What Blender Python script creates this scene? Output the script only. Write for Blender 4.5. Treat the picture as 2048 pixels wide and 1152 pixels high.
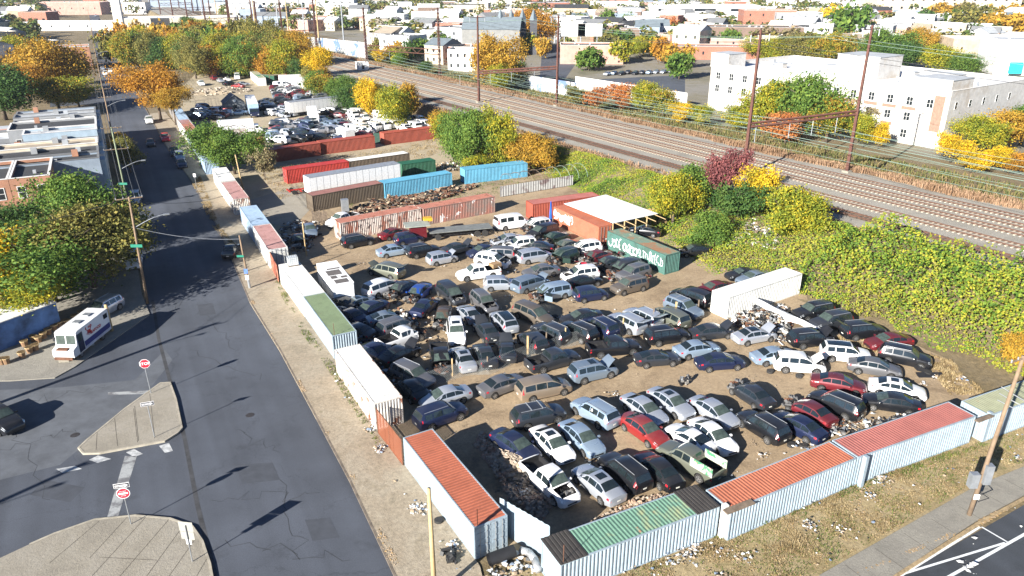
import bpy, bmesh, math, random
from mathutils import Vector, Matrix
from mathutils import noise as mnoise
R = math.radians
for o in list(bpy.data.objects): bpy.data.objects.remove(o)
scene = bpy.context.scene
COL = scene.collection

# ------------------------------------------------------------------ camera, sky, sun, exposure
CAM_H = 35.0
FPX = 1500.0                       # focal length in pixels of a 2048 px wide picture
PITCH = math.atan(631 / FPX)
cd = bpy.data.cameras.new('camera'); cam = bpy.data.objects.new('camera', cd); COL.objects.link(cam)
cd.sensor_width = 36; cd.lens = 36 * FPX / 2048
cd.clip_start = 0.5; cd.clip_end = 12000
cam.location = (0, 0, CAM_H); cam.rotation_euler = (R(90) - PITCH, 0, 0)
scene.camera = cam
SUN_EL, SUN_DIR = R(22.5), R(51)   # elevation; heading in which shadows fall
world = bpy.data.worlds.new('World'); scene.world = world; world.use_nodes = True
wn = world.node_tree; bg = wn.nodes['Background']
sky = wn.nodes.new('ShaderNodeTexSky'); sky.sky_type = 'NISHITA'; sky.sun_disc = False
sky.sun_elevation = SUN_EL; sky.sun_rotation = R(219); sky.air_density = 0.6; sky.dust_density = 0.2; sky.ozone_density = 4.0
wn.links.new(sky.outputs[0], bg.inputs[0]); bg.inputs[1].default_value = 0.05
sd = bpy.data.lights.new('sun', 'SUN'); sun = bpy.data.objects.new('sun', sd); COL.objects.link(sun)
sd.energy = 5.0; sd.angle = R(0.4); sd.color = (1.0, 0.95, 0.87)
sv = Vector((math.cos(SUN_DIR) * math.cos(SUN_EL), math.sin(SUN_DIR) * math.cos(SUN_EL), -math.sin(SUN_EL)))
sun.rotation_euler = sv.to_track_quat('-Z', 'Y').to_euler()
scene.view_settings.view_transform = 'Standard'; scene.view_settings.look = 'None'
scene.view_settings.exposure = 1.68; scene.view_settings.gamma = 1
scene.render.engine = 'CYCLES'
scene.cycles.max_bounces = 5; scene.cycles.diffuse_bounces = 3; scene.cycles.transparent_max_bounces = 6

# ------------------------------------------------------------------ helpers
def at(u, v, z=0.0):
    """world point at height z seen at a point of the survey picture (used to measure where things stand)"""
    x = (u - 1024) / FPX; y = -(v - 576) / FPX
    dy = math.cos(PITCH) + y * math.sin(PITCH); dz = -math.sin(PITCH) + y * math.cos(PITCH)
    t = (z - CAM_H) / dz
    return Vector((x * t, dy * t, z))
def tag(o, label=None, cat=None, group=None, kind=None):
    if label: o['label'] = label
    if cat: o['category'] = cat
    if group: o['group'] = group
    if kind: o['kind'] = kind
    return o
def empty(name, loc=(0, 0, 0), rz=0.0):
    o = bpy.data.objects.new(name, None); COL.objects.link(o); o.location = loc; o.rotation_euler = (0, 0, rz)
    o.empty_display_size = 0.2
    return o
def link(name, me, parent=None, loc=(0, 0, 0), rot=(0, 0, 0)):
    o = bpy.data.objects.new(name, me); COL.objects.link(o); o.parent = parent; o.location = loc; o.rotation_euler = rot
    return o
class MB:
    def __init__(s): s.v = []; s.f = []; s.m = []; s.cur = 0
    def add(s, vs, fs, M=None):
        n = len(s.v)
        s.v += [tuple(M @ Vector(p)) for p in vs] if M is not None else [tuple(p) for p in vs]
        s.f += [tuple(i + n for i in f) for f in fs]; s.m += [s.cur] * len(fs)
        return s
    def box(s, x0, y0, z0, x1, y1, z1, M=None):
        vs = [(x0,y0,z0),(x1,y0,z0),(x1,y1,z0),(x0,y1,z0),(x0,y0,z1),(x1,y0,z1),(x1,y1,z1),(x0,y1,z1)]
        return s.add(vs, [(0,3,2,1),(4,5,6,7),(0,1,5,4),(1,2,6,5),(2,3,7,6),(3,0,4,7)], M)
    def prism(s, pts, z0, z1, M=None):
        n = len(pts)
        a = sum(pts[i][0]*pts[(i+1)%n][1]-pts[(i+1)%n][0]*pts[i][1] for i in range(n))
        if a < 0: pts = pts[::-1]
        vs = [(p[0],p[1],z0) for p in pts] + [(p[0],p[1],z1) for p in pts]
        return s.add(vs, [tuple(range(n-1,-1,-1)), tuple(range(n,2*n))] + [(i,(i+1)%n,n+(i+1)%n,n+i) for i in range(n)], M)
    def sheet(s, pts, z):
        n = len(pts)
        a = sum(pts[i][0]*pts[(i+1)%n][1]-pts[(i+1)%n][0]*pts[i][1] for i in range(n))
        if a < 0: pts = pts[::-1]
        return s.add([(p[0],p[1],z) for p in pts], [tuple(range(n))])
    def tube(s, a, b, r0, r1=None, n=8, caps=True):
        a = Vector(a); b = Vector(b); r1 = r0 if r1 is None else r1
        d = (b - a).normalized(); u = d.cross(Vector((0,0,1)) if abs(d.z) < .9 else Vector((1,0,0))).normalized(); w = d.cross(u)
        vs = [a + (u*math.cos(t)+w*math.sin(t))*r0 for t in [2*math.pi*i/n for i in range(n)]] + \
             [b + (u*math.cos(t)+w*math.sin(t))*r1 for t in [2*math.pi*i/n for i in range(n)]]
        fs = [(i,n+i,n+(i+1)%n,(i+1)%n) for i in range(n)]
        if caps: fs += [tuple(range(n)), tuple(range(2*n-1,n-1,-1))]
        return s.add(vs, fs)
    def mesh(s, name, mats=(), smooth=False, angle=None):
        me = bpy.data.meshes.new(name); me.from_pydata(s.v, [], s.f)
        for m in mats: me.materials.append(m)
        me.polygons.foreach_set('material_index', s.m)
        if smooth:
            me.polygons.foreach_set('use_smooth', [True]*len(s.f))
            if angle: me.set_sharp_from_angle(angle=R(angle))
        me.update()
        return me
    def build(s, name, mats=(), parent=None, smooth=False, loc=(0,0,0), angle=None):
        if not isinstance(mats, (list, tuple)): mats = [mats]
        return link(name, s.mesh(name, mats, smooth, angle), parent, loc)

# ------------------------------------------------------------------ materials
MATS = {}
def newmat(name):
    m = bpy.data.materials.new(name); m.use_nodes = True; MATS[name] = m
    return m, m.node_tree.nodes, m.node_tree.links, m.node_tree.nodes['Principled BSDF']
def nz(N, L, scale, detail=4, rough=.6, coord='Object', dist=0, vscale=None, geo=False):
    if geo:
        g = N.new('ShaderNodeNewGeometry'); src = g.outputs['Position']
    else:
        c = N.new('ShaderNodeTexCoord'); src = c.outputs[coord]
    if vscale:
        mp = N.new('ShaderNodeMapping'); mp.inputs['Scale'].default_value = vscale[:3]
        if len(vscale) > 3: mp.inputs['Rotation'].default_value = (0, 0, vscale[3])
        L.new(src, mp.inputs[0]); src = mp.outputs[0]
    n = N.new('ShaderNodeTexNoise'); n.inputs['Scale'].default_value = scale; n.inputs['Detail'].default_value = detail
    n.inputs['Roughness'].default_value = rough; n.inputs['Distortion'].default_value = dist
    L.new(src, n.inputs['Vector'])
    return n.outputs['Fac']
def ramp(N, L, fac, stops, interp='LINEAR'):
    r = N.new('ShaderNodeValToRGB'); r.color_ramp.interpolation = interp
    e = r.color_ramp.elements
    while len(e) < len(stops): e.new(0.5)
    for el, (p, c) in zip(e, stops):
        el.position = p; el.color = (*c, 1) if len(c) == 3 else c
    L.new(fac, r.inputs[0]); return r.outputs[0]
def mixc(N, L, fac, a, b, mode='MIX'):
    m = N.new('ShaderNodeMix'); m.data_type = 'RGBA'; m.blend_type = mode
    for sock, val in ((m.inputs[0], fac), (m.inputs[6], a), (m.inputs[7], b)):
        if isinstance(val, bpy.types.NodeSocket): L.new(val, sock)
        elif isinstance(val, (int, float)): sock.default_value = val
        else: sock.default_value = (*val, 1)
    return m.outputs[2]
def bump(N, L, P, h, strength=.4, dist=.05):
    b = N.new('ShaderNodeBump'); b.inputs['Strength'].default_value = strength; b.inputs['Distance'].default_value = dist
    L.new(h, b.inputs['Height']); L.new(b.outputs[0], P.inputs['Normal'])
def plain(name, c, rough=.6, metal=0, var=.25, scale=1.5, coat=0, geo=False, bmp=0):
    if name in MATS: return MATS[name]
    m, N, L, P = newmat(name)
    if var:
        d = tuple(x*(1-var) for x in c); u = tuple(min(1, x*(1+var*.6)) for x in c)
        L.new(ramp(N, L, nz(N, L, scale, 5, .65, geo=geo), [(.3, d), (.7, u)]), P.inputs['Base Color'])
    else: P.inputs['Base Color'].default_value = (*c, 1)
    P.inputs['Roughness'].default_value = rough; P.inputs['Metallic'].default_value = metal
    if coat: P.inputs['Coat Weight'].default_value = coat; P.inputs['Coat Roughness'].default_value = .08
    if bmp: bump(N, L, P, nz(N, L, scale*6, 4, .6, geo=geo), bmp, .05)
    return m
def patchy(name, c1, c2, lo=.48, hi=.6, scale=.6, rough=.7, c3=None, s3=3.0, t3=(.6,.7), vscale=None, geo=False, metal=0, bmp=0, dist=.4):
    """one colour broken by worn patches of another"""
    if name in MATS: return MATS[name]
    m, N, L, P = newmat(name)
    f = ramp(N, L, nz(N, L, scale, 6, .65, geo=geo, vscale=vscale, dist=dist), [(lo, (0,0,0)), (hi, (1,1,1))])
    fine = ramp(N, L, nz(N, L, scale*9, 3, .6, geo=geo), [(.25, tuple(x*.8 for x in c1)), (.75, tuple(min(1,x*1.12) for x in c1))])
    c = mixc(N, L, f, fine, c2)
    if c3:
        g = ramp(N, L, nz(N, L, s3, 5, .7, geo=geo, dist=.3), [(t3[0], (0,0,0)), (t3[1], (1,1,1))])
        c = mixc(N, L, g, c, c3)
    L.new(c, P.inputs['Base Color']); P.inputs['Roughness'].default_value = rough; P.inputs['Metallic'].default_value = metal
    if bmp: bump(N, L, P, nz(N, L, scale*12, 4, .7, geo=geo), bmp, .06)
    return m
M_black = plain('black_plastic', (.015,.015,.017), .55)
M_dark = plain('dark_interior', (.012,.012,.014), .9)
M_tyre = plain('tyre_rubber', (.022,.021,.02), .85)
M_rim = plain('wheel_rim_alloy', (.42,.43,.44), .35, .8, .2)
M_glass = plain('car_glass', (.012,.018,.02), .06, 0, .3, 3, coat=.4)
M_glass.node_tree.nodes['Principled BSDF'].inputs['Specular IOR Level'].default_value = .8
M_wshield = plain('windshield_glass', (.055,.075,.065), .1, 0, .5, 2.5, coat=.5)
M_head = plain('headlight_lens', (.55,.58,.6), .15, .3)
M_tail = plain('tail_lamp_red', (.38,.012,.02), .2)
M_steel = plain('galvanised_steel', (.36,.38,.4), .45, .6)
M_rail_steel = plain('light_trim', (.5,.52,.54), .35, .6)
M_greywood = plain('weathered_wood', (.16,.12,.085), .9, 0, .4, 3)
M_plate = plain('plate_white', (.6,.6,.55), .5)
# ------------------------------------------------------------------ the ground, the railway embankment, streets
RD = Vector((-.559, .829)); RN = Vector((.829, .559))      # along the railway, across it
def bend(s): return 22*((min(s,1000)-280)/320)**1.4 if s > 280 else 0
def st(s, t, z=0): t += bend(s); return Vector((RD.x*s+RN.x*t, RD.y*s+RN.y*t, z))
def s_t(p): s = p[0]*RD.x+p[1]*RD.y; return (s, p[0]*RN.x+p[1]*RN.y-bend(s))
RAIL_Z = 3.5
FOOT = [(-300,72),(58,72),(73,76.5),(101,83),(122,86.5),(200,88),(2000,88)]
def lerp_tab(T, x):
    for a, b in zip(T, T[1:]):
        if x <= b[0]: return a[1]+(b[1]-a[1])*max(0, (x-a[0])/(b[0]-a[0]))
    return T[-1][1]
def sm(x): x = max(0, min(1, x)); return x*x*(3-2*x)
def height(x, y):
    s, t = s_t((x, y)); f = lerp_tab(FOOT, s)
    if t < f or t > 133: z = 0
    elif t < 91.5: z = RAIL_Z*sm((t-f)/(91.5-f))
    elif t < 119.5: z = RAIL_Z
    else: z = RAIL_Z*(1-sm((t-119.5)/13.5))
    d = math.hypot(x, y)
    if d > 1500: z += (d-1500)*.012
    if 0 < z < RAIL_Z or (f-1 < t < 92): z += mnoise.noise((x*.3, y*.3, 0))*.18*(1 if z > .02 else 0)
    return z
def ground_mat():
    m, N, L, P = newmat('ground_dry_grass')
    a = ramp(N, L, nz(N, L, .12, 8, .7, geo=True), [(.3,(.085,.085,.03)),(.45,(.17,.13,.07)),(.6,(.2,.16,.1)),(.75,(.12,.1,.055))])
    b = ramp(N, L, nz(N, L, 2.4, 6, .75, geo=True), [(.3,(.45,.45,.42)),(.7,(1.25,1.2,1.1))])
    L.new(mixc(N, L, 1.0, a, b, 'MULTIPLY'), P.inputs['Base Color']); P.inputs['Roughness'].default_value = .95
    bump(N, L, P, nz(N, L, 5, 6, .75, geo=True), .7, .12); return m
M_ground = ground_mat()
def build_terrain():
    ss = [-400,-200,-100,-40] + list(range(0, 380, 3)) + [400,450,500,600,700,850,1000,1300,1700,2300,3500,6000]
    tt = [-4500,-3000,-2000,-1200,-800,-500,-350,-250,-180,-120,-80,-40,-20,0,20,40,55] + [65+i*1.0 for i in range(0,73)] + [145,160,200,260,350,500,800,1200,2000,3000,4500]
    mb = MB(); n = len(tt)
    for s in ss:
        for t in tt:
            p = st(s, t); mb.v.append((p.x, p.y, height(p.x, p.y)))
    for i in range(len(ss)-1):
        for j in range(n-1):
            k = i*n+j; mb.f.append((k, k+n, k+n+1, k+1)[::-1]); mb.m.append(0)
    o = mb.build('ground', M_ground, smooth=True); tag(o, kind='structure')
build_terrain()
def asphalt(name, c, crack=.5, tint=(.6,1.3)):
    m, N, L, P = newmat(name)
    f = ramp(N, L, nz(N, L, .09, 6, .6, geo=True, vscale=(1,1,1,0)), [(.3, tuple(x*.72 for x in c)), (.5, c), (.72, tuple(x*1.3 for x in c))])
    g = ramp(N, L, nz(N, L, 14, 3, .8, geo=True), [(.3,(.75,.75,.75)),(.7,(1.2,1.2,1.2))])
    c1 = mixc(N, L, 1.0, f, g, 'MULTIPLY')
    gg = N.new('ShaderNodeNewGeometry')
    mp = N.new('ShaderNodeMapping'); mp.inputs['Rotation'].default_value = (0,0,R(-27.7))
    L.new(gg.outputs['Position'], mp.inputs[0]); mp2 = N.new('ShaderNodeMapping'); mp2.inputs['Scale'].default_value = (.55,.012,1)
    L.new(mp.outputs[0], mp2.inputs[0]); wn_ = N.new('ShaderNodeTexNoise'); wn_.inputs['Scale'].default_value = 1; wn_.inputs['Detail'].default_value = 2; L.new(mp2.outputs[0], wn_.inputs['Vector'])
    ww = ramp(N, L, wn_.outputs['Fac'], [(.35,(.86,.86,.86)),(.62,(1.1,1.1,1.1))])
    c2 = mixc(N, L, 1.0, c1, ww, 'MULTIPLY')
    v = N.new('ShaderNodeTexVoronoi'); v.feature = 'DISTANCE_TO_EDGE'; v.inputs['Scale'].default_value = .1
    nd = N.new('ShaderNodeTexNoise'); nd.inputs['Scale'].default_value = .8; nd.inputs['Detail'].default_value = 5
    L.new(gg.outputs['Position'], nd.inputs['Vector'])
    mv = N.new('ShaderNodeVectorMath'); mv.operation = 'MULTIPLY_ADD'; L.new(nd.outputs['Color'], mv.inputs[0]); mv.inputs[1].default_value = (2.2,2.2,0); L.new(gg.outputs['Position'], mv.inputs[2])
    L.new(mv.outputs[0], v.inputs['Vector'])
    cr = ramp(N, L, v.outputs['Distance'], [(.0,(crack,crack,crack)),(.003,(1,1,1))])
    c3 = mixc(N, L, 1.0, c2, cr, 'MULTIPLY')
    st_ = ramp(N, L, nz(N, L, .45, 6, .75, geo=True), [(.56,(1,1,1)),(.7,(.55,.54,.52))])
    L.new(mixc(N, L, .6, c3, st_, 'MULTIPLY'), P.inputs['Base Color']); P.inputs['Roughness'].default_value = .85
    bump(N, L, P, nz(N, L, 30, 3, .8, geo=True), .3, .02); return m
M_asph = asphalt('asphalt_street', (.06,.068,.085), .75); M_asph2 = asphalt('asphalt_avenue', (.042,.048,.058), .7)
def dirt_mat(name, cols, sc=.18, grit=(.7,1.3), gs=3.2, weeds=None, pale=None):
    m, N, L, P = newmat(name)
    a = ramp(N, L, nz(N, L, sc, 8, .68, geo=True, dist=.6), list(zip((.3,.45,.58,.72), cols)))
    b = ramp(N, L, nz(N, L, gs, 6, .8, geo=True), [(.3,(grit[0],)*3),(.7,(grit[1],)*3)])
    c = mixc(N, L, 1.0, a, b, 'MULTIPLY')
    if weeds:
        w = ramp(N, L, nz(N, L, .35, 8, .8, geo=True), [(weeds[1],(0,0,0)),(weeds[1]+.06,(1,1,1))]); c = mixc(N, L, w, c, weeds[0])
    if pale:
        w = ramp(N, L, nz(N, L, 1.7, 8, .85, geo=True), [(pale[1],(0,0,0)),(pale[1]+.03,(1,1,1))]); c = mixc(N, L, w, c, pale[0])
    L.new(c, P.inputs['Base Color']); P.inputs['Roughness'].default_value = .95
    bump(N, L, P, nz(N, L, 6, 6, .8, geo=True), .6, .08); return m
M_yard = dirt_mat('yard_dirt', [(.16,.112,.066),(.26,.19,.115),(.32,.24,.15),(.2,.145,.09)], pale=((.4,.36,.3),.68), weeds=((.11,.08,.05),.6))
M_verge = dirt_mat('verge_dirt', [(.2,.17,.12),(.28,.23,.165),(.3,.255,.19),(.22,.18,.12)], .25, weeds=((.13,.125,.05),.62), pale=((.42,.4,.36),.7))
M_drygrass = dirt_mat('dry_lawn', [(.13,.115,.045),(.26,.2,.1),(.3,.235,.13),(.17,.13,.06)], .5, (.6,1.35), 5, weeds=((.075,.09,.02),.6), pale=((.45,.4,.32),.7))
M_slab = dirt_mat('concrete_slab', [(.2,.18,.145),(.245,.22,.175),(.27,.245,.2),(.215,.19,.155)], .3, (.85,1.1))
M_walk = dirt_mat('sidewalk_concrete', [(.17,.16,.135),(.21,.195,.165),(.235,.22,.185),(.18,.165,.14)], .3, (.85,1.12))
M_ballast = dirt_mat('ballast_stone', [(.2,.18,.15),(.26,.24,.2),(.29,.27,.23),(.22,.19,.15)], .12, (.55,1.4), 9)
M_tan = dirt_mat('far_lot_dirt', [(.22,.18,.11),(.3,.25,.165),(.34,.28,.19),(.25,.2,.13)], .15, weeds=((.16,.16,.06),.62))
M_joint = plain('joint_dark', (.07,.06,.045), .95)
M_kerb = plain('kerb_concrete', (.32,.29,.23), .85, 0, .35, 1.5, geo=True)
def poly(name, pts, z, m, world_pts=False):
    P = [(p[0], p[1]) for p in (pts if world_pts else [at(*q) for q in pts])]
    o = MB().sheet(P, z).build(name, m); tag(o, kind='structure'); return o
def slab(name, pts, z1, m, world_pts=False, z0=-.05):
    P = [(p[0], p[1]) for p in (pts if world_pts else [at(*q) for q in pts])]
    o = MB().prism(P, z0, z1).build(name, m); tag(o, kind='structure'); return o
# main street and the junction area on the left: one asphalt sheet
kerbR = [(845,1240),(790,1152),(700,962),(620,812),(560,700),(500,603),(440,462),(385,365),(330,290),(296,226),(270,180),(240,130),(218,92),(203,50),(193,10)]
streetL = [(176,10),(181,50),(190,100),(205,200),(230,300),(255,400),(285,560),(295,600)]
poly('street', [(-900,1300)] + [(900,1300)] + kerbR[1:] + streetL + [(270,600),(60,650),(-300,740),(-900,900)], .008, M_asph)
poly('avenue', [(1690,1222),(1800,1152),(2048,1010),(2500,800),(3200,900),(2600,1500),(1500,1500)], .008, M_asph2)
# asphalt joint between the two halves of the street
def strip_line(name, pts, w, z, m, wp=False):
    P = [Vector(p[:2]) for p in (pts if wp else [at(*q) for q in pts])]; mb = MB(); L_, R_ = [], []
    for i, p in enumerate(P):
        d = (P[min(i+1,len(P)-1)]-P[max(i-1,0)]).normalized(); n = Vector((-d.y, d.x))*w/2; L_.append(p+n); R_.append(p-n)
    k = len(P); mb.v = [(q.x,q.y,z) for q in L_+R_]; mb.f = [(i+1, i, k+i, k+i+1)[::-1] for i in range(k-1)]; mb.m = [0]*(k-1)
    f = mb.f[0]; a, b, c = [Vector(mb.v[i]) for i in f[:3]]
    if (b-a).cross(c-a).z < 0: mb.f = [f[::-1] for f in mb.f]
    o = mb.build(name, m); tag(o, kind='structure'); return o
strip_line('street_seam', [(430,1152),(395,1010),(370,880),(345,780),(318,680),(305,600)], .32, .012, plain('tar_seam', (.045,.046,.05), .9, 0, .5, 1, geo=True))
M_mark = plain('road_paint_worn', (.42,.43,.43), .7, 0, .5, 3, geo=True)
M_mark2 = patchy('road_paint_faded', (.3,.31,.31), (.12,.12,.125), .45, .6, .9, .8, geo=True)
M_mark3 = plain('road_paint', (.62,.64,.65), .7, 0, .25, 3, geo=True)
def kerb(name, pts, w=.18, h=.13, m=None, closed=False, wp=False):
    P = [Vector(p[:2]) for p in (pts if wp else [at(*q) for q in pts])]; mb = MB(); k = len(P); A = []
    for i, p in enumerate(P):
        a = P[(i-1)%k] if closed else P[max(i-1,0)]; b = P[(i+1)%k] if closed else P[min(i+1,k-1)]
        d = (b-a).normalized(); n = Vector((-d.y, d.x))*w/2
        A.append([(p.x+n.x,p.y+n.y,-.05),(p.x+n.x,p.y+n.y,h),(p.x-n.x,p.y-n.y,h),(p.x-n.x,p.y-n.y,-.05)])
    for a in A: mb.v += a
    for i in range(k if closed else k-1):
        j = (i+1)%k
        for q in range(3): mb.f.append((i*4+q, j*4+q, j*4+q+1, i*4+q+1)); mb.m.append(0)
    o = mb.build(name, m or M_kerb); tag(o, kind='structure'); return o
# verge between street and container row, yard, far lots
slab('street_verge', [(792,1156),(700,966),(620,816),(560,704),(500,607),(442,465),(388,368),(333,292),(299,228),(330,224),(420,330),(500,450),(560,540),(670,700),(810,880),(960,1135),(985,1240),(850,1240)], .09, M_verge)
kerb('street_kerb', kerbR[:11], .16, .1, plain('kerb_stained', (.16,.13,.1), .9, 0, .5, 1.2, geo=True))
poly('yard_ground', [(560,500),(640,380),(700,330),(960,330),(1150,340),(1300,440),(1500,520),(1720,640),(1900,720),(1960,790),(1420,1010),(1080,1130),(960,1100),(810,880),(660,690),(520,470)], .006, M_yard)
poly('far_lot_ground', [(420,330),(560,500),(700,330),(1080,330),(905,262),(860,215),(700,160),(560,125),(400,140),(330,205),(350,250)], .004, M_tan)
poly('concrete_apron', [(500,400),(592,372),(640,398),(600,440),(560,452),(520,440)], .012, M_slab)
slab('grass_verge', [(985,1152),(1440,1035),(1985,850),(2048,830),(2300,740),(2300,860),(2048,935),(1950,975),(1640,1152),(1560,1230),(950,1250)], .07, M_drygrass)
slab('sidewalk', [(1560,1230),(1640,1152),(1950,975),(2048,935),(2300,850),(2300,900),(2048,992),(1950,1045),(1790,1152),(1690,1225)], .12, M_walk)
kerb('avenue_kerb', [(1700,1218),(1795,1152),(1955,1049),(2052,996),(2300,905)], .2, .14, plain('kerb_leafy', (.3,.22,.12), .9, 0, .5, 4, geo=True))
# sidewalk joints
mb = MB(); A0, A1 = at(1640,1152), at(2048,935); B0, B1 = at(1790,1152), at(2048,992)
for i in range(12):
    f = -.3 + i*.13; a = A0.lerp(A1, f); d = (A1-A0).normalized(); n = Vector((d.y, -d.x, 0))
    p, q = a + n*.2, a + n*2.6
    mb.add([(p.x,p.y,.124),(q.x,q.y,.124),(q.x+d.x*.03,q.y+d.y*.03,.124),(p.x+d.x*.03,p.y+d.y*.03,.124)], [(0,1,2,3)])
tag(mb.build('sidewalk_joints', M_joint), kind='structure')
# markings on the avenue
def mk(name, a, b, w, m=M_mark3, z=.013): strip_line(name, [a, b], w, z, m)
mk('avenue_marking', (1960,1054),(1740,1190), .16); mk('avenue_marking', (1963,1054),(2016,1085), .12, z=.014)
mk('avenue_marking', (2100,1040),(1860,1175), .2, z=.015); mk('avenue_marking', (2010,1086),(1750,1165), .16, z=.017)
# traffic island and bottom corner slab
isl = [(322,768),(340,767),(352,800),(364,858),(355,868),(330,884),(200,908),(168,909),(158,898),(175,882),(250,820)]
slab('traffic_island', isl, .15, M_slab); kerb('island_kerb', isl, .16, .165, closed=True)
cor = [(60,1092),(110,1070),(190,1042),(270,1034),(340,1040),(385,1056),(405,1085),(420,1130),(440,1240),(-150,1260),(-150,1190)]
slab('corner_slab', cor, .15, M_slab); kerb('corner_kerb', cor[:9], .16, .165)
mb = MB()
def joint(a, b, w=.035, z=.155):
    p, q = at(*a), at(*b); d = (q-p).normalized(); n = Vector((-d.y,d.x,0))*w/2
    mb.add([(p.x-n.x,p.y-n.y,z),(q.x-n.x,q.y-n.y,z),(q.x+n.x,q.y+n.y,z),(p.x+n.x,p.y+n.y,z)], [(0,1,2,3)])
for a, b in [((268,820),(276,888)),((230,840),(236,895)),((300,790),(310,880)),((270,815),(278,885)),((195,868),(193,903)),
    ((255,1038),(180,1120)),((292,1038),(185,1156)),((338,1043),(234,1164)),((360,1065),(284,1170)),((391,1082),(322,1180)),((200,1118),(314,1124)),((200,1045),(100,1130)),((415,1120),(380,1180))]: joint(a, b)
tag(mb.build('slab_joints', M_joint), kind='structure')
# faded zebra and stop line by the island
for q in ([(112,938),(150,932),(164,938),(125,946)], [(178,920),(196,911),(222,918),(195,926)], [(252,905),(268,898),(286,908),(268,914)], [(318,892),(338,886),(346,902),(330,906)],
          [(216,785),(298,781),(296,788),(216,790)], [(250,912),(274,912),(236,1034),(214,1036)]): poly('street_marking', q, .0125, M_mark2 if q[0][0] in (216,250) else M_mark)
# left sidewalk corner with the food truck, lot beyond
slab('corner_lot', [(-300,765),(20,763),(110,757),(150,735),(200,700),(300,630),(284,590),(270,500),(100,560),(-300,640)], .1, M_walk)
# side street far left, cross street far up
poly('cross_street', [(100,196),(250,193),(255,204),(100,214)], .011, M_asph)
# ballast plateau
def spoly(name, pts, z, m):
    return poly(name, [st(*p) for p in pts], z, m, True)
bal = MB(); ssb = list(range(-60, 420, 12)) + [460,520,600,800,1000,1500]
for s in ssb:
    for t in (91.6+.8*math.sin(s*.13), 119.3+.5*math.sin(s*.09)):
        p = st(s, t); bal.v.append((p.x, p.y, RAIL_Z+.02))
bal.f = [(2*i, 2*i+1, 2*i+3, 2*i+2) for i in range(len(ssb)-1)]; bal.m = [0]*len(bal.f)
tag(bal.build('railway_ballast', M_ballast), kind='structure')
M_railtop = plain('rail_rust', (.13,.07,.05), .5, .4, .3, 2)
M_sleeper = plain('sleeper_concrete', (.46,.39,.3), .9, 0, .2, 2); M_sleeperw = plain('sleeper_timber', (.1,.075,.055), .95, 0, .4, 2)
M_stain = plain('rust_stained_ballast', (.17,.11,.075), .95, 0, .4, .6, geo=True)
TRACKS = [('S',96.5,'old siding track on dark timber sleepers, nearest to the overgrown slope'),('M',101.6,'concrete-sleeper track next to the old timber siding'),
          ('M',107.0,'second concrete-sleeper track counted from the timber siding'),('M',110.7,'third concrete-sleeper track counted from the timber siding'),('M',114.6,'railway track nearest the tall pink grass bank')]
sleeper_me = {k: MB().box(-.12,-1.3,0,.12,1.3,.09).mesh('sleeper', [m]) for k, m in (('M',M_sleeper),('S',M_sleeperw))}
SL = [-60,0,80,160,200,235,280,330,380,440,510,600,720,860,1000]
for kd, t0, lab in TRACKS:
    root = empty('railway_track', st(0, t0, RAIL_Z)); tag(root, lab, 'railway track', 'railway tracks on the embankment'); o0 = root.location
    for sg in (-.72, .72):
        mb = MB(); sl = SL if kd == 'M' else SL[:6]
        for a_, b_ in zip(sl, sl[1:]):
            p, q = st(a_, t0+sg, RAIL_Z)-o0, st(b_, t0+sg, RAIL_Z)-o0; n = RN*.04
            mb.add([(p.x-n.x,p.y-n.y,.24),(q.x-n.x,q.y-n.y,.24),(q.x+n.x,q.y+n.y,.24),(p.x+n.x,p.y+n.y,.24),(p.x-n.x,p.y-n.y,.03),(q.x-n.x,q.y-n.y,.03),(q.x+n.x,q.y+n.y,.03),(p.x+n.x,p.y+n.y,.03)], [(0,3,2,1),(0,1,5,4),(2,3,7,6)])
        mb.build('rail', M_railtop, root)
        mb = MB()
        for s0_, s1_ in zip(sl, sl[1:]):
            a, b = sg-.28, sg+.28
            p0,p1,p2,p3 = [st(s_, t0+t_, 0)-Vector((o0.x,o0.y,0)) for s_, t_ in ((s0_,a),(s1_,a),(s1_,b),(s0_,b))]
            mb.add([(v.x,v.y,.1) for v in (p0,p1,p2,p3)], [(0,3,2,1)])
        if kd == 'M': mb.build('rust_stain', M_stain, root)
    if kd == 'S':
        p0,p1,p2,p3 = [st(s_, t0+t_, 0)-Vector((o0.x,o0.y,0)) for s_, t_ in ((-60,-1.2),(235,-1.2),(235,1.2),(-60,1.2))]
        MB().add([(v.x,v.y,.05) for v in (p0,p1,p2,p3)], [(0,3,2,1)]).build('stained_bed', M_stain, root)
    rest = MB(); ang = math.atan2(RD.y, RD.x); pitch = .72
    for i in range(520):
        s = 15 + i*pitch if i < 200 else 15 + 200*pitch + (i-200)*pitch
        if kd == 'S' and (i % 9 == 4 or s > 235): continue
        p = st(s, t0) - Vector((o0.x, o0.y, 0))
        if 20 <= i < 120: link('sleeper', sleeper_me[kd], root, (p.x, p.y, .03), (0,0,ang))
        else: rest.box(-.12,-1.3,0,.12,1.3,.09, Matrix.Translation((p.x,p.y,.03)) @ Matrix.Rotation(ang, 4, 'Z'))
    tag(rest.build('far_sleepers', M_sleeper if kd == 'M' else M_sleeperw, root), kind='stuff')

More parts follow.
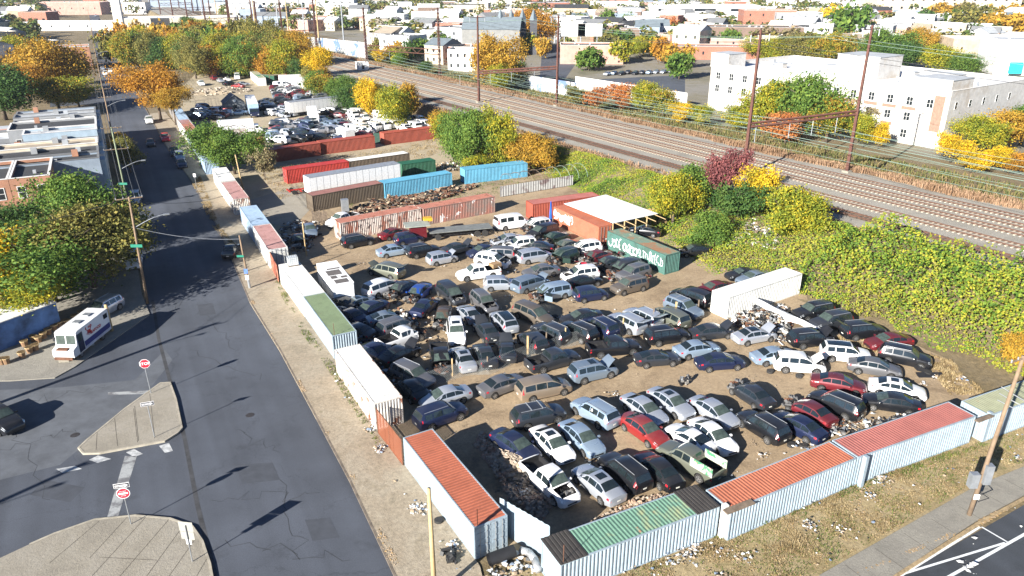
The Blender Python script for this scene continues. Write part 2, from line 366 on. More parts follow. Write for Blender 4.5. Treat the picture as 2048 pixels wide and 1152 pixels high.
# cracks, patches, covers and leaf litter on the asphalt
RGd = random.Random(8); M_crack = plain('crack_filler', (.035,.038,.043), .85, 0, .4, 2, geo=True)
def crack(name, a, b, n=14, w=.05, j=.35, z=.0135):
    A, B = at(*a), at(*b); P = [A.lerp(B, i/n)+Vector((RGd.gauss(0,j),RGd.gauss(0,j),0))*(0 if i in (0,n) else 1) for i in range(n+1)]; strip_line(name, [(p.x,p.y) for p in P], w, z, M_crack, True)
for a, b in (((520,650),(545,640)),((420,1000),(640,985)),((470,860),(560,905)),((380,700),(520,760)),((340,640),(400,560)),((450,1080),(700,1120)),((0,900),(150,860)),((60,800),(210,770)),((100,1000),(30,860)),((300,480),(420,500)),((560,960),(600,1120)),((400,620),(470,700)),((1850,1130),(2048,1080)),((1900,1152),(1960,1100))): crack('street_crack', a, b)
for q in ([(470,930),(545,925),(560,960),(485,968)], [(395,610),(425,606),(432,628),(400,632)], [(90,960),(170,975),(140,1005),(60,990)], [(330,470),(352,468),(356,482),(333,484)], [(610,1040),(660,1035),(680,1075),(625,1082)]): poly('asphalt_patch', q, .0118, plain('asphalt_patch', (.05,.056,.069), .9, 0, .25, 1, geo=True))
for q in ([(0,780),(120,775),(270,760),(330,700),(345,720),(290,790),(120,930),(0,960)],): poly('asphalt_worn', q, .0105, plain('asphalt_worn', (.088,.096,.11), .9, 0, .3, .5, geo=True))
for x, y in ((500,830),(395,560),(150,870)):
    p = at(x, y, .015); o = MB().tube((0,0,0),(0,0,.006),.36,n=20).build('manhole_cover', plain('cast_iron_cover', (.05,.045,.045), .6, .3), loc=p); tag(o, {500:'round iron cover in the right lane of the street',395:'round iron cover in the shaded part of the street',150:'round iron cover in the crossroads'}[x], 'manhole cover')
# ------------------------------------------------------------------ shipping containers
def cmat(name, c, rough=.6, rust=.62, rustc=(.16,.06,.03), fade=.28):
    m = patchy(name, c, rustc, rust-.02, rust+.04, .9, rough, tuple(x*(1-fade) for x in c), .7, (.45,.7)); N, L = m.node_tree.nodes, m.node_tree.links; P = N['Principled BSDF']
    src = P.inputs['Base Color'].links[0].from_socket
    s1 = ramp(N, L, nz(N, L, 1, 5, .7, vscale=(2.2,2.2,.16)), [(.56,(0,0,0)),(.72,(1,1,1))]); s2 = ramp(N, L, nz(N, L, 1, 5, .75, vscale=(3.1,3.1,.3)), [(.64,(0,0,0)),(.7,(1,1,1))])
    f = N.new('ShaderNodeMath'); f.operation = 'MULTIPLY'; L.new(s1, f.inputs[0]); f.inputs[1].default_value = .5
    g = N.new('ShaderNodeMath'); g.operation = 'MULTIPLY'; L.new(s2, g.inputs[0]); g.inputs[1].default_value = .45
    a = mixc(N, L, f.outputs[0], src, tuple(x*.55+.02 for x in c)); b = mixc(N, L, g.outputs[0], a, (.2,.1,.055)); L.new(b, P.inputs['Base Color']); return m
CM = dict(paleblue=cmat('container_pale_blue', (.27,.335,.385), .6, .72), white=cmat('container_white', (.6,.6,.57), .6, .7), whiterust=cmat('container_white_rusty', (.56,.52,.47), .7, .56),
    orange=cmat('container_orange', (.36,.11,.06), .6, .7), orange2=cmat('container_salmon', (.38,.125,.07), .6, .75), red=cmat('container_red_oxide', (.27,.055,.03), .55, .72),
    rose=cmat('container_rose_roof', (.33,.115,.095), .65, .75), brightred=cmat('container_bright_red', (.36,.03,.02), .5, .75), pink=cmat('container_pink_roof', (.36,.2,.185), .7, .62),
    brown=cmat('container_brown', (.10,.075,.05), .6, .72), brownroof=cmat('container_brown_roof', (.22,.1,.085), .7, .7), blue=cmat('container_sky_blue', (.09,.29,.42), .5, .74),
    bluegrey=cmat('container_bluegrey', (.28,.38,.5), .6, .7), green=cmat('container_green', (.03,.2,.13), .6, .66), greendark=cmat('container_dark_green', (.01,.08,.04), .6, .75),
    greenroof=patchy('roof_green_patina', (.12,.23,.165), (.24,.25,.13), .55, .72, .5, .7, (.3,.12,.06), .8, (.64,.7)), mossroof=cmat('roof_moss_green', (.15,.2,.11), .8, .68),
    blackroof=plain('roof_tar_black', (.045,.04,.036), .8), tanroof=patchy('roof_tan_green', (.25,.26,.17), (.03,.16,.09), .6, .66, .16, .7, (.3,.12,.06), .5, (.66,.7)),
    rustroof=cmat('roof_rust', (.33,.13,.09), .8, .6), rustywall=patchy('wall_rusty_white', (.5,.43,.38), (.23,.09,.06), .5, .6, .8, .8, (.11,.08,.07), 1.1, (.55,.6), vscale=(1.6,1.6,.35)),
    rustywall2=patchy('wall_rusty_grey', (.2,.15,.13), (.28,.12,.09), .42, .6, .5, .8, (.55,.53,.52), .55, (.6,.63), vscale=(1,1,.6)),
    grey=cmat('container_grey', (.22,.21,.2), .6, .7), teal=patchy('container_teal', (.05,.125,.105), (.04,.085,.07), .5, .6, .6, .6), tealroof=patchy('roof_teal_rust', (.13,.2,.15), (.24,.13,.07), .45, .6, .5, .8, (.3,.28,.2), 1.2, (.6,.65)))
M_rod = plain('lock_rod', (.3,.3,.3), .5, .5)
def wave(mb, p, d, n, L, z0, z1, pitch=.28, depth=.055):
    """corrugated sheet from p along d, outward normal n"""
    k = max(2, round(L/pitch)); q = L/k; vs = []
    for i in range(k):
        for f, o in ((0,0),(.25,0),(.5,-depth),(.75,-depth)):
            a = p + d*(q*(i+f)) + n*o; vs += [(a.x,a.y,z0),(a.x,a.y,z1)]
    a = p + d*L; vs += [(a.x,a.y,z0),(a.x,a.y,z1)]
    fs = [(2*i,2*i+2,2*i+3,2*i+1) for i in range(len(vs)//2-1)]
    v = [Vector(x) for x in vs[:4]]
    if (v[2]-v[0]).cross(v[3]-v[0]).dot(Vector((n.x,n.y,0))) < 0: fs = [f[::-1] for f in fs]
    mb.add(vs, fs)
def container(a, b, side, wall, roof, label, cat='container', group=None, h=2.6, z=0.0, W=2.44, doors=None, endm=None, flatwall=None, roofpitch=.28, L=None, name='shipping_container', rise=0, wallB=None):
    """a, b: ends of one long roof edge in the survey picture; side +1/-1: body lies left/right of a->b"""
    A = at(*a, z+h); B = at(*b, z+h); d = (B-A); L = L or d.length; d.normalize(); n = Vector((-d.y, d.x, 0))*side
    org = Vector((A.x, A.y, z)); org.z = z
    rt = empty(name, org, math.atan2(d.y, d.x)); tag(rt, label, cat, group or 'shipping containers around the salvage yard')
    X = Vector((1,0,0)); Y = Vector((0,side,0)); mw, mr = CM[wall], CM[roof]
    e = .03
    for nm, p, nn, flat, mm in (('side_wall', Y*e, -Y, flatwall in (0,2), mw), ('side_wall', Y*(W-e), Y, flatwall in (1,2), CM[wallB] if wallB else mw)):
        mb = MB()
        if flat:
            q = p + X*L; vs = [(p.x+.06,p.y,.15),(q.x-.06,q.y,.15),(q.x-.06,q.y,h-.06),(p.x+.06,p.y,h-.06)]; f = (0,1,2,3)
            if (Vector(vs[1])-Vector(vs[0])).cross(Vector(vs[2])-Vector(vs[0])).dot(nn) < 0: f = f[::-1]
            mb.add(vs, [f])
        else: wave(mb, p+X*.06, X, nn, L-.12, .14, h-.06)
        mb.build(nm, mm, rt)
    for i, x in enumerate((e, L-e)):
        nn = -X if i == 0 else X; mb = MB()
        if doors == i:
            for k in (0, 1):
                y0 = side*(.08+k*(W-.16)/2); y1 = side*(.08+(k+1)*(W-.16)/2); xx = x
                dm = MB(); dm.box(xx-.03, min(y0,y1)+.015, .16, xx+.03, max(y0,y1)-.015, h-.1)
                xo = xx + nn.x*.04
                for zz in (.3,.85,1.4,1.95,2.35): dm.box(xo-.012, min(y0,y1)+.06, zz, xo+.012, max(y0,y1)-.06, zz+.09)
                do = dm.build('door', CM[endm or wall], rt)
                rm = MB()
                for f in (.28,.72): yy = y0+(y1-y0)*f; rm.tube((xo+nn.x*.05,yy,.15),(xo+nn.x*.05,yy,h-.1),.022,n=6); rm.box(xo+nn.x*.05-.02, yy-.15, 1.05, xo+nn.x*.05+.02, yy+.02, 1.1)
                rm.build('lock_rods', M_rod, do)
        else:
            mb = MB(); wave(mb, X*x+Y*.06, Y, nn, W-.12, .14, h-.06, .25); mb.build('end_wall', CM[endm or wall], rt)
    # roof: corrugation runs across
    mb = MB(); k = max(2, round(L/roofpitch)); q = (L-.12)/k; vs = []
    for i in range(k):
        for f, o in ((0,0),(.2,.028),(.5,.028),(.7,0)):
            x = .06+q*(i+f); vs += [(x, side*.06, h-.035+o), (x, side*(W-.06), h-.035+o)]
    vs += [(L-.06, side*.06, h-.035), (L-.06, side*(W-.06), h-.035)]
    fs = [(2*i,2*i+2,2*i+3,2*i+1) for i in range(len(vs)//2-1)]
    if side < 0: fs = [f[::-1] for f in fs]
    mb.add(vs, fs); mb.build('roof', mr, rt)
    fr = MB(); s = side; lo, hi = (0, W) if s > 0 else (-W, 0); t = .09
    for y in (lo, hi-t): fr.box(t, y, h-t, L-t, y+t, h); fr.box(t, y, 0, L-t, y+t, .15)
    for x in (0, L-t):
        fr.box(x, lo, h-t, x+t, hi, h); fr.box(x, lo+t, 0, x+t, hi-t, .15)
        for y in (lo, hi-t): fr.box(x, y, 0, x+t, y+t, h-t)
    fr.build('frame', mr if wall in ('paleblue',) and False else mw, rt)
    fl = MB().box(.1, lo+.1, .1, L-.1, hi-.1, .14); fl.build('floor', M_greywood, rt)
    rt['L'] = L; return rt
G1 = 'containers walling the yard along the street'; G2 = 'containers walling the yard along the grass verge'
container((424,337),(441,363), 1, 'white','white', 'white-roofed container at the far start of the street row, beside the leaning wooden pole', group=G1, flatwall=0)
container((442,365),(466,399), 1, 'whiterust','pink', 'container with faded pink roof and blotchy rusted end wall facing the driveway', group=G1, flatwall=0)
container((479,414),(504,451), 1, 'bluegrey','bluegrey', 'container with blue-grey roof and blue end, second in line after the driveway', group=G1, flatwall=0)
container((505,452),(536,500), 1, 'white','pink', 'container with pink rusty roof ending at the rusty gate near the white tank cage', group=G1, flatwall=0, doors=1)
container((557,529),(605,592), 1, 'white','white', 'dusty white-roofed container carrying the caged water tank', group=G1, flatwall=0)
container((606,593),(664,672), 1, 'paleblue','mossroof', 'container with moss green roof in the street row', group=G1, flatwall=0)
container((669,699),(748,808), 1, 'whiterust','white', 'long container with white rust-streaked roof just before the rusty mesh gate', group=G1, flatwall=0)
container((806,875),(948,1056), 1, 'paleblue','orange', 'container with orange roof marked by a dark soot stain, doors facing the corner', group=G1, flatwall=0, doors=1)
cg = container((1122,1130),(1440,1012), 1, 'paleblue','greenroof', 'container with weathered green roof and black tarred ends at the corner of the yard', group=G2)
for x0, x1 in ((-.05,1.9),(cg['L']-1.9,cg['L']+.02)):
    mb = MB(); k = 7
    for i in range(k): xx = x0+(x1-x0)*i/k; mb.box(xx, -.03, 2.6, xx+(x1-x0)/k*.6, 2.5, 2.64); mb.box(xx+(x1-x0)/k*.6, -.03, 2.59, x0+(x1-x0)*(i+1)/k, 2.5, 2.615)
    mb.build('tar_sheet', CM['blackroof'], cg)
container((1463,1021),(1714,916), 1, 'paleblue','orange2', 'container with bright salmon orange roof in the verge row', group=G2)
container((1717,915),(1953,832), 1, 'paleblue','rose', 'container with dusky red roof in the verge row, right of the salmon one', group=G2)
container((1980,831),(2140,775), 1, 'paleblue','tanroof', 'container with tan and green roof behind the leaning utility pole at the frame edge', group=G2)
GF = 'red containers fencing off the far yard'
container((541,300),(640,286), 1, 'red','red', 'leftmost of the three red-oxide containers in front of the packed far yard', group=GF)
container((641,285),(749,272), 1, 'red','red', 'middle one of the three red-oxide containers in front of the packed far yard', group=GF)
container((768,267),(869,255), 1, 'red','red', 'rightmost of the three red-oxide containers, in front of the white vans', group=GF)
container((500,274),(507,296), 1, 'orange','orange', 'small orange-roofed container beside the yellow shrub', group=GF)
GM = 'containers lying in the middle lot'
container((573,340),(697,323), 1, 'brightred','brightred', 'bright red container with white lettering behind the white trailer', group=GM, doors=0)
container((699,323),(819,306), 1, 'brown','white', 'brown ribbed container with white roof behind the white trailer', group=GM)
container((804,329),(871,320), 1, 'greendark','greendark', 'dark green container with round graffiti letters, half in shade', group=GM)
container((624,392),(766,366), 1, 'brown','brownroof', 'brown ribbed container with dull pink-brown roof, left of the sky blue one', group=GM)
container((769,367),(904,346), 1, 'blue','blue', 'sky blue container beside the brown ribbed one', group=GM)
container((930,340),(1055,326), 1, 'blue','blue', 'sky blue container standing apart at the foot of the overgrown slope', group=GM)
container((680,447),(842,417), 1, 'rustywall','rustroof', 'rust-streaked white container beside the white pickup', group=GM)
container((847,418),(990,393), 1, 'rustywall2','rustroof', 'dark rusty container sprayed with big white rings', group=GM)
container((1066,409),(1200,391), 1, 'red','rose', 'red container behind the graffiti-tagged orange one, beside the white canopy', group=GM)
go = container((1107,413),(1198,454), 1, 'orange','orange2', 'orange container tagged with white graffiti, the white canopy resting on it', group=GM, doors=1)
gt = container((1215,462),(1332,511), 1, 'teal','tealroof', 'green container sprayed with large white graffiti, rusty stained roof', group=GM)
container((1459,595),(1605,547), 1, 'white','white', 'plain white container at the foot of the green slope, debris leaning on it', group=GM)
# graffiti: sprayed loops lying on the corrugated walls
M_spray = plain('spray_white', (.72,.76,.78), .6, 0, .1); M_sprayp = plain('spray_pink', (.72,.6,.62), .6, 0, .2)
def graffiti(parent, x0, x1, z0, z1, n, seed, mat, y=-.004, side=1, w=(.05,.12)):
    rr = random.Random(seed); mb = MB(); yy = y*side
    for i in range(n):
        cx = x0+(x1-x0)*(i+.5)/n; cz = (z0+z1)/2+rr.uniform(-.2,.2); a0 = rr.uniform(0,6); ln = rr.uniform(2.5,6.2); rx = (x1-x0)/n*rr.uniform(.4,.75); rz = (z1-z0)*rr.uniform(.28,.5); ww = rr.uniform(*w); k = 14
        pts = [(cx+rx*math.cos(a0+ln*j/k)+rr.uniform(-.03,.03), cz+rz*math.sin(a0+ln*j/k)) for j in range(k+1)]
        for (ax, az), (bx, bz) in zip(pts, pts[1:]):
            dx, dz = bx-ax, bz-az; l = math.hypot(dx,dz) or 1; ox, oz = -dz/l*ww, dx/l*ww
            mb.add([(ax-ox,yy,az-oz),(bx-ox,yy,bz-oz),(bx+ox,yy,bz+oz),(ax+ox,yy,az+oz)], [(0,1,2,3)])
    return mb.build('graffiti', mat, parent)
graffiti(gt, .4, 6.2, .7, 2.2, 8, 3, M_spray, w=(.07,.15)); graffiti(gt, 6.0, gt['L']-.5, .7, 2.2, 14, 4, M_spray, -.008, w=(.03,.06))
graffiti(go, .3, 5, .8, 2.2, 12, 5, M_spray, w=(.05,.14))
# ------------------------------------------------------------------ vehicles
def paint(name, c, metal=.35, rough=.32, dust=.22):
    if sum(c) < .2: dust *= .55
    key = 'paint_' + name
    if key in MATS: return MATS[key]
    m, N, L, P = newmat(key)
    g = N.new('ShaderNodeNewGeometry'); sx = N.new('ShaderNodeSeparateXYZ'); L.new(g.outputs['Normal'], sx.inputs[0])
    oi = N.new('ShaderNodeObjectInfo')
    up = ramp(N, L, sx.outputs[2], [(.2, (0,0,0)), (.95, (1,1,1))])
    n = ramp(N, L, nz(N, L, .55, 5, .7, geo=True), [(.35, (0,0,0)), (.75, (1,1,1))])
    mu = N.new('ShaderNodeMath'); mu.operation = 'MULTIPLY'; L.new(up, mu.inputs[0]); L.new(n, mu.inputs[1])
    mu2 = N.new('ShaderNodeMath'); mu2.operation = 'MULTIPLY'; L.new(mu.outputs[0], mu2.inputs[0]); mu2.inputs[1].default_value = dust
    L.new(mixc(N, L, mu2.outputs[0], c, (.27,.25,.225)), P.inputs['Base Color'])
    r = N.new('ShaderNodeMapRange'); L.new(mu2.outputs[0], r.inputs[0]); r.inputs[3].default_value = rough; r.inputs[4].default_value = .8
    L.new(r.outputs[0], P.inputs['Roughness'])
    P.inputs['Metallic'].default_value = metal; P.inputs['Coat Weight'].default_value = .6; P.inputs['Coat Roughness'].default_value = .12
    return m
PAINTS = dict(black=((.011,.012,.015),.3,.3), charcoal=((.04,.045,.054),.5,.33), grey=((.15,.15,.158),.5,.38), taupe=((.15,.125,.1),.5,.4),
    silver=((.43,.46,.51),.5,.26), white=((.7,.7,.7),0,.2), navy=((.012,.02,.06),.4,.4), blue=((.01,.06,.3),.3,.3), steel=((.2,.26,.33),.5,.33),
    paleblue=((.29,.38,.48),.45,.26), red=((.25,.02,.02),.3,.4), maroon=((.13,.012,.018),.35,.45), tan=((.33,.26,.19),.5,.3), green=((.02,.045,.035),.4,.45),
    olive=((.17,.18,.14),.5,.35), beige=((.4,.37,.29),.3,.35), brightred=((.5,.012,.02),.1,.2), brown=((.09,.06,.04),.3,.6), yellow=((.7,.42,.02),0,.2))
# station keys: x, half width, belt z, half width of roof edge, roof z
KEYS = {
 'sedan': dict(L=4.8, rw=.33, ax=(1.42,-1.40), ws=(.30,1.2), rear=(-1.68,-.92), hood=(1.22,2.22), win=[(-1.42,-.72),(-.66,.12),(.18,1.05)],
   K=[(-2.4,.66,.74,.5,.76),(-2.34,.80,.92,.6,.97),(-1.72,.89,.98,.70,1.08),(-.92,.91,.97,.58,1.40),(-.3,.915,.96,.61,1.44),(.30,.915,.95,.61,1.41),(1.22,.90,.92,.72,1.0),(1.9,.86,.83,.62,.88),(2.22,.80,.72,.55,.75),(2.36,.68,.6,.5,.62),(2.4,.6,.5,.4,.52)]),
 'coupe': dict(L=4.5, rw=.33, ax=(1.32,-1.32), ws=(.15,1.05), rear=(-1.75,-.75), hood=(1.1,2.08), win=[(-1.3,-.6),(-.5,.9)],
   K=[(-2.25,.66,.76,.5,.78),(-2.18,.80,.94,.6,.98),(-1.8,.88,.96,.68,1.03),(-.75,.9,.93,.54,1.30),(-.3,.9,.92,.56,1.34),(.15,.9,.91,.57,1.31),(1.08,.89,.89,.72,.96),(1.75,.85,.8,.62,.85),(2.08,.78,.7,.55,.72),(2.25,.6,.52,.45,.55)]),
 'suv': dict(L=4.75, rw=.37, ax=(1.42,-1.38), ws=(.42,1.12), rear=(-2.3,-1.98), hood=(1.15,2.15), rails=1, win=[(-1.85,-1.2),(-1.1,-.28),(-.2,.95)],
   K=[(-2.375,.74,.9,.6,.92),(-2.3,.87,1.06,.72,1.12),(-1.98,.93,1.08,.64,1.62),(-1.2,.945,1.08,.67,1.69),(-.3,.945,1.07,.68,1.71),(.42,.945,1.06,.66,1.66),(1.15,.93,1.05,.76,1.13),(1.8,.9,.98,.68,1.05),(2.15,.86,.88,.62,.93),(2.32,.74,.7,.55,.72),(2.375,.66,.55,.5,.57)]),
 'minivan': dict(L=5.1, rw=.35, ax=(1.6,-1.45), ws=(.55,1.55), rear=(-2.48,-2.2), hood=(1.58,2.35), win=[(-2.1,-1.15),(-1.05,-.1),(0,1.3)],
   K=[(-2.55,.8,.9,.7,.92),(-2.48,.93,1.04,.76,1.12),(-2.2,.97,1.05,.68,1.66),(-1.3,.98,1.05,.7,1.74),(-.3,.98,1.04,.71,1.75),(.55,.98,1.03,.69,1.68),(1.58,.95,1.0,.76,1.08),(2.1,.9,.88,.66,.94),(2.4,.82,.74,.58,.76),(2.55,.66,.55,.5,.57)]),
 'hatch': dict(L=4.15, rw=.33, ax=(1.28,-1.22), ws=(.45,1.05), rear=(-2.0,-1.72), hood=(1.08,1.86), win=[(-1.6,-1.02),(-.92,-.15),(-.08,.9)],
   K=[(-2.075,.74,.85,.6,.88),(-2.0,.85,1.0,.7,1.06),(-1.72,.88,1.02,.66,1.56),(-.9,.89,1.0,.68,1.6),(-.2,.89,.99,.68,1.6),(.45,.89,.98,.66,1.56),(1.08,.88,.97,.72,1.05),(1.6,.85,.9,.64,.95),(1.88,.78,.78,.58,.8),(2.02,.68,.62,.5,.64),(2.075,.6,.52,.45,.55)]),
 'pickup': dict(L=5.5, rw=.39, ax=(1.72,-1.62), ws=(.72,1.35), rear=(-.82,-.6), hood=(1.4,2.45), bed=(-2.6,-.9), win=[(-.55,.08),(.16,1.15)],
   K=[(-2.75,.93,1.0,.86,1.02),(-2.7,.95,1.12,.88,1.14),(-.86,.95,1.12,.88,1.14),(-.6,.95,1.1,.66,1.68),(.1,.95,1.1,.68,1.74),(.72,.95,1.09,.67,1.7),(1.38,.94,1.08,.78,1.15),(2.1,.92,1.0,.72,1.08),(2.48,.88,.92,.68,.97),(2.68,.8,.72,.6,.74),(2.75,.74,.55,.55,.57)]),
 'van': dict(L=5.6, rw=.37, ax=(1.85,-1.6), ws=(1.15,1.75), rear=(-2.72,-2.62), hood=(1.8,2.6), win=[(-2.3,-1.35),(-1.2,-.2),(.5,1.45)],
   K=[(-2.8,.92,1.0,.86,1.05),(-2.74,1.0,1.15,.92,1.3),(-2.62,1.02,1.2,.82,2.0),(-1.3,1.02,1.2,.84,2.1),(.4,1.02,1.2,.84,2.1),(1.15,1.02,1.18,.8,2.02),(1.8,1.0,1.14,.82,1.22),(2.3,.96,1.02,.76,1.08),(2.62,.9,.85,.7,.88),(2.8,.76,.55,.6,.58)]),
}
def _interp(K, x):
    if x <= K[0][0]: return K[0][1:]
    for a, b in zip(K, K[1:]):
        if x <= b[0]:
            t = (x - a[0]) / (b[0] - a[0]); return tuple(p + (q-p)*t for p, q in zip(a[1:], b[1:]))
    return K[-1][1:]
def _rows(spec, x):
    w, zb, wr, zr = _interp(spec['K'], x)
    L2 = spec['L']/2; end = abs(x) > L2 - .12
    z0 = .24 + (.12 if end else 0)
    for a in spec['ax']:
        d = abs(x - a); ra = spec['rw'] + .07
        if d < ra: z0 = max(z0, spec['rw'] + math.sqrt(ra*ra - d*d))
    zm = max(z0 + .02, .55)
    return [(w*.94, z0), (w, min(zm, zb-.14) if zb-.14 > z0 else zb-.1), (w*.99, zb-.10), (w*.95, zb), (wr, zr), (wr*.6, zr+.03), (0, zr+.045)]
def _surf(spec, x, s):
    r = _rows(spec, x); side = 1 if s >= 0 else -1; s = abs(s)
    i = min(5, int(s)); t = s - i
    return Vector((x, side*(r[i][0]+(r[i+1][0]-r[i][0])*t), r[i][1]+(r[i+1][1]-r[i][1])*t))
def _panel(spec, x0, x1, s0, s1, nx=4, ns=3, off=.014, top=None):
    """a grid laid on the body between two stations and two rows, lifted slightly along its normal"""
    mb = MB(); P = [[_surf(spec, x0+(x1-x0)*i/nx, s0+(s1-s0)*j/ns) for j in range(ns+1)] for i in range(nx+1)]
    vs = []; c = Vector((0, 0, .7))
    for i in range(nx+1):
        for j in range(ns+1):
            a = P[min(i+1,nx)][j]-P[max(i-1,0)][j]; b = P[i][min(j+1,ns)]-P[i][max(j-1,0)]
            n = a.cross(b).normalized()
            if n.dot(P[i][j]-Vector((P[i][j].x*.6,0,.75))) < 0: n = -n
            vs.append(P[i][j] + n*off)
    fs = []
    for i in range(nx):
        for j in range(ns):
            k = i*(ns+1)+j; f = (k, k+ns+1, k+ns+2, k+1)
            n = (vs[f[1]]-vs[f[0]]).cross(vs[f[2]]-vs[f[0]])
            if n.dot(vs[k]-Vector((vs[k].x*.6,0,.75))) < 0: f = f[::-1]
            fs.append(f)
    mb.add(vs, fs); return mb
def _stations(spec):
    L2 = spec['L']/2; xs = {k[0] for k in spec['K']}
    for a in spec['ax']:
        ra = spec['rw'] + .07
        for t in (-1.02, -.97, -.85, -.6, -.3, 0, .3, .6, .85, .97, 1.02): xs.add(round(a + ra*t, 3))
    for h in spec['hood']: xs.add(h)
    if 'bed' in spec:
        for h in spec['bed']: xs.add(h)
    xs = sorted(x for x in xs if -L2 <= x <= L2)
    return [x for i, x in enumerate(xs) if i == 0 or x - xs[i-1] > .012]
def _clutter(seed, n, x0, x1, w, z0, z1, mats=3, size=.16):
    rr = random.Random(seed); mb = MB()
    for i in range(n):
        mb.cur = rr.randrange(mats)
        c = Vector((rr.uniform(x0, x1), rr.uniform(-w, w), rr.uniform(z0, z1)))
        M = Matrix.Translation(c) @ Matrix.Rotation(rr.uniform(0, 3), 4, 'Z') @ Matrix.Rotation(rr.uniform(-.6, .6), 4, 'X')
        a, b, d = rr.uniform(.4, 1.6)*size, rr.uniform(.3, 1)*size, rr.uniform(.2, .8)*size
        mb.box(-a, -b, -d, a, b, d, M)
        if i % 4 == 0: mb.tube(M @ Vector((0,0,0)), M @ Vector((rr.uniform(-.4,.4), rr.uniform(-.4,.4), rr.uniform(-.1,.25))), .025, n=5)
    return mb
M_alu = plain('cast_alloy', (.3,.29,.27), .5, .5)
M_rust = plain('rusty_iron', (.12,.05,.025), .85, 0, .5, 3)
KIT = {}
def make_kit(kind):
    sp = KEYS[kind]; L2 = sp['L']/2; xs = _stations(sp); kit = {}
    def body(cut=None):
        mb = MB(); idx = []
        for x in xs:
            r = _rows(sp, x); idx.append(len(mb.v))
            mb.v += [(x, y, z) for y, z in r] + [(x, -y, z) for y, z in r[-2::-1]]
        n = 13
        for i in range(len(xs)-1):
            xm = (xs[i]+xs[i+1])/2
            if cut is not None and xm > cut: continue
            for j in range(12):
                if 4 <= j <= 7 and sp['hood'][0] < xm < sp['hood'][1]: continue
                if 'bed' in sp and 4 <= j <= 7 and sp['bed'][0] < xm < sp['bed'][1]: continue
                mb.f.append((idx[i]+j, idx[i]+j+1, idx[i+1]+j+1, idx[i+1]+j)[::-1]); mb.m.append(0)
        mb.f.append(tuple(idx[0]+j for j in range(n))); mb.m.append(0)
        if cut is None: mb.f.append(tuple(idx[-1]+j for j in range(n))[::-1]); mb.m.append(0)
        if cut is not None: mb.v = [(v[0]+.10*k_*mnoise.noise((v[0]*4,v[1]*4,v[2]*4)), v[1]+.12*k_*mnoise.noise((v[1]*3,v[0]*5,v[2]*4)), v[2]+.14*k_*mnoise.noise((v[2]*5,v[1]*3,v[0]*4))) for v in mb.v for k_ in (max(0,min(1,(v[0]-cut+1.4)/1.2)),)]
        mb.cur = 1
        mb.box(-L2+.15, -.62, .2, (cut or L2)-.15, .62, .62); 
        w = _interp(sp['K'], 0)[0]
        for a, b in ((sp['ax'][1]+sp['rw']+.1, sp['ax'][0]-sp['rw']-.1),): mb.box(a, -w*.93, .22, b, w*.93, .5)
        if 'bed' in sp:
            a, b = sp['bed']; mb.cur = 1
            for q in ((a,-.8,.62,b,.8,.66),(a,-.88,.66,b,-.8,1.13),(a,.8,.66,b,.88,1.13),(b-.03,-.8,.66,b,.8,1.13),(a,-.8,.66,a+.03,.8,1.13)): mb.box(*q)
        return mb.mesh(kind+'_body', [paint('white',*PAINTS['white'][:3]), M_black], True, 38)
    kit['body'] = body(); kit['wreck'] = body(sp['ax'][0]-sp['rw']-.02)
    a, b = sp['ws']; kit['windshield'] = _panel(sp, a+.03, b-.03, 4.04, 7.96, 3, 8) if False else None
    def strip(x0, x1, off=.014, s=.1, nx=3):
        mb = MB(); P = []
        for i in range(nx+1):
            x = x0+(x1-x0)*i/nx
            for q in (4+s, 5, 6, -5, -(4+s)): P.append(_surf(sp, x, q))
        nrm = (P[5*nx+2]-P[2]).cross(Vector((0,1,0))).normalized(); nrm = nrm if nrm.z > 0 else -nrm
        vs = [p + nrm*off for p in P]; fs = []
        for i in range(nx):
            for j in range(4):
                k = i*5+j; f = (k, k+1, k+6, k+5)
                if (vs[f[1]]-vs[f[0]]).cross(vs[f[2]]-vs[f[0]]).dot(nrm) < 0: f = f[::-1]
                fs.append(f)
        mb.add(vs, fs); return mb
    d = (b-a)*.05
    kit['windshield'] = strip(a+d, b-d).mesh(kind+'_windshield', [M_wshield], True)
    a, b = sp['rear']; d = (b-a)*.07
    kit['rear_window'] = strip(a+d, b-d, s=.12).mesh(kind+'_rear_window', [M_glass], True)
    kit['side'] = []
    for x0, x1 in sp['win']:
        for sg in (1, -1):
            kit['side'].append(_panel(sp, x0, x1, sg*3.14, sg*3.86, 3, 2, .012).mesh(kind+'_side_window', [M_glass], True))
    h0, h1 = sp['hood']; hz = _interp(sp['K'], h0)[3]+.02
    hm = strip(h0, h1, .006, 0, 4); hm.v = [(v[0]-h0, v[1], v[2]-hz) for v in hm.v]
    n0 = len(hm.v); under = [(v[0], v[1]*.99, v[2]-.03) for v in hm.v]; fs = [f[::-1] for f in hm.f]
    hm.add(under, fs); kit['hood'] = hm.mesh(kind+'_hood', [paint('white',*PAINTS['white'])], True, 30); kit['hpos'] = (h0, 0, hz)
    kit['engine'] = _clutter(hash(kind) % 97 if False else len(kind)*7, 38, h0+.1, h1-.1, .5, .55, .78).mesh(kind+'_engine', [M_black, M_alu, M_dark])
    kit['engine_wreck'] = _clutter(len(kind)*11, 60, h0-.25, L2-.1, .72, .3, .8, 4, .17).mesh(kind+'_engine_bare', [M_black, M_alu, M_dark, M_rust])
    w = sp['rw']; mb = MB(); n = 16
    mb.tube((0,-.11,0), (0,.11,0), w, n=n); mb.cur = 0; kit['tyre'] = mb.mesh('tyre', [M_tyre], True, 40)
    mb = MB(); mb.tube((0,.085,0), (0,.118,0), w*.62, n=12); 
    kit['rim_l'] = None
    mb = MB(); r_ = w*.64
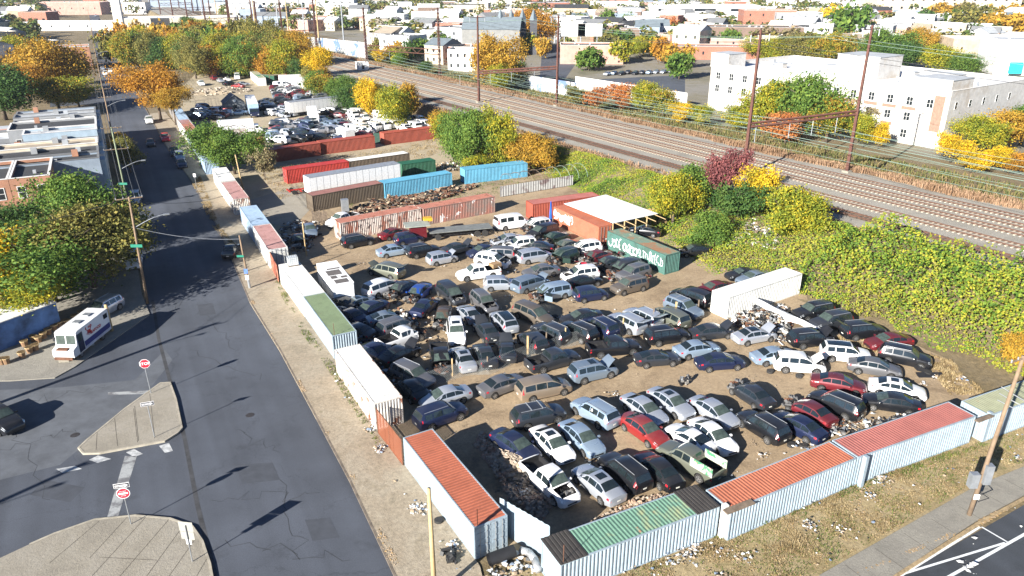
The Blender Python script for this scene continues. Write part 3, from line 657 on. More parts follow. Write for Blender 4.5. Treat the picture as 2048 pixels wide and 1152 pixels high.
    for k in range(5):
        t = 2*math.pi*k/5; M = Matrix.Rotation(t, 4, 'Y'); mb.box(-.035, .1, 0, .035, .125, r_, M)
    for k in range(12):
        t0, t1 = 2*math.pi*k/12, 2*math.pi*(k+1)/12
        q = [(r_*math.cos(t),y,r_*math.sin(t)) for t in (t0,t1) for y in (.1,.125)] ; p = [(r_*.84*math.cos(t),y,r_*.84*math.sin(t)) for t in (t0,t1) for y in (.125,)]
        mb.add([q[1], q[3], p[1], p[0]], [(0,1,2,3)])
    mb.tube((0,.1,0),(0,.13,0), w*.2, n=8); kit['rim'] = mb.mesh('rim', [M_rim])
    kit['wheels'] = []
    for a in sp['ax']:
        hw = _interp(sp['K'], a)[0] - .1
        kit['wheels'] += [((a, hw, w), 0), ((a, -hw, w), math.pi)]
    def lamp(x, s0, s1, x1):
        return _panel(sp, x, x1, s0, s1, 2, 1, .018)
    zf = sp['K'][-3]
    kit['head'] = [lamp(L2-.42, sg*2.1, sg*3.5, L2-.12).mesh('headlight', [M_head], True) for sg in (1,-1)]
    if kind in ('sedan','coupe'): kit['tail'] = [lamp(-L2+.03, sg*1.9, sg*3.1, -L2+.4).mesh('taillight', [M_tail], True) for sg in (1,-1)]
    elif kind == 'pickup': kit['tail'] = [lamp(-L2+.02, sg*1.5, sg*3.2, -L2+.18).mesh('taillight', [M_tail], True) for sg in (1,-1)]
    else: kit['tail'] = [lamp(-L2+.04, sg*2.0, sg*3.8, -L2+.27).mesh('taillight', [M_tail], True) for sg in (1,-1)]
    kit['mirror'] = MB().box(-.08,-.1,-.07,.08,.1,.07).mesh('mirror', [paint('white',*PAINTS['white'])])
    kit['mpos'] = [(sp['ws'][1]-.28, sg*(_interp(sp['K'], .8)[0]+.08), _interp(sp['K'], .8)[1]+.06) for sg in (1,-1)]
    a, b = sp['win'][0][0]-.1, sp['ws'][0]+.05
    z = _interp(sp['K'], 0)[3]
    if 'rails' in sp: kit['rail'] = MB().tube((a+.1, 0, z+.05), (b-.1, 0, z+.03), .022, n=5).mesh('roof_rail', [M_rail_steel])
    wr = _interp(sp['K'], 0)[2]
    kit['rail_y'] = wr*.92
    kit['sunroof'] = strip(sp['ws'][0]-.95, sp['ws'][0]-.3, .012, 1.15, 2).mesh('sunroof', [M_glass], True)
    kit['pano'] = strip(sp['rear'][1]+.15, sp['ws'][0]-.1, .012, .45, 3).mesh('glass_roof', [M_glass], True)
    kit['bars'] = MB().box(-.04,-wr,z+.05,.04,wr,z+.09).mesh('roof_bar', [M_rail_steel])
    # grille and plate
    kit['grille'] = MB().box(L2-.16,-.42,.42,L2+.004,.42,.56).mesh('grille', [M_black])
    kit['plate'] = MB().box(-L2-.008,-.16,.6,-L2+.1,.16,.71).mesh('number_plate', [M_plate])
    # open tailgate and door
    zr = _interp(sp['K'], sp['rear'][1])[3]
    mb = MB(); mb.box(-1.0,-.62,-.04,0,.62,0); mb.cur = 1; mb.box(-.55,-.5,0,-.08,.5,.012); kit['tailgate'] = mb.mesh('tailgate', [paint('white',*PAINTS['white']), M_glass])
    kit['tpos'] = (sp['rear'][1]-.05, 0, zr+.03)
    mb = MB(); mb.box(-1.0,-.03,-.02,0,.03,.62); mb.cur = 1; mb.box(-.92,-.02,.62,-.12,.02,1.0); kit['door'] = mb.mesh('open_door', [paint('white',*PAINTS['white']), M_glass])
    kit['dpos'] = (sp['ws'][1]-.28, _interp(sp['K'], .5)[0]+.02, .38)
    KIT[kind] = kit
for k in KEYS: make_kit(k)
def recolour(o, mat, slot=0):
    o.material_slots[slot].link = 'OBJECT'; o.material_slots[slot].material = mat
CATN = dict(sedan='sedan', coupe='coupe', suv='suv', minivan='minivan', hatch='hatchback', pickup='pickup truck', van='van')
NAMEN = dict(sedan='sedan', coupe='coupe', suv='suv', minivan='minivan', hatch='hatchback', pickup='pickup_truck', van='van')
def car(kind, colour, p, heading, label, flags='', group='cars standing in the salvage yard', z=0.0, detail=2, tilt=0):
    """flags: H hood up, N no hood, W front end stripped, T tailgate up, D door open, S sunroof, P glass roof, B roof bars, X wheels missing, R blocked-in rear"""
    k = KIT[kind]; sp = KEYS[kind]; pm = paint(colour, *PAINTS[colour])
    root = empty(NAMEN[kind], (p[0], p[1], z), heading); tag(root, label, CATN[kind], group)
    root.rotation_euler = (tilt*.5, tilt, heading)
    W = 'W' in flags
    drop = -.16 if 'X' in flags else 0
    b = link('body', k['wreck'] if W else k['body'], root, (0,0,drop)); recolour(b, pm)
    def part(n, me, loc=(0,0,0), rot=(0,0,0), col=None, par=None):
        o = link(n, me, par or root, (loc[0],loc[1],loc[2]+(drop if par is None else 0)), rot)
        if col: recolour(o, col)
        return o
    part('windshield', k['windshield']); part('rear_window', k['rear_window'])
    for i, m in enumerate(k['side']):
        if detail > 1 or i >= 2: part('side_window', m)
    if 'X' not in flags:
        for i, (loc, rz) in enumerate(k['wheels']):
            if detail == 0 and i % 2 == 0 and False: continue
            w = link('wheel', k['tyre'], root, loc, (0,0,rz))
            if detail > 0: link('rim', k['rim'], w)
    if detail > 0 or W or 'N' in flags or 'H' in flags or detail == 0:
        if W: part('engine', k['engine_wreck'])
        else:
            if 'N' not in flags: part('hood', k['hood'], k['hpos'], (0, -R(52) if 'H' in flags else 0, 0), pm)
            if 'H' in flags or 'N' in flags: part('engine', k['engine'])
    if detail > 0:
        if not W:
            for m in k['head']: part('headlight', m)
        for m in k['tail']: part('taillight', m)
    if detail > 1:
        for m in k['mpos']: part('mirror', k['mirror'], m, col=pm)
        if not W: part('grille', k['grille'])
        part('number_plate', k['plate'])
        if 'rail' in k:
            for sg in (1,-1): part('roof_rail', k['rail'], (0, sg*k['rail_y'], 0))
    if 'S' in flags: part('sunroof', k['sunroof'])
    if 'P' in flags: part('glass_roof', k['pano'])
    if 'B' in flags: part('roof_bar', k['bars'], (-.9,0,0)); part('roof_bar', k['bars'], (.1,0,0))
    if 'T' in flags: part('tailgate', k['tailgate'], k['tpos'], (0, R(20), 0), pm)
    if 'D' in flags: part('door', k['door'], k['dpos'], (0,0,-R(55)), pm)
    return root
# ------------------------------------------------------------------ the cars of the near yard: (kind, colour, view, rear point, front point, flags, label)
VIEW = dict(A=(600,400), B=(950,400), C=(650,560), D=(1050,560), E=(1450,560), F=(800,740), G=(1200,740))
CARS = [
('sedan','silver','F',555,165,170,270,'','silver sedan nose-in against the shaded end of the white-roofed container'),
('suv','navy','F',120,440,540,290,'','navy suv parked by the end of the rusty mesh gate'),
('sedan','grey','F',650,180,1020,50,'','grey-brown sedan between the silver sedan and the tan minivan'),
('minivan','tan','F',960,190,1390,100,'','tan minivan with dark windows in the middle of the yard'),
('suv','steel','D',350,790,760,700,'HS','blue-silver suv with its hood up, beside the tan minivan'),
('suv','charcoal','F',910,420,1355,320,'B','charcoal suv with two pale roof bars above the white sedan'),
('suv','paleblue','F',1770,450,1430,240,'','pale blue wagon pointing away, red tail lamps towards the red sedan'),
('sedan','navy','F',790,510,1110,720,'','dusty navy sedan leftmost of the sloping front row'),
('sedan','white','F',1110,470,1395,740,'S','white sedan with sunroof beside the dusty navy sedan'),
('sedan','paleblue','F',1340,420,1650,690,'','pale silver-blue sedan right of the white sunroof sedan'),
('pickup','white','F',1040,740,1430,1090,'N','white pickup with no hood and its engine bare, near the rubble heap'),
('sedan','silver','F',1800,1070,1450,780,'S','silver sedan with sunroof beside the hoodless white pickup'),
('suv','black','F',2000,960,1680,700,'','black wagon with tall red tail lamps, second from the white pickup'),
('sedan','red','G',200,370,530,600,'','faded red sedan with a rust-brown hood'),
('sedan','silver','G',205,210,530,430,'','silver sedan behind the faded red one'),
('sedan','silver','G',430,160,745,370,'S','silver sedan with sunroof next right of the one behind the red sedan'),
('sedan','silver','G',770,230,1115,450,'','silver sedan at the right end of the silver trio'),
('coupe','white','G',930,670,545,440,'','white coupe pointing away beside the faded red sedan'),
('sedan','white','G',755,400,1110,680,'','white sedan facing the verge containers right of the white coupe'),
('sedan','charcoal','G',1400,300,1080,90,'W','charcoal sedan with its front end torn off, alone in mid yard'),
('suv','black','G',1530,580,1140,340,'','black crossover with roof rails and muddy wheels near the salmon-roofed container'),
('sedan','navy','G',1850,570,1410,340,'D','dark blue sedan with its side stripped open'),
('sedan','maroon','G',1930,450,1510,220,'W','maroon sedan with smashed rear window, front end bare'),
('suv','black','E',1110,1100,710,930,'','black wagon with stickers on its rear glass, by the bare maroon sedan'),
('sedan','black','G',640,960,320,670,'','black sedan with red tail lamps at the green-roofed container'),
('pickup','olive','G',960,870,520,620,'','weathered olive pickup with painted boards rising from its bed'),
('sedan','maroon','E',715,810,1150,880,'','maroon sedan below the grey sedan, in the right-hand rows'),
('sedan','white','E',1160,840,1670,930,'S','white sedan with sunroof in front of the maroon one'),
('sedan','black','E',1620,1040,1100,960,'','black sedan pointing left beside the heap of car parts'),
('sedan','grey','E',985,670,1475,750,'','grey sedan below the black wagon near the dry slope'),
('suv','black','E',1235,580,1725,680,'','long black wagon nose to the dry grass at the foot of the slope'),
('sedan','maroon','E',1540,480,1140,520,'','dull maroon sedan half under overhanging leaves'),
('suv','white','E',780,580,1200,620,'P','white suv with a dark glass roof'),
('sedan','paleblue','E',195,640,620,590,'','pale blue sedan behind the white crossover with raised hood'),
('suv','white','E',390,670,830,700,'H','white crossover with its hood raised, a loose tyre beneath'),
('suv','black','E',505,500,900,460,'H','black suv with raised hood beside the fallen white awning'),
('suv','black','E',890,230,550,290,'','black suv next to the fallen white awning'),
('suv','charcoal','E',1030,310,700,370,'','charcoal suv between the black suv and the wagon with the open tail'),
('suv','black','E',970,430,1290,400,'T','black wagon with a colourful open tail, by the dull maroon sedan'),
('sedan','silver','E',70,480,410,420,'HP','silver sedan with hood up beside the heap of parts under the white container'),
('sedan','charcoal','D',1360,440,1700,400,'H','charcoal sedan with hood up at the left end of the parts heap'),
('suv','black','D',985,480,1345,430,'','black suv with chrome-edged windows in mid yard'),
('sedan','paleblue','D',1215,590,1600,530,'','silver-blue sedan between the black suv and the navy sedan'),
('sedan','navy','D',1395,680,1800,650,'','glossy navy sedan in the middle of the yard'),
('coupe','charcoal','D',880,650,1280,620,'','battered dark hatch-tailed coupe resting beside the black pickup'),
('pickup','black','D',515,570,940,530,'','black crew-cab pickup along the fallen mesh fence'),
('pickup','charcoal','C',1645,710,2090,600,'','dark grey crew-cab pickup with a tyre in its bed'),
('minivan','black','D',1520,190,1200,80,'D','black minivan with its side door open near the plain white container'),
('suv','steel','D',1165,170,1440,290,'B','blue-grey suv with roof bars in front of the black minivan'),
('minivan','olive','D',1310,370,1050,240,'','olive-beige minivan at the end of the back row along the mesh fence'),
('suv','silver','D',1110,370,820,240,'T','silver suv with its tail open next to the olive-beige minivan'),
('suv','silver','D',980,420,690,280,'T','pale silver suv with missing tail door, second from the olive-beige minivan'),
('suv','navy','D',740,450,490,310,'','dark blue suv by the mesh fence posts') ,
('suv','black','D',545,470,320,370,'','black crossover with pale roof rails beside the blue suv'),
('sedan','black','B',1040,930,700,990,'','black sedan with dark red sheen behind the fence row'),
('minivan','taupe','C',1560,220,1860,350,'','brown-grey minivan casting a round shadow behind the fence row'),
('suv','charcoal','C',1980,490,1720,370,'','charcoal crossover with black rear glass at the mesh fence'),
('hatch','charcoal','C',1790,570,1610,430,'','dark hatchback with an emblem on its rear glass at the mesh fence'),
('coupe','charcoal','C',1510,700,1470,440,'H','dark coupe with its hood up, tail to the mesh fence'),
('sedan','charcoal','C',1350,690,1270,530,'R','dark car gutted at the tail, between the dark coupe and the silver sedan'),
('sedan','silver','C',1190,740,1070,540,'S','dirty silver sedan with sunroof, tail to the fence posts'),
('pickup','black','C',930,540,970,760,'W','black pickup cab with nothing left of its front, by the silver sedan'),
('sedan','charcoal','C',1410,510,1240,320,'H','dusty dark sedan with light green glass and hood up'),
('suv','white','C',1060,330,1090,530,'S','white car with starred windscreen facing the camera'),
('suv','silver','C',1530,410,1400,270,'P','silver suv with a dark sunroof and black rear glass'),
('coupe','silver','C',1240,330,1120,210,'','small silver coupe behind the starred white car'),
('suv','grey','C',1220,110,1390,260,'N','grey suv with its engine bay open, round shadow beside it'),
('minivan','charcoal','C',940,40,1130,190,'N','charcoal minivan with its engine bay open next to the grey suv'),
('sedan','brown','C',990,220,940,390,'W','burnt brown sedan shell with no nose'),
('sedan','navy','C',740,280,900,150,'W','navy sedan with its trunk emptied, beside the blue wrecks'),
('sedan','blue','C',840,40,680,170,'W','crumpled bright blue car'),
('sedan','charcoal','C',730,20,510,130,'W','dark sedan with a stripped nose beside the white minivan'),
('minivan','white','C',330,110,610,10,'','white minivan parked by the white box trailer'),
('coupe','steel','C',370,150,120,230,'P','silver-blue coupe with a black roof near the moss-roofed container'),
('sedan','navy','C',480,190,245,290,'','dark blue sedan beside the silver-blue coupe'),
('coupe','steel','C',335,340,660,270,'W','steel blue coupe without front wheels'),
('suv','grey','C',450,430,740,330,'W','grey suv shell with its side panels gone'),
('pickup','white','C',430,540,830,400,'W','white pickup with bare front end among the wrecks'),
('sedan','black','C',470,670,750,540,'H','black sedan with hood up in the shade of the long container'),
('suv','grey','C',620,740,820,830,'R','grey cab shell near the container doors'),
('suv','black','A',340,360,610,310,'','black suv in front of the rust-streaked container'),
('sedan','maroon','A',650,300,890,240,'','dark maroon sedan touching the black suv'),
('hatch','navy','A',800,330,980,300,'','navy boxy wagon beside the flatbed truck'),
('sedan','paleblue','A',650,430,890,390,'','pale blue sedan parked alone in front of the flatbed'),
('suv','black','A',875,440,1140,390,'','black suv with red tail lamps behind the pale blue sedan'),
('hatch','silver','A',1035,500,1290,450,'H','silver wagon with hood up'),
('minivan','olive','A',850,610,560,545,'HT','grey-green minivan with hood and tailgate up'),
('pickup','white','A',1640,570,1275,620,'','white extended-cab pickup with a brown box in its bed'),
('hatch','silver','A',1520,690,1765,680,'','silver boxy hatchback on open dirt'),
('suv','white','A',1460,480,1700,520,'H','white wagon with hood up behind the extended-cab pickup'),
('sedan','charcoal','A',1180,420,1400,370,'H','charcoal sedan with hood up by the flatbed'),
('sedan','navy','A',1610,390,1385,440,'','dark indigo sedan near the green machinery'),
('minivan','grey','A',1740,450,1480,440,'','grey minivan behind the white wagon'),
('pickup','white','A',470,120,220,200,'','white pickup parked by the rust-streaked container and planks'),
('sedan','steel','A',60,200,100,280,'','slate blue sedan by the scrap planks'),
('sedan','black','A',-30,290,20,370,'W','black wreck in the shade behind the street containers'),
('van','white','A',1600,210,1880,170,'','white panel van at the end of the flatbed'),
('suv','white','B',600,190,390,230,'W','white suv stripped at the nose, behind the panel van'),
('minivan','black','B',665,230,440,290,'','black minivan right of the stripped white suv'),
('sedan','green','B',765,280,530,340,'W','dark green sedan missing its nose by the orange container'),
('suv','white','B',490,350,240,380,'H','white suv with a bent-up hood'),
('minivan','silver','B',370,480,610,440,'','silver minivan behind the stripped dark green suv'),
('suv','green','B',830,430,600,500,'WD','dark green suv with open stripped side'),
('sedan','olive','B',840,350,640,400,'W','olive sedan with exposed engine'),
('suv','white','B',990,380,800,410,'W','white suv torn open by the graffiti container'),
('sedan','maroon','B',1110,430,860,500,'W','crushed maroon sedan in front of the graffiti container'),
('sedan','charcoal','B',1220,490,970,540,'W','charcoal sedan with cream interior showing'),
('minivan','charcoal','B',1350,520,1090,600,'W','charcoal minivan with no nose near the graffiti container'),
('suv','grey','B',1435,560,1150,640,'','grey suv parked behind the taupe suv'),
('suv','white','B',1000,590,715,630,'H','white crossover with a red rag on its roof'),
('coupe','black','B',790,680,1010,640,'','black coupe behind the two-tone boxy suv'),
('hatch','navy','B',805,790,1095,750,'','two-tone navy and silver boxy suv'),
('suv','taupe','B',1410,670,1115,740,'','taupe suv with one pale headlamp panel'),
('minivan','steel','B',310,730,600,640,'H','slate blue minivan with hood up next to the silver boxy hatchback'),
('minivan','paleblue','B',770,730,460,790,'WD','pale blue minivan with side door open and nose stripped'),
('sedan','grey','B',690,560,385,600,'','slate grey minivan-nosed sedan in the packed middle'),
('sedan','silver','B',370,310,160,340,'H','light silver sedan with raised hood among the packed wrecks'),
('sedan','black','B',600,390,410,380,'','black sedan behind the silver minivan'),
('sedan','black','B',1480,260,1300,240,'','black sedan under the timber frame behind the graffiti container'),
('sedan','black','B',1930,400,1660,420,'H','black sedan with silver hood up at the foot of the trees'),
('coupe','black','G',-1,-1,-1,-1,'','x'),
]
for kd, colr, vw, rx, ry, fx, fy, fl, lab in CARS:
    if lab == 'x': continue
    ox, oy = VIEW[vw]; sc = 4.096
    a = at(ox+rx/sc, oy+ry/sc, .7); b = at(ox+fx/sc, oy+fy/sc, .7); c = (a+b)/2
    car(kd, colr, c, math.atan2(b.y-a.y, b.x-a.x), lab, fl)
def carpx(kd, colr, r, f, lab, fl='', group='vehicles out on the street', z=0, detail=2, zz=.7):
    a = at(*r, zz+z); b = at(*f, zz+z); c = (a+b)/2
    return car(kd, colr, c, math.atan2(b.y-a.y, b.x-a.x), lab, fl, group, z, detail)
YG = 'cars standing in the salvage yard'
carpx('coupe','black',(1523,542),(1447,552),'black coupe on the pale dirt left of the plain white container','',YG)
carpx('sedan','steel',(1535,548),(1478,562),'grey-blue car half hidden behind the plain white container','',YG)
carpx('sedan','maroon',(1456,570),(1400,582),'maroon car peeking out behind the plain white container','',YG)
for i, (r_, f_, cc, lab) in enumerate([((770,712),(716,690),'navy','navy wreck nearest the rusted end of the moss-roofed container'),((735,668),(690,655),'charcoal','dark wreck wedged behind the moss-roofed container'),
    ((722,640),(676,622),'navy','blue-black wreck in the shade behind the moss-roofed container'),((842,792),(800,760),'black','black wreck by the far corner of the long container'),((705,612),(655,600),'black','black wreck behind the white box trailer')]):
    carpx('sedan', cc, r_, f_, lab, 'W' if i % 2 else 'N', YG)
VG = 'vehicles out on the street'
carpx('sedan','black',(455,512),(468,488),'black sedan at the kerb beside the wooden utility pole')
carpx('van','white',(272,498),(264,540),'white van parked under the tree by the green street sign')
carpx('suv','silver',(234,602),(178,632),'silver suv behind the seafood truck',z=.1)
carpx('suv','silver',(272,388),(268,404),'silver car under the first street lamp')
carpx('pickup','black',(-30,822),(22,850),'dark pickup entering at the left edge of the crossroads')
carpx('suv','black',(347,297),(352,310),'black suv at the head of the three parked under the green tree')
carpx('suv','paleblue',(357,306),(362,320),'silver-blue suv in the middle of the three parked under the green tree')
carpx('sedan','navy',(360,320),(366,333),'navy sedan at the near end of the three parked under the green tree')
carpx('sedan','black',(300,279),(302,291),'dark sedan driving beside the red pickup')
carpx('pickup','brightred',(326,266),(334,284),'red pickup stopped at the kerb')
carpx('pickup','white',(297,232),(300,248),'white pickup at the foot of the big orange tree')
for q, (x, y, c) in enumerate([(212,150,'white'),(206,140,'silver'),(200,118,'black'),(222,145,'white'),(198,104,'charcoal'),(203,66,'white'),(196,52,'silver'),(199,41,'black'),(192,33,'silver'),(213,71,'white')]):
    p = at(x, y); car('sedan' if q % 2 else 'suv', c, p, R(117), 'small distant car far up the street beyond the big trees', '', 'distant cars up the street', detail=0)
# what lies in beds and on cars
M_card = plain('cardboard', (.3,.19,.1), .9); M_pmetal = plain('painted_board', (.35,.36,.3), .6, 0, .6, 2)
def boxy(name, p, dims, rz, m, label, cat, z=0, group=None):
    o = MB().box(-dims[0]/2,-dims[1]/2,0,dims[0]/2,dims[1]/2,dims[2]).build(name, m, loc=(p[0],p[1],z)); o.rotation_euler = (0,0,rz); tag(o, label, cat, group); return o
# ------------------------------------------------------------------ trailers, trucks, the packed far yard
def text(s, size, parent, loc, rot, mat, name='lettering', ext=.004, bold=0):
    cu = bpy.data.curves.new(name, 'FONT'); cu.body = s; cu.size = size; cu.align_x = 'CENTER'; cu.align_y = 'CENTER'; cu.extrude = ext; cu.offset = bold
    cu.materials.append(mat); t = bpy.data.objects.new('t', cu); COL.objects.link(t); dg = bpy.context.evaluated_depsgraph_get(); me = bpy.data.meshes.new_from_object(t.evaluated_get(dg)); bpy.data.objects.remove(t); bpy.data.curves.remove(cu)
    return link(name, me, parent, loc, rot)
M_white = plain('white_enamel', (.62,.62,.62), .4, 0, .1); M_whitebox = patchy('box_body_white', (.78,.78,.77), (.6,.59,.56), .6, .75, .4, .45)
M_redtxt = plain('red_lettering', (.45,.02,.02), .5, 0, .1); M_bluetxt = plain('blue_lettering', (.02,.04,.25), .5, 0, .1)
M_silver = plain('silver_sheet', (.4,.41,.42), .4, .5); M_tarp = plain('blue_tarp', (.01,.09,.42), .5, 0, .3, 1.2)
TY = KIT['pickup']['tyre']
def box_body(name, a, b, side, label, cat, h=3.0, zb=1.0, W=2.5, mat=None, cab=None, z=0, roofm=None, wheels=True, group=None, L=None, wh=None):
    A = at(*a, z+zb+h); B = at(*b, z+zb+h); d = B-A; L = L or d.length; d.normalize()
    rt = empty(name, (A.x, A.y, z), math.atan2(d.y, d.x)); tag(rt, label, cat, group); s = side; lo, hi = (0, W) if s > 0 else (-W, 0)
    mb = MB().box(0, lo, zb, L, hi, zb+h-.04); bo = mb.build('box', mat or M_whitebox, rt)
    rib = MB()
    for i in range(int(L/1.2)+1):
        x = min(L-.03, i*1.2); rib.box(x, lo-.012, zb+.05, x+.03, lo, zb+h-.05); rib.box(x, hi, zb+.05, x+.03, hi+.012, zb+h-.05)
    rib.build('ribs', M_silver, bo)
    MB().box(-.02, lo-.02, zb+h-.04, L+.02, hi+.02, zb+h).build('roof', roofm or M_whitebox, rt)
    MB().box(.3, lo+.6, zb-.35, L-.3, hi-.6, zb).build('chassis', M_black, rt)
    dm = MB().box(-.03, lo+.05, zb+.05, 0, lo+W/2-.02, zb+h-.1).box(-.03, lo+W/2+.02, zb+.05, 0, hi-.05, zb+h-.1); dm.build('rear_door', mat or M_whitebox, rt)
    if wheels:
        for x in (wh or ((1.2, 2.3) if L > 9 else (1.4,))):
            for y in (lo+.3, hi-.3): w = link('wheel', TY, rt, (x, y, .48)); w.scale = (1.25,2.0,1.25)
    if cab:
        c = MB(); cl = 1.9
        pr = [(L+.05,zb-.4),(L+cl,zb-.4),(L+cl,zb+.35),(L+cl-.5,zb+.55),(L+cl-.85,zb+1.35),(L+.05,zb+1.4)]
        y0, y1 = lo+.12, hi-.12; n = len(pr); c.add([(x,y0,zz) for x,zz in pr]+[(x,y1,zz) for x,zz in pr], [tuple(range(n)), tuple(range(2*n-1,n-1,-1))]+[(i,n+i,n+(i+1)%n,(i+1)%n) for i in range(n)])
        cb = c.build('cab', [paint(cab,*PAINTS[cab])], rt)
        k = 1/math.hypot(.35,.8); ws = MB().add([(L+cl-.5+.02,y0+.12,zb+.62),(L+cl-.5+.02,y1-.12,zb+.62),(L+cl-.83+.02,y1-.2,zb+1.3),(L+cl-.83+.02,y0+.2,zb+1.3)], [(0,1,2,3)]); ws.build('windshield', M_glass, cb)
        for y in (y0-.01, y1+.01): MB().box(L+.3, y-.005, zb+.65, L+cl-.85, y+.005, zb+1.2).build('side_window', M_glass, cb)
        for y in (lo+.35, hi-.35):
            w = link('wheel', TY, rt, (L+.9, y, .48)); w.scale = (1.2,1.2,1.2); MB().box(L+cl,y-.15,zb-.1,L+cl+.03,y+.15,zb+.1).build('headlight', M_head, cb)
    return rt
GT_ = 'trailers and box trucks in the yards'
box_body('semi_trailer', (618,356), (800,327), 1, 'long white semi trailer with grey roof in the middle lot', 'trailer', h=2.75, zb=1.15, roofm=M_silver, group=GT_)
wb = box_body('box_trailer', (665,571), (633,527), -1, 'white box trailer with grey patches on its roof behind the moss-roofed container', 'trailer', h=2.3, zb=.6, W=2.4, group=GT_)
gm = MB()
for q in ((.3,.5,1.5,2.0),(1.9,.4,2.8,1.1),(3.0,.3,4.6,1.9),(4.9,.6,5.3,2.1),(1.8,1.5,2.4,2.2)): gm.box(q[0],-q[3],2.9,q[2],-q[1],2.915)
gm.build('roof_patches', plain('roof_patch_grey', (.1,.09,.085), .9), wb)
box_body('semi_trailer', (578,205), (683,193), 1, 'long white trailer with dark roof edge in the far yard', 'trailer', h=2.8, zb=1.1, roofm=M_silver, group=GT_)
box_body('box_truck', (602,150), (558,152), -1, 'white box truck body parked at the back of the far yard', 'box truck', h=2.6, zb=1, group=GT_)
bt2 = box_body('box_truck', (585,156), (617,154), 1, 'small white box truck with dark lettering at the back of the far yard', 'box truck', h=2.4, zb=1, group=GT_)
box_body('box_truck', (489,190), (496,208), 1, 'pale blue box truck standing beside the grey shed', 'box truck', h=2.5, zb=.9, mat=plain('pale_blue_box',(.3,.42,.55),.5), cab='navy', group=GT_, W=2.5)
box_body('box_truck', (613,212), (618,232), 1, 'white box truck among the wrecks, windscreen towards the red containers', 'box truck', h=2.2, zb=.9, cab='white', group=GT_, W=2.3)
rv = box_body('motorhome', (433,244), (506,240), 1, 'white motorhome with dark swooshes beside the green tree', 'motorhome', h=2.6, zb=.6, cab='white', group=GT_)
sw = MB()
for q in range(3):
    for i in range(12):
        x0 = .8+q*2.2+i*.22; z = 1.6+.5*math.sin(i*.28+q); sw.add([(x0,-.012,z),(x0+.24,-.012,z+.02),(x0+.24,-.012,z+.16),(x0,-.012,z+.2)], [(0,1,2,3)])
sw.build('swoosh', M_black, rv)
box_body('box_trailer', (655,252), (690,262), 1, 'low white trailer shell by the rightmost red container', 'trailer', h=1.6, zb=.7, group=GT_, W=2.4)
container((336,207),(362,248), 1, 'grey','bluegrey', 'blue-grey roofed container at the far corner by the orange tree', group=GF, flatwall=0)
container((355,240),(372,262), 1, 'white','rustroof', 'rust-roofed container over the street by the green trees', group=GF, flatwall=0)
container((372,262),(402,310), 1, 'paleblue','mossroof', 'pale container hidden under the green tree by the street', group=GF, flatwall=0)
container((400,310),(420,340), 1, 'bluegrey','bluegrey', 'blue-grey container at the driveway under the green tree', group=GF, flatwall=0, L=6)
container((430,262),(492,256), 1, 'whiterust','white', 'grey ribbed container behind the green tree', group=GF)
container((518,150),(538,151), 1, 'greendark','tanroof', 'green container end at the back of the far yard', group=GF, L=6)
container((538,151),(556,150), 1, 'brightred','tanroof', 'red container end at the back of the far yard', group=GF, L=6)
container((500,143),(516,156), 1, 'white','tanroof', 'cream container at the back left of the box trucks', group=GF)
# flatbed tow truck
def flatbed():
    a, b = at(820,470,1.2), at(985,455,1.2); rt = empty('flatbed_truck', (a.x,a.y,0), math.atan2(b.y-a.y,b.x-a.x)); tag(rt, 'flatbed truck with bare grey deck and yellow canopy sheet in front of the rusty containers', 'flatbed truck')
    L = (b-a).length; dk = MB().box(2.8,-.1,1.1,L,2.3,1.2); dk.cur = 1
    for x in range(3, int(L)): dk.box(x,-.12,1.02,x+.08,2.32,1.1)
    dk.build('deck', [plain('deck_steel', (.2,.21,.2), .6, .3), M_black], rt)
    MB().box(-.6,-.2,2.3,2.9,2.2,2.42).build('cab_roof_sheet', plain('awning_sheet', (.27,.29,.25), .6), rt)
    MB().box(.2,.1,.6,2.4,2.0,2.1).build('cab', [paint('maroon',*PAINTS['maroon'])], rt)
    y = MB().box(2.4,2.0,2.3,3.6,3.0,2.75); y.build('yellow_canopy', plain('canopy_yellow', (.55,.3,.02), .5), rt)
    for x in (.9, L-2.2, L-1.1, 4):
        for yy in (.05, 2.1): w = link('wheel', TY, rt, (x,yy,.45)); w.scale = (1.15,1.2,1.15)
    MB().box(.4,.7,.4,L-.2,1.5,.8).build('chassis', M_black, rt)
flatbed()
def in_poly(p, P):
    c = False; n = len(P)
    for i in range(n):
        a, b = P[i], P[(i+1)%n]
        if (a[1] > p[1]) != (b[1] > p[1]) and p[0] < (b[0]-a[0])*(p[1]-a[1])/(b[1]-a[1])+a[0]: c = not c
    return c
RF = random.Random(12); E1 = Vector((.885,.465,0)); E2 = Vector((-.465,.885,0))
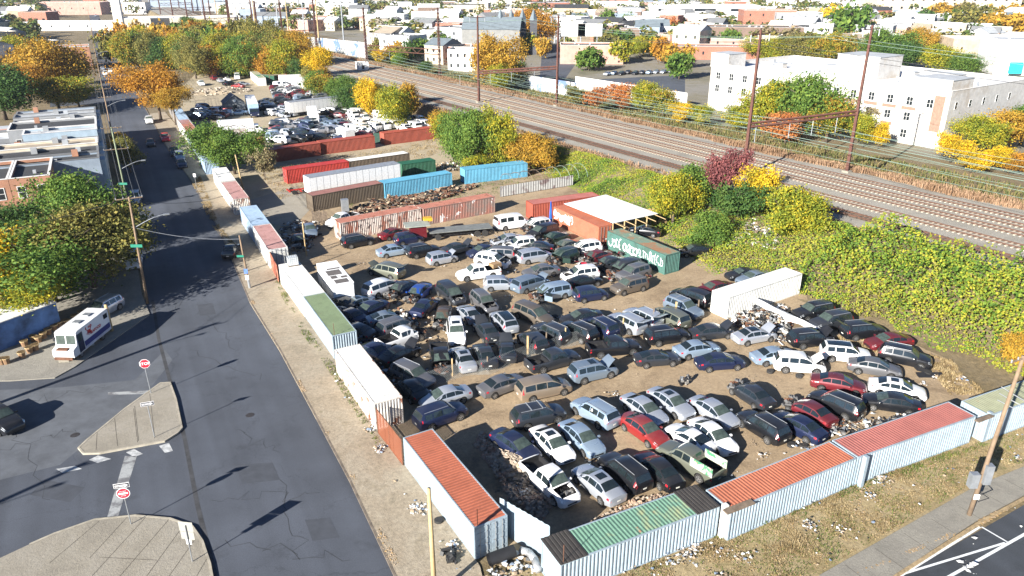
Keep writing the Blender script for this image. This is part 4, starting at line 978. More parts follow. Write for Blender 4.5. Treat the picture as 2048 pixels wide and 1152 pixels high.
def fill(polypx, kinds, cols, zone, dx=2.7, dy=5.6, turn=0, flags=('','','W','H',''), skip=.06, jit=.25, tilt=0, z0=0):
    P = [at(*q, .7) for q in polypx]; P = [(p.x,p.y) for p in P]; cx = sum(p[0] for p in P)/len(P); cy = sum(p[1] for p in P)/len(P)
    e1 = Vector((E1.x*math.cos(turn)-E1.y*math.sin(turn), E1.x*math.sin(turn)+E1.y*math.cos(turn))); e2 = Vector((-e1.y, e1.x))
    for i in range(-22, 23):
        for j in range(-16, 17):
            p = Vector((cx,cy)) + e1*(i*dx+RF.gauss(0,jit)) + e2*(j*dy+RF.gauss(0,jit*1.3))
            if not in_poly(p, P) or RF.random() < skip: continue
            kd = RF.choice(kinds); c = RF.choice(cols); fl = RF.choice(flags)
            state = {'W':'stripped ','H':'hood-up ','N':'hoodless ','T':'open-tailed '}.get(fl, '')
            if kd in ('van','pickup') and fl == 'W': fl = ''; state = ''
            lab = '%s%s %s %s' % (state, c, CATN[kd], zone)
            h = math.atan2(e2.y, e2.x) + (math.pi if RF.random() < .5 else 0) + RF.gauss(0,.09)
            car(kd, c, p, h, lab, fl, lab.replace(' the ', ' ')[:60], z0, detail=0, tilt=RF.gauss(0,tilt))
DK = ['black','charcoal','navy','grey','silver','steel','white','maroon','black','charcoal']
fill([(548,252),(575,240),(640,238),(705,243),(700,262),(760,264),(748,268),(640,279),(560,289),(545,275)], ['sedan','suv','sedan','hatch','minivan'], DK+['white','paleblue'], 'jammed behind the left red containers', 2.2, 4.9, 1.3, tilt=.04, jit=.4, skip=.02)
fill([(688,232),(752,222),(800,232),(868,250),(770,262),(705,262),(700,243)], ['van','van','pickup'], ['white'], 'in the white block behind the rightmost red container', 2.6, 6.1, .25, ('',), .03, .15)
fill([(525,186),(560,172),(640,174),(668,190),(690,198),(575,202),(528,212)], ['sedan','suv','sedan'], DK+['silver','white'], 'between the long white trailer and the box trucks', 2.6, 5.4, 1.45, ('','','H'))
fill([(640,226),(690,208),(735,213),(750,222),(688,232)], ['suv','sedan','minivan'], DK+['maroon'], 'behind the white vans near the yellow tree', 2.7, 5.4, .9)
fill([(392,212),(440,208),(470,220),(440,236),(385,236)], ['sedan','suv'], DK+['maroon','red'], 'between the orange tree and the grey shed', 2.7, 5.4, .9)
fill([(530,214),(575,206),(612,214),(600,232),(545,232)], ['sedan','pickup','suv'], DK+['white','white'], 'below the long white trailer', 2.7, 5.6, .4)
fill([(560,168),(600,163),(632,166),(636,172),(560,176)], ['van','sedan'], ['white','white','silver'], 'in front of the box trucks', 2.7, 5.6, 1.5)
fill([(548,262),(600,250),(660,252),(700,262),(640,280),(560,290)], ['sedan','hatch','suv'], DK+['white','silver'], 'stacked on the others behind the left red containers', 3.1, 5.0, .5, tilt=.12, jit=.6, z0=1.0, skip=.35)
fill([(700,250),(760,246),(800,252),(740,266),(700,264)], ['van','pickup','suv'], ['white','white','silver'], 'tight behind the gap between the red containers', 2.5, 5.6, .9, ('',), .03)
carpx('sedan','red',(484,172),(468,171),'bright red sedan at the edge of the dirt mound','',YG,detail=1)
carpx('sedan','silver',(478,168),(492,167),'silver car beside the bright red sedan','',YG,detail=1)
carpx('pickup','white',(395,161),(410,172),'white pickup at the foot of the dirt mound','',YG,detail=1)
carpx('van','white',(474,150),(475,158),'white van at the edge of the wood','',YG,detail=1)
carpx('sedan','silver',(447,163),(434,158),'silver sedan left of the white one under the wood','',YG,detail=1)
carpx('sedan','white',(462,162),(446,155),'white sedan under the edge of the wood','',YG,detail=1)
carpx('suv','maroon',(432,158),(422,154),'maroon suv at the edge of the wood','',YG,detail=1)
carpx('sedan','paleblue',(491,224),(463,226),'pale blue sedan in front of the grey shed','',YG,detail=1)
carpx('pickup','white',(523,205),(531,220),'white pickup standing on its own before the packed wrecks','',YG,detail=1)
carpx('sedan','black',(455,167),(463,166),'black sedan left of the bright red one','',YG,detail=1)
# grey weathered shed with gable
def shed():
    p = at(472,226); rt = empty('shed', p, R(27)); tag(rt, 'weathered grey wooden shed with a gable and round window in the far yard', 'shed')
    g = MB().box(-2.6,0,0,2.6,6,2.6).add([(-2.6,0,2.6),(2.6,0,2.6),(0,0,4.6)],[(0,1,2)]).add([(-2.6,6,2.6),(2.6,6,2.6),(0,6,4.6)],[(2,1,0)]); g.build('wall', plain('shed_boards', (.13,.14,.15), .9, 0, .4, 2), rt)
    MB().add([(-2.9,-.3,2.45),(0,-.3,4.75),(0,6.3,4.75),(-2.9,6.3,2.45)],[(0,1,2,3)]).add([(2.9,-.3,2.45),(0,-.3,4.75),(0,6.3,4.75),(2.9,6.3,2.45)],[(3,2,1,0)]).build('roof', plain('shed_roof', (.09,.1,.12), .8), rt)
    w = MB().tube((0,-.06,3.3),(0,.02,3.3),.4,n=12); w.build('round_window', M_rail_steel, rt); MB().box(-.5,-.04,1.3,.5,.0,2.2).build('window', M_glass, rt)
shed()
# piles
M_rubble = dirt_mat('rubble_stones', [(.2,.17,.13),(.3,.26,.2),(.36,.31,.25),(.24,.2,.16)], .8, (.6,1.4), 5)
M_earth = dirt_mat('mound_earth', [(.22,.17,.11),(.3,.24,.16),(.34,.28,.2),(.25,.19,.13)], .5)
def mound(name, c, rx, ry, h, mat, label, seed=1, rz=0, stones=0, smat=None, ss=.2):
    mb = MB(); n = 22
    for i in range(n+1):
        for j in range(n+1):
            u, v = i/n*2-1, j/n*2-1; d = math.hypot(u,v); zz = max(0, 1-d*d)*h*(.7+.6*mnoise.noise((u*2+seed,v*2,seed)))+.12*mnoise.noise((u*9,v*9,seed))*max(0,1-d)
            mb.v.append((u*rx, v*ry, zz-.03))
    for i in range(n):
        for j in range(n): k = i*(n+1)+j; mb.f.append((k,k+n+1,k+n+2,k+1)); mb.m.append(0)
    rr = random.Random(seed)
    for i in range(stones):
        a, q = rr.uniform(0,6.28), rr.random()**.6; u, v = q*math.cos(a), q*math.sin(a); zz = max(0,1-u*u-v*v)*h*.8; s = ss*rr.uniform(.4,1.5); mb.cur = 1
        M = Matrix.Translation((u*rx*1.15,v*ry*1.15,zz)) @ Matrix.Rotation(rr.uniform(0,3),4,'Z') @ Matrix.Rotation(rr.uniform(0,1),4,'X'); mb.box(-s,-s*.7,-s*.5,s,s*.7,s*.5,M)
    o = mb.build(name, [mat, smat or mat]); o.location = (c[0],c[1],0); o.rotation_euler = (0,0,rz); tag(o, label, 'pile', kind='stuff'); return o
mound('earth_mound', at(440,185), 9, 5, 1.8, M_earth, 'mound of pale earth and stones in the far yard', 3, .5, 120, M_rubble, .3)
# ------------------------------------------------------------------ trees, shrubs and creepers
def leafmat(name, cols, scale=.35, trans=.35, var=.35):
    if name in MATS: return MATS[name]
    m, N, L, P = newmat(name)
    g = N.new('ShaderNodeNewGeometry'); oi = N.new('ShaderNodeObjectInfo')
    mp = N.new('ShaderNodeVectorMath'); mp.operation = 'ADD'; L.new(g.outputs['Position'], mp.inputs[0]); L.new(oi.outputs['Random'], mp.inputs[1])
    n = N.new('ShaderNodeTexNoise'); n.inputs['Scale'].default_value = scale; n.inputs['Detail'].default_value = 5; n.inputs['Roughness'].default_value = .7; L.new(mp.outputs[0], n.inputs['Vector'])
    a = N.new('ShaderNodeMath'); a.operation = 'MULTIPLY_ADD'; L.new(g.outputs['Random Per Island'], a.inputs[0]); a.inputs[1].default_value = var; a.inputs[2].default_value = -var/2
    b = N.new('ShaderNodeMath'); b.operation = 'ADD'; L.new(n.outputs['Fac'], b.inputs[0]); L.new(a.outputs[0], b.inputs[1])
    k = len(cols); c = ramp(N, L, b.outputs[0], [(.28+.44*i/(k-1), x) for i, x in enumerate(cols)])
    L.new(c, P.inputs['Base Color']); P.inputs['Roughness'].default_value = .75; P.inputs['Specular IOR Level'].default_value = .25
    tr = N.new('ShaderNodeBsdfTranslucent'); L.new(c, tr.inputs['Color']); mx = N.new('ShaderNodeMixShader'); mx.inputs[0].default_value = trans
    L.new(P.outputs[0], mx.inputs[1]); L.new(tr.outputs[0], mx.inputs[2]); L.new(mx.outputs[0], N['Material Output'].inputs['Surface'])
    return m
LM = dict(
 green=leafmat('leaves_green', [(.050,.106,.020),(.101,.182,.031),(.183,.249,.038)]),
 dgreen=leafmat('leaves_dark_green', [(.031,.077,.020),(.060,.124,.028),(.112,.173,.035)]),
 ygreen=leafmat('leaves_yellow_green', [(.112,.162,.020),(.244,.268,.026),(.507,.383,.024)]),
 yellow=leafmat('leaves_yellow', [(.244,.211,.020),(.609,.421,.020),(.853,.517,.026)]),
 orange=leafmat('leaves_orange', [(.183,.106,.020),(.406,.211,.026),(.609,.286,.031)]),
 gold=leafmat('leaves_gold_brown', [(.143,.115,.026),(.385,.230,.028),(.549,.306,.035),(.244,.211,.035)]),
 rust=leafmat('leaves_rust', [(.203,.077,.035),(.487,.173,.052),(.609,.286,.086)]),
 purple=leafmat('leaves_plum', [(.101,.034,.038),(.224,.077,.078),(.325,.115,.104)]),
 crimson=leafmat('leaves_crimson', [(.244,.038,.035),(.507,.077,.052),(.406,.153,.052)]),
 mixed=leafmat('leaves_mixed', [(.060,.115,.020),(.143,.191,.026),(.406,.306,.026),(.406,.191,.035)], .22),
 olive=leafmat('leaves_olive', [(.081,.095,.026),(.183,.173,.043),(.304,.249,.061)]),
 grey=leafmat('twigs_grey_green', [(.122,.124,.052),(.224,.191,.096),(.304,.230,.122)]))
M_bark = plain('bark', (.1,.075,.055), .95, 0, .4, 2, bmp=.4)
def crown_mesh(name, seed, R_, H_, nclump, nleaf, ls, flat=.0, lobes=7):
    """clumps of leaf-sized faces in an uneven crown; radius R_, height H_, centre at origin"""
    rr = random.Random(seed); mb = MB(); v = mb.v; f = mb.f
    lob = [(rr.gauss(0,.38), rr.gauss(0,.38), rr.uniform(-.45,.5), rr.uniform(.42,.66)) for _ in range(lobes)]
    for c in range(nclump):
        lx, ly, lz, lr = lob[c % lobes]
        while True:
            d = Vector((rr.gauss(0,1), rr.gauss(0,1), rr.gauss(0,1)))
            if d.length > .2: break
        d.normalize(); rad = lr*rr.uniform(.72, 1.05)
        cx, cy, cz = (lx+d.x*rad)*R_, (ly+d.y*rad)*R_, (lz+d.z*rad)*H_*.5
        cs = R_*rr.uniform(.1,.2)
        for l in range(nleaf):
            px = cx+rr.gauss(0,cs); py = cy+rr.gauss(0,cs); pz = cz+rr.gauss(0,cs*.7)
            n = Vector((rr.gauss(0,1)+d.x, rr.gauss(0,1)+d.y, rr.gauss(0,1)+.9)).normalized()
            u = n.cross(Vector((rr.gauss(0,1),rr.gauss(0,1),rr.gauss(0,1)))).normalized(); w = n.cross(u); s = ls*rr.uniform(.6,1.35)
            u *= s; w *= s*rr.uniform(.45,.85); k = len(v)
            v.append((px-u.x,py-u.y,pz-u.z)); v.append((px+w.x,py+w.y,pz+w.z)); v.append((px+u.x,py+u.y,pz+u.z)); v.append((px-w.x,py-w.y,pz-w.z))
            f.append((k,k+1,k+2,k+3))
    mb.m = [0]*len(f)
    return mb.mesh(name, [LM['green']])
def trunk_mesh(name, seed, H_, R_, r0):
    rr = random.Random(seed); mb = MB(); top = Vector((rr.uniform(-.3,.3), rr.uniform(-.3,.3), H_))
    mid = Vector((rr.uniform(-.2,.2), rr.uniform(-.2,.2), H_*.45))
    mb.tube((0,0,-.2), mid, r0*1.15, r0*.8, 7); mb.tube(mid, top, r0*.8, r0*.3, 7)
    for i in range(7):
        f = rr.uniform(.3,.9); a = mid.lerp(top, f) if i else mid; t = rr.uniform(0, 6.28); l = R_*rr.uniform(.5,.85)
        b = a + Vector((math.cos(t)*l, math.sin(t)*l, l*rr.uniform(.5,1.1))); c = b + Vector((math.cos(t+.5)*l*.4, math.sin(t+.5)*l*.4, l*.3))
        mb.tube(a, b, r0*.38, r0*.16, 5); mb.tube(b, c, r0*.16, r0*.05, 4)
    return mb.mesh(name, [M_bark], True)
CR = {}
for i in range(3): CR['big%d' % i] = (crown_mesh('crown_big', 10+i, 5, 8, 360, 52, .175, lobes=12), 5, 8)
for i in range(4): CR['mid%d' % i] = (crown_mesh('crown_mid', 20+i, 3, 5, 190, 44, .14, lobes=9), 3, 5)
for i in range(3): CR['small%d' % i] = (crown_mesh('crown_small', 30+i, 1.5, 2, 70, 34, .1, lobes=6), 1.5, 2)
for i in range(4): CR['far%d' % i] = (crown_mesh('crown_far', 40+i, 4, 6, 120, 22, .4, lobes=8), 4, 6)
TK = {k: (trunk_mesh('trunk_'+k, 50+i, h, r, t), h) for i, (k, h, r, t) in enumerate((('big',9,5,.32),('mid',5.5,3,.16),('small',2,1.4,.06),('far',6,3.5,.22)))}
RT = random.Random(77)
def tree(p, r, h, col, label, kind='big', base=None, z=None, name='tree', group=None, cat='tree', wide=1.0, rz=None):
    """crown radius r, total height h, crown starting at base"""
    base = h*.22 if base is None else base
    z = height(p[0], p[1]) if z is None else z
    rz = RT.uniform(0, 6.28) if rz is None else rz
    rt = empty(name, (p[0], p[1], z), rz); tag(rt, label, cat, group)
    me, R0, H0 = CR[kind + str(RT.randrange(3 if kind in ('big','small') else 4))]
    c = link('crown', me, rt, (0,0,(base+h)/2)); c.scale = (r/R0*wide, r/R0, (h-base)/H0); recolour(c, LM[col])
    tm, th = TK[kind]; t = link('trunk', tm, rt); t.scale = (r/R0, r/R0, h*.72/th)
    return rt
# left cluster above the food truck
GL = 'trees by the left side of the street'
def tr(x, y, r, h, col, label, kind='big', **k): return tree(at(x, y), r, h, col, label, kind, **k)
tr(110,605,6.0,9,'green','broad dark green tree over the blue-walled shed', group=GL)
tr(190,575,5.6,10,'olive','olive green tree behind the seafood truck', group=GL)
tr(20,615,5.2,8.5,'yellow','yellow-tinged tree at the left edge above the shed', group=GL)
tr(60,535,5.6,8.5,'dgreen','dark green tree at the left edge below the brick row houses', group=GL)
tr(165,500,5.0,10.5,'green','tall green tree just below the brick row houses', group=GL)
tr(222,500,3.4,8,'dgreen','dark green tree reaching over the street by the first lamp', group=GL)
tr(225,555,4.0,9,'olive','olive tree beside the silver suv near the street', group=GL)
tr(85,650,3.8,6.5,'ygreen','low mixed green tree hanging over the blue shed roof', group=GL, base=2.5)
tr(250,322,2.4,6,'gold','brown-leaved street tree in front of the row houses', 'mid', group=GL)
tr(262,345,2.6,6.5,'olive','dark street tree beside the painted end house', 'mid', group=GL)
tr(322,240,5.6,14,'orange','huge orange-brown tree leaning over the street', group=GL, base=4)
tr(352,250,3.6,9,'gold','golden tree on the yard side of the huge orange one', group=GL, base=4)
tr(105,190,9,17,'gold','great golden-brown tree behind the row houses', group=GL, base=3)
tr(60,205,6,11,'orange','orange tree behind the far row houses', group=GL)
tr(120,225,6,9,'mixed','yellow and green tree low behind the row houses', group=GL)
tr(160,215,5,8,'ygreen','yellow-green shrubby tree by the cross street', 'mid', group=GL)
tr(12,240,8,14,'dgreen','dark green tree at the left edge behind the row houses', group=GL)
tr(150,170,4.5,9,'dgreen','dark tree in the shade by the cross street', group=GL)
tr(240,122,4,10,'dgreen','dark round tree beside the far street', 'mid', group=GL)
tr(40,140,8,13,'ygreen','light green tree far left beyond the golden one', group=GL)
tr(20,400,2.5,5,'dgreen','small dark tree in the backyard of the first row houses', 'mid', group=GL); tr(45,372,3,5.5,'olive','olive backyard tree behind the brick row', 'mid', group=GL)
tr(75,262,2,5,'olive','small olive tree between the row house backs', 'mid', group=GL)
# yard side trees
GY = 'trees around the salvage yards'
tr(425,345,4.6,9.5,'green','leafy green tree over the start of the container row', group=GY)
tr(470,348,4.2,8.5,'green','second green tree beside the leaning wooden pole', group=GY)
tr(512,318,1.8,4.2,'yellow','small yellow shrub by the orange-roofed container', 'small', group=GY, name='shrub', cat='shrub', base=.3)
tr(530,360,2.2,5.5,'grey','thin bare shrub on the dry grass', 'small', group=GY, name='shrub', cat='shrub')
tr(945,335,4.2,11,'green','tall dark green tree left of the bright yellow-green one', group=GY, base=.8)
tr(985,335,3.6,11.5,'ygreen','tall yellow-green tree at the blue container', group=GY, base=1)
tr(912,322,3.6,10.5,'green','slim green tree at the end of the dry lot', group=GY, base=1)
tr(1062,345,3.6,7.5,'gold','orange-brown bushy tree beside the blue container', group=GY, base=.5)
tr(1020,330,3.2,4.5,'ygreen','low yellow-green bush between the tall trees and the orange one', 'mid', group=GY, base=.2, name='bush', cat='bush')
tr(960,345,3,3.6,'ygreen','low bright bush by the debris at the blue containers', 'mid', group=GY, base=.2, name='bush', cat='bush')
tr(893,292,3.2,6.5,'ygreen','round green bush with yellow flecks behind the white vans', 'mid', group=GY, base=.4)
tr(880,268,2.6,5,'gold','rusty bush behind the rows of white vans', 'mid', group=GY, base=.3)
tr(790,255,4.4,10,'ygreen','big yellow-green tree by the tracks', group=GY, base=.8)
tr(740,235,3.4,10.5,'yellow','bright yellow tree beside the track hut', group=GY, base=.8)
tr(700,225,4.2,7.5,'dgreen','dark green bush behind the long white trailer', group=GY, base=.3)
tr(690,196,4,7,'green','green bush right of the box trailers', group=GY, base=.3)
tr(645,172,4.2,9.5,'yellow','yellow-green round tree beyond the box trailers', group=GY, base=1)
tr(1345,455,3.2,8,'ygreen','yellow-green tree beside the white canopy', group=GY, base=1.2)
tr(1385,440,3.0,6.5,'green','green tree between the canopy and the plum tree', 'mid', group=GY, base=.6)
tr(1440,445,2.6,8.8,'purple','plum-coloured tree beside the railway', 'mid', group=GY, base=2)
tr(1472,470,3.2,6,'dgreen','dark bush under the plum-coloured tree', 'mid', group=GY, base=.2)
tr(1505,465,2.8,6.5,'yellow','yellow tree at the foot of the pylon', 'mid', group=GY, base=1.2)
tr(1560,500,3.2,6.2,'ygreen','yellow-green tree at the top of the slope beside the plain white container', 'mid', group=GY, base=.5)
tr(1600,505,2.8,5,'ygreen','loose yellow-green tree right of the white container', 'mid', group=GY, base=.5)
tr(1410,490,2.6,4.5,'green','low green bush beside the black sedan', 'mid', group=GY, base=.1)
# wood behind the far yard
GW = 'wood behind the far yard'
wd = [('yellow-green','ygreen'),('orange','orange'),('dark green','dgreen'),('olive','olive'),('golden','gold'),('green','green'),('green-gold','mixed')]
k = 0
for y, xs in ((155,range(400,640,25)),(147,range(385,640,24)),(139,range(262,650,23)),(131,range(258,640,24)),(124,range(250,620,25)),(118,range(248,600,26)),(111,range(262,560,34)),(104,range(268,520,40))):
    for x in xs:
        a, b = wd[(k*5+int(x/40)) % 7]; k += 1
        p = at(x+RT.uniform(-9,9), y+RT.uniform(-3,3)); r = RT.uniform(4.6,6.6)
        if s_t(p)[1] > 93 or 236 > x and y < 120: continue
        wl_ = '%s tree at the %s of the wood, %s' % (a, 'front edge' if y > 146 else 'second rank' if y > 138 else 'middle' if y > 123 else 'back', 'beside the far street' if x < 320 else 'behind the huge orange tree' if x < 400 else 'behind the dirt mound' if x < 480 else 'behind the white van' if x < 530 else 'behind the box trailers')
        tree(p, r, RT.uniform(10,15), b, wl_, 'big' if y > 130 else 'far', group=wl_, base=1)
tr(560,150,6,14,'olive','grey-green tree at the edge of the wood above the trailers', group=GW); tr(600,150,5,12,'gold','orange and green tree above the box trailers', group=GW)
for s in range(172, 520, 9):
    if 205 < s < 222 or 268 < s < 280: continue
    a, b = wd[(s*3) % 7]; tree(st(s+RT.uniform(-3,3), RT.uniform(82.5,88.5) if s < 240 else RT.uniform(87,95)), RT.uniform(2.6,4.2), RT.uniform(5,8.5), b, '%s bushy tree on the strip between the far yard and the tracks' % a, 'mid', group='%s bushy trees between the far yard and the tracks' % a, base=.4)
# trees beyond the tracks
GB = 'trees between the railway and the town'
def bt(x, y, r, h, col, label, kind='mid', z=0, **k): return tree(at(x, y, z), r, h, col, label, kind, z=z, group=GB, **k)
bt(985,180,6.5,17,'gold','tall gold-brown tree across the tracks', 'big', base=3); bt(1060,100,10,19,'orange','broad golden tree by the dark church', 'big', base=4)
bt(1000,185,4,9,'ygreen','yellow-green tree behind the catenary mast', 'big'); bt(1030,180,4.5,8,'olive','olive tree by the retaining wall')
bt(1190,225,3.5,7,'rust','rust-red tree above the grass bank'); bt(1240,222,4,7,'rust','orange-red tree beside the rust-red one')
bt(1150,215,3,6,'olive','olive bush at the retaining wall'); bt(1290,228,4.5,8,'ygreen','yellow-green tree left of the white factory', 'big'); bt(1325,235,3.8,7,'mixed','orange and green tree at the corner of the white factory')
bt(1365,248,3,5,'yellow','yellow bush under the white factory tower'); bt(1400,252,3,5,'ygreen','small yellow-green bush along the white factory')
bt(1470,262,3.6,6,'ygreen','yellow-green bush by the rusty pylon'); bt(1540,270,6,12,'ygreen','large light green tree in front of the white factory', 'big', base=1)
bt(1600,276,7,14,'green','tall green tree hiding the middle of the white factory', 'big', base=1); bt(1652,285,5,10,'mixed','green and yellow tree right of the tall green one', 'big', base=1)
bt(1570,290,4,7,'rust','rust-brown bush under the large light green tree'); bt(1725,295,3.2,7,'ygreen','yellow-green slim tree by the second pylon'); bt(1755,298,1.8,5.5,'yellow','bright yellow conical shrub by the white wall')
bt(1745,272,3,7,'grey','bare grey tree before the factory windows'); bt(1900,325,3.5,5.5,'yellow','yellow bush at the right end of the white factory'); bt(1950,310,4.5,8,'ygreen','yellow-green tree at the right end of the white factory','big')
bt(2000,300,4.5,8,'gold','golden tree near the right edge'); bt(2040,290,5,8.5,'green','green tree at the right edge', 'big'); bt(1990,340,3.2,4.5,'yellow','yellow bush on the bank near the right edge'); bt(2040,350,3,4,'orange','orange bush on the bank at the right edge')
bt(1940,345,3,4,'yellow','low yellow bush on the grass bank'); bt(800,135,3,6,'green','green bush by the far catenary bridge'); bt(760,130,3,6,'yellow','yellow bush by the far catenary bridge')
bt(850,150,3,5,'dgreen','dark bush by the far catenary bridge')
for i, (x, y, r, h, col, lab) in enumerate([(1600,130,9,13,'olive','olive wood-edge tree behind the factory roof'),(1660,135,8,13,'mixed','mixed tree behind the factory roof tower'),(1700,90,11,20,'green','tall green tree behind the factory'),(1660,70,9,17,'yellow','yellow tree behind the factory'),
    (1760,130,9,14,'green','round green tree right of the factory roof tower'),(1800,140,8,11,'dgreen','dark green tree behind the factory roof'),(1830,110,7,12,'gold','golden-brown tree behind the factory roof'),(1870,145,8,10,'ygreen','yellow-green tree behind the right end of the factory'),
    (1920,152,7,8,'green','low green tree beyond the right end of the factory'),(1540,125,7,10,'ygreen','yellow-green tree behind the left part of the factory'),(1560,100,8,11,'grey','grey-brown tree beyond the factory'),(1840,60,9,13,'dgreen','dark green round tree uphill'),(1900,62,9,13,'green','green round tree uphill right'),
    (1280,115,5,9,'ygreen','yellow-green tree above the parking lot'),(1260,60,5.5,11,'green','green tree by the row of grey houses'),(1210,60,7,13,'green','big green tree left of the billboards'),(1180,45,7,13,'olive','olive tree above the billboards'),(1345,75,7,11,'rust','rust-brown tree in the town'),
    (1440,105,4,7,'dgreen','dark conifer by the brick warehouse')]): bt(x, y, r, h, col, lab, 'big' if y > 100 else 'far', base=1)
for i, (x, y) in enumerate([(1880,48),(1915,40),(1950,52),(1985,40),(2020,50),(2045,36),(1935,70),(1990,78),(2030,84),(1960,22),(2010,18)]): bt(x, y, 11, 15, ['gold','grey','olive','gold'][i%4], 'brownish tree on the hillside at the upper right corner', 'far', base=1)
# ---- creeper covering the slope (nobody could count it)
def carpet(name, pts, mat, hfun, label, cat='ground cover', group=None):
    o = MB(); 
    for (p, s, n) in pts:
        u = n.cross(Vector((RT.gauss(0,1),RT.gauss(0,1),RT.gauss(0,1)))).normalized(); w = n.cross(u); u = u*s; w = w*s*.7; k = len(o.v)
        o.v += [tuple(p-u),tuple(p+w),tuple(p+u),tuple(p-w)]; o.f.append((k,k+1,k+2,k+3)); o.m.append(0)
    ob = o.build(name, mat); tag(ob, label, cat, kind='stuff'); return ob
M_ivy = leafmat('creeper_leaves', [(.04,.09,.016),(.1,.18,.024),(.18,.25,.028),(.36,.33,.03),(.16,.15,.06)], .17, .35, .28)
pts = []
for i in range(150000):
    s = RT.uniform(2, 165); f = lerp_tab(FOOT, s); hi = 90.5; t = RT.uniform(f-2.5, hi)
    if t < f-1 and RT.random() < .5: continue
    if s < 58 and t < f+1.5+1.5*mnoise.noise((s*.3,0,2)): continue
    p = st(s, t); b = mnoise.noise((p.x*.22, p.y*.22, 3)); c = mnoise.noise((p.x*.6, p.y*.6, 8)); d = max(0, .55+b*1.4)
    e = sm((t-f+2)/3)*sm((91.5-t)/2.5); th = sm((58-s)/10)*sm((s-2)/6)*sm((t-75)/3)
    z = height(p.x, p.y) + RT.random()**.6*(.15+d*.9+th*(2.0+1.6*c+1.2*b))*e
    if b < -.28 and c < .1 and RT.random() < .7: continue
    pts.append((Vector((p.x, p.y, z)), RT.uniform(.06,.15)*(1+.45*th), Vector((RT.gauss(0,.7)-.4, RT.gauss(0,.7)-.5, .9)).normalized()))
carpet('creeper', pts, M_ivy, None, 'dense green and yellow creeper and saplings smothering the railway slope')
tr(2036,738,1.8,3.0,'gold','yellow-orange bush right of the slope at the frame edge', 'mid', group=GY, base=.1)
# grasses
def blades(name, n, smin, smax, tf, mat, h, label, w=.05):
    mb = MB()
    for i in range(n):
        s = RT.uniform(smin, smax); t = tf(s)
        p = st(s, t); z = height(p.x, p.y); a = RT.uniform(0, 3.14); hh = h*RT.uniform(.5,1.2)*(.6+.8*max(0,mnoise.noise((p.x*.25,p.y*.25,1))+.4)); l = RT.uniform(-.25,.25); k = len(mb.v); ww = w*RT.uniform(.6,1.5)
        c, d = math.cos(a)*ww, math.sin(a)*ww
        mb.v += [(p.x-c,p.y-d,z),(p.x+c,p.y+d,z),(p.x+c*.5+l,p.y+d*.5+l*.5,z+hh),(p.x-c*.5+l,p.y-d*.5+l*.5,z+hh)]; mb.f.append((k,k+1,k+2,k+3)); mb.m.append(0)
    o = mb.build(name, mat); tag(o, label, 'grass', kind='stuff')
M_reed = leafmat('dry_grass_blades', [(.2,.12,.065),(.32,.2,.12),(.4,.27,.17)], .2, .3, .4)
M_weed = leafmat('weed_blades', [(.07,.1,.03),(.16,.15,.05),(.26,.19,.09)], .2, .3, .4)
blades('tall_dry_grass', 60000, 5, 420, lambda s: 118.2+abs(RT.gauss(0,3.4))+1.8*mnoise.noise((s*.05,0,0))+1.0*mnoise.noise((s*.3,0,5)), M_reed, .8, 'tall pinkish dry grass along the far side of the tracks', .05)
blades('bank_weeds', 60000, 0, 420, lambda s: RT.uniform(121,147), M_weed, .7, 'brown and green weeds on the bank beyond the dry grass', .1)
blades('track_side_weeds', 3000, 20, 200, lambda s: 91.3+RT.gauss(0,.5), M_reed, .5, 'dry weeds at the edge of the ballast', .08)

def tufts(name, area, n, h, w, mat, label, z=.07, seed=1):
    rr = random.Random(seed); mb = MB(); P = [at(*q) for q in area]; P = [(p.x,p.y) for p in P]; x0, x1 = min(p[0] for p in P), max(p[0] for p in P); y0, y1 = min(p[1] for p in P), max(p[1] for p in P); k = 0; j = 0
    while k < n and j < n*20:
        j += 1; p = (rr.uniform(x0,x1), rr.uniform(y0,y1)); b = mnoise.noise((p[0]*.5,p[1]*.5,seed))+.5*mnoise.noise((p[0]*1.7,p[1]*1.7,seed))
        if b < -.12 or not in_poly(p, P): continue
        k += 1; a = rr.uniform(0,3.14); hh = h*rr.uniform(.4,1.2)*(.6+b); c, d = math.cos(a)*w, math.sin(a)*w; lx, ly = rr.uniform(-.1,.1), rr.uniform(-.1,.1); m = len(mb.v); zz = z+height(*p)
        mb.v += [(p[0]-c,p[1]-d,zz),(p[0]+c,p[1]+d,zz),(p[0]+lx,p[1]+ly,zz+hh)]; mb.f.append((m,m+1,m+2)); mb.m.append(0)
    o = mb.build(name, mat); tag(o, label, 'grass', kind='stuff')
def in_poly(p, P):
    c = False; n = len(P)
    for i in range(n):
        a, b = P[i], P[(i+1)%n]
        if (a[1] > p[1]) != (b[1] > p[1]) and p[0] < (b[0]-a[0])*(p[1]-a[1])/(b[1]-a[1])+a[0]: c = not c
    return c
VP = [(1150,1152),(1440,1055),(1985,870),(2048,845),(2150,800),(2150,880),(2048,925),(1950,968),(1640,1145),(1500,1225)]
M_dry = leafmat('dry_grass_tufts', [(.16,.11,.05),(.27,.2,.1),(.38,.3,.17)], .5, .2, .5)
tufts('dry_grass', VP, 26000, .16, .022, M_dry, 'short dry grass of the verge'); tufts('green_weeds', VP, 7000, .16, .03, leafmat('weed_green', [(.05,.09,.02),(.1,.14,.03),(.2,.18,.05)], .4, .3, .3), 'green weeds among the dry grass of the verge', seed=7)
tufts('weeds_at_containers', [(560,560),(600,640),(664,725),(745,860),(760,885),(750,890),(655,740),(590,650),(550,565)], 1800, .28, .035, MATS['weed_green'], 'weeds along the foot of the street containers', .09, 3)
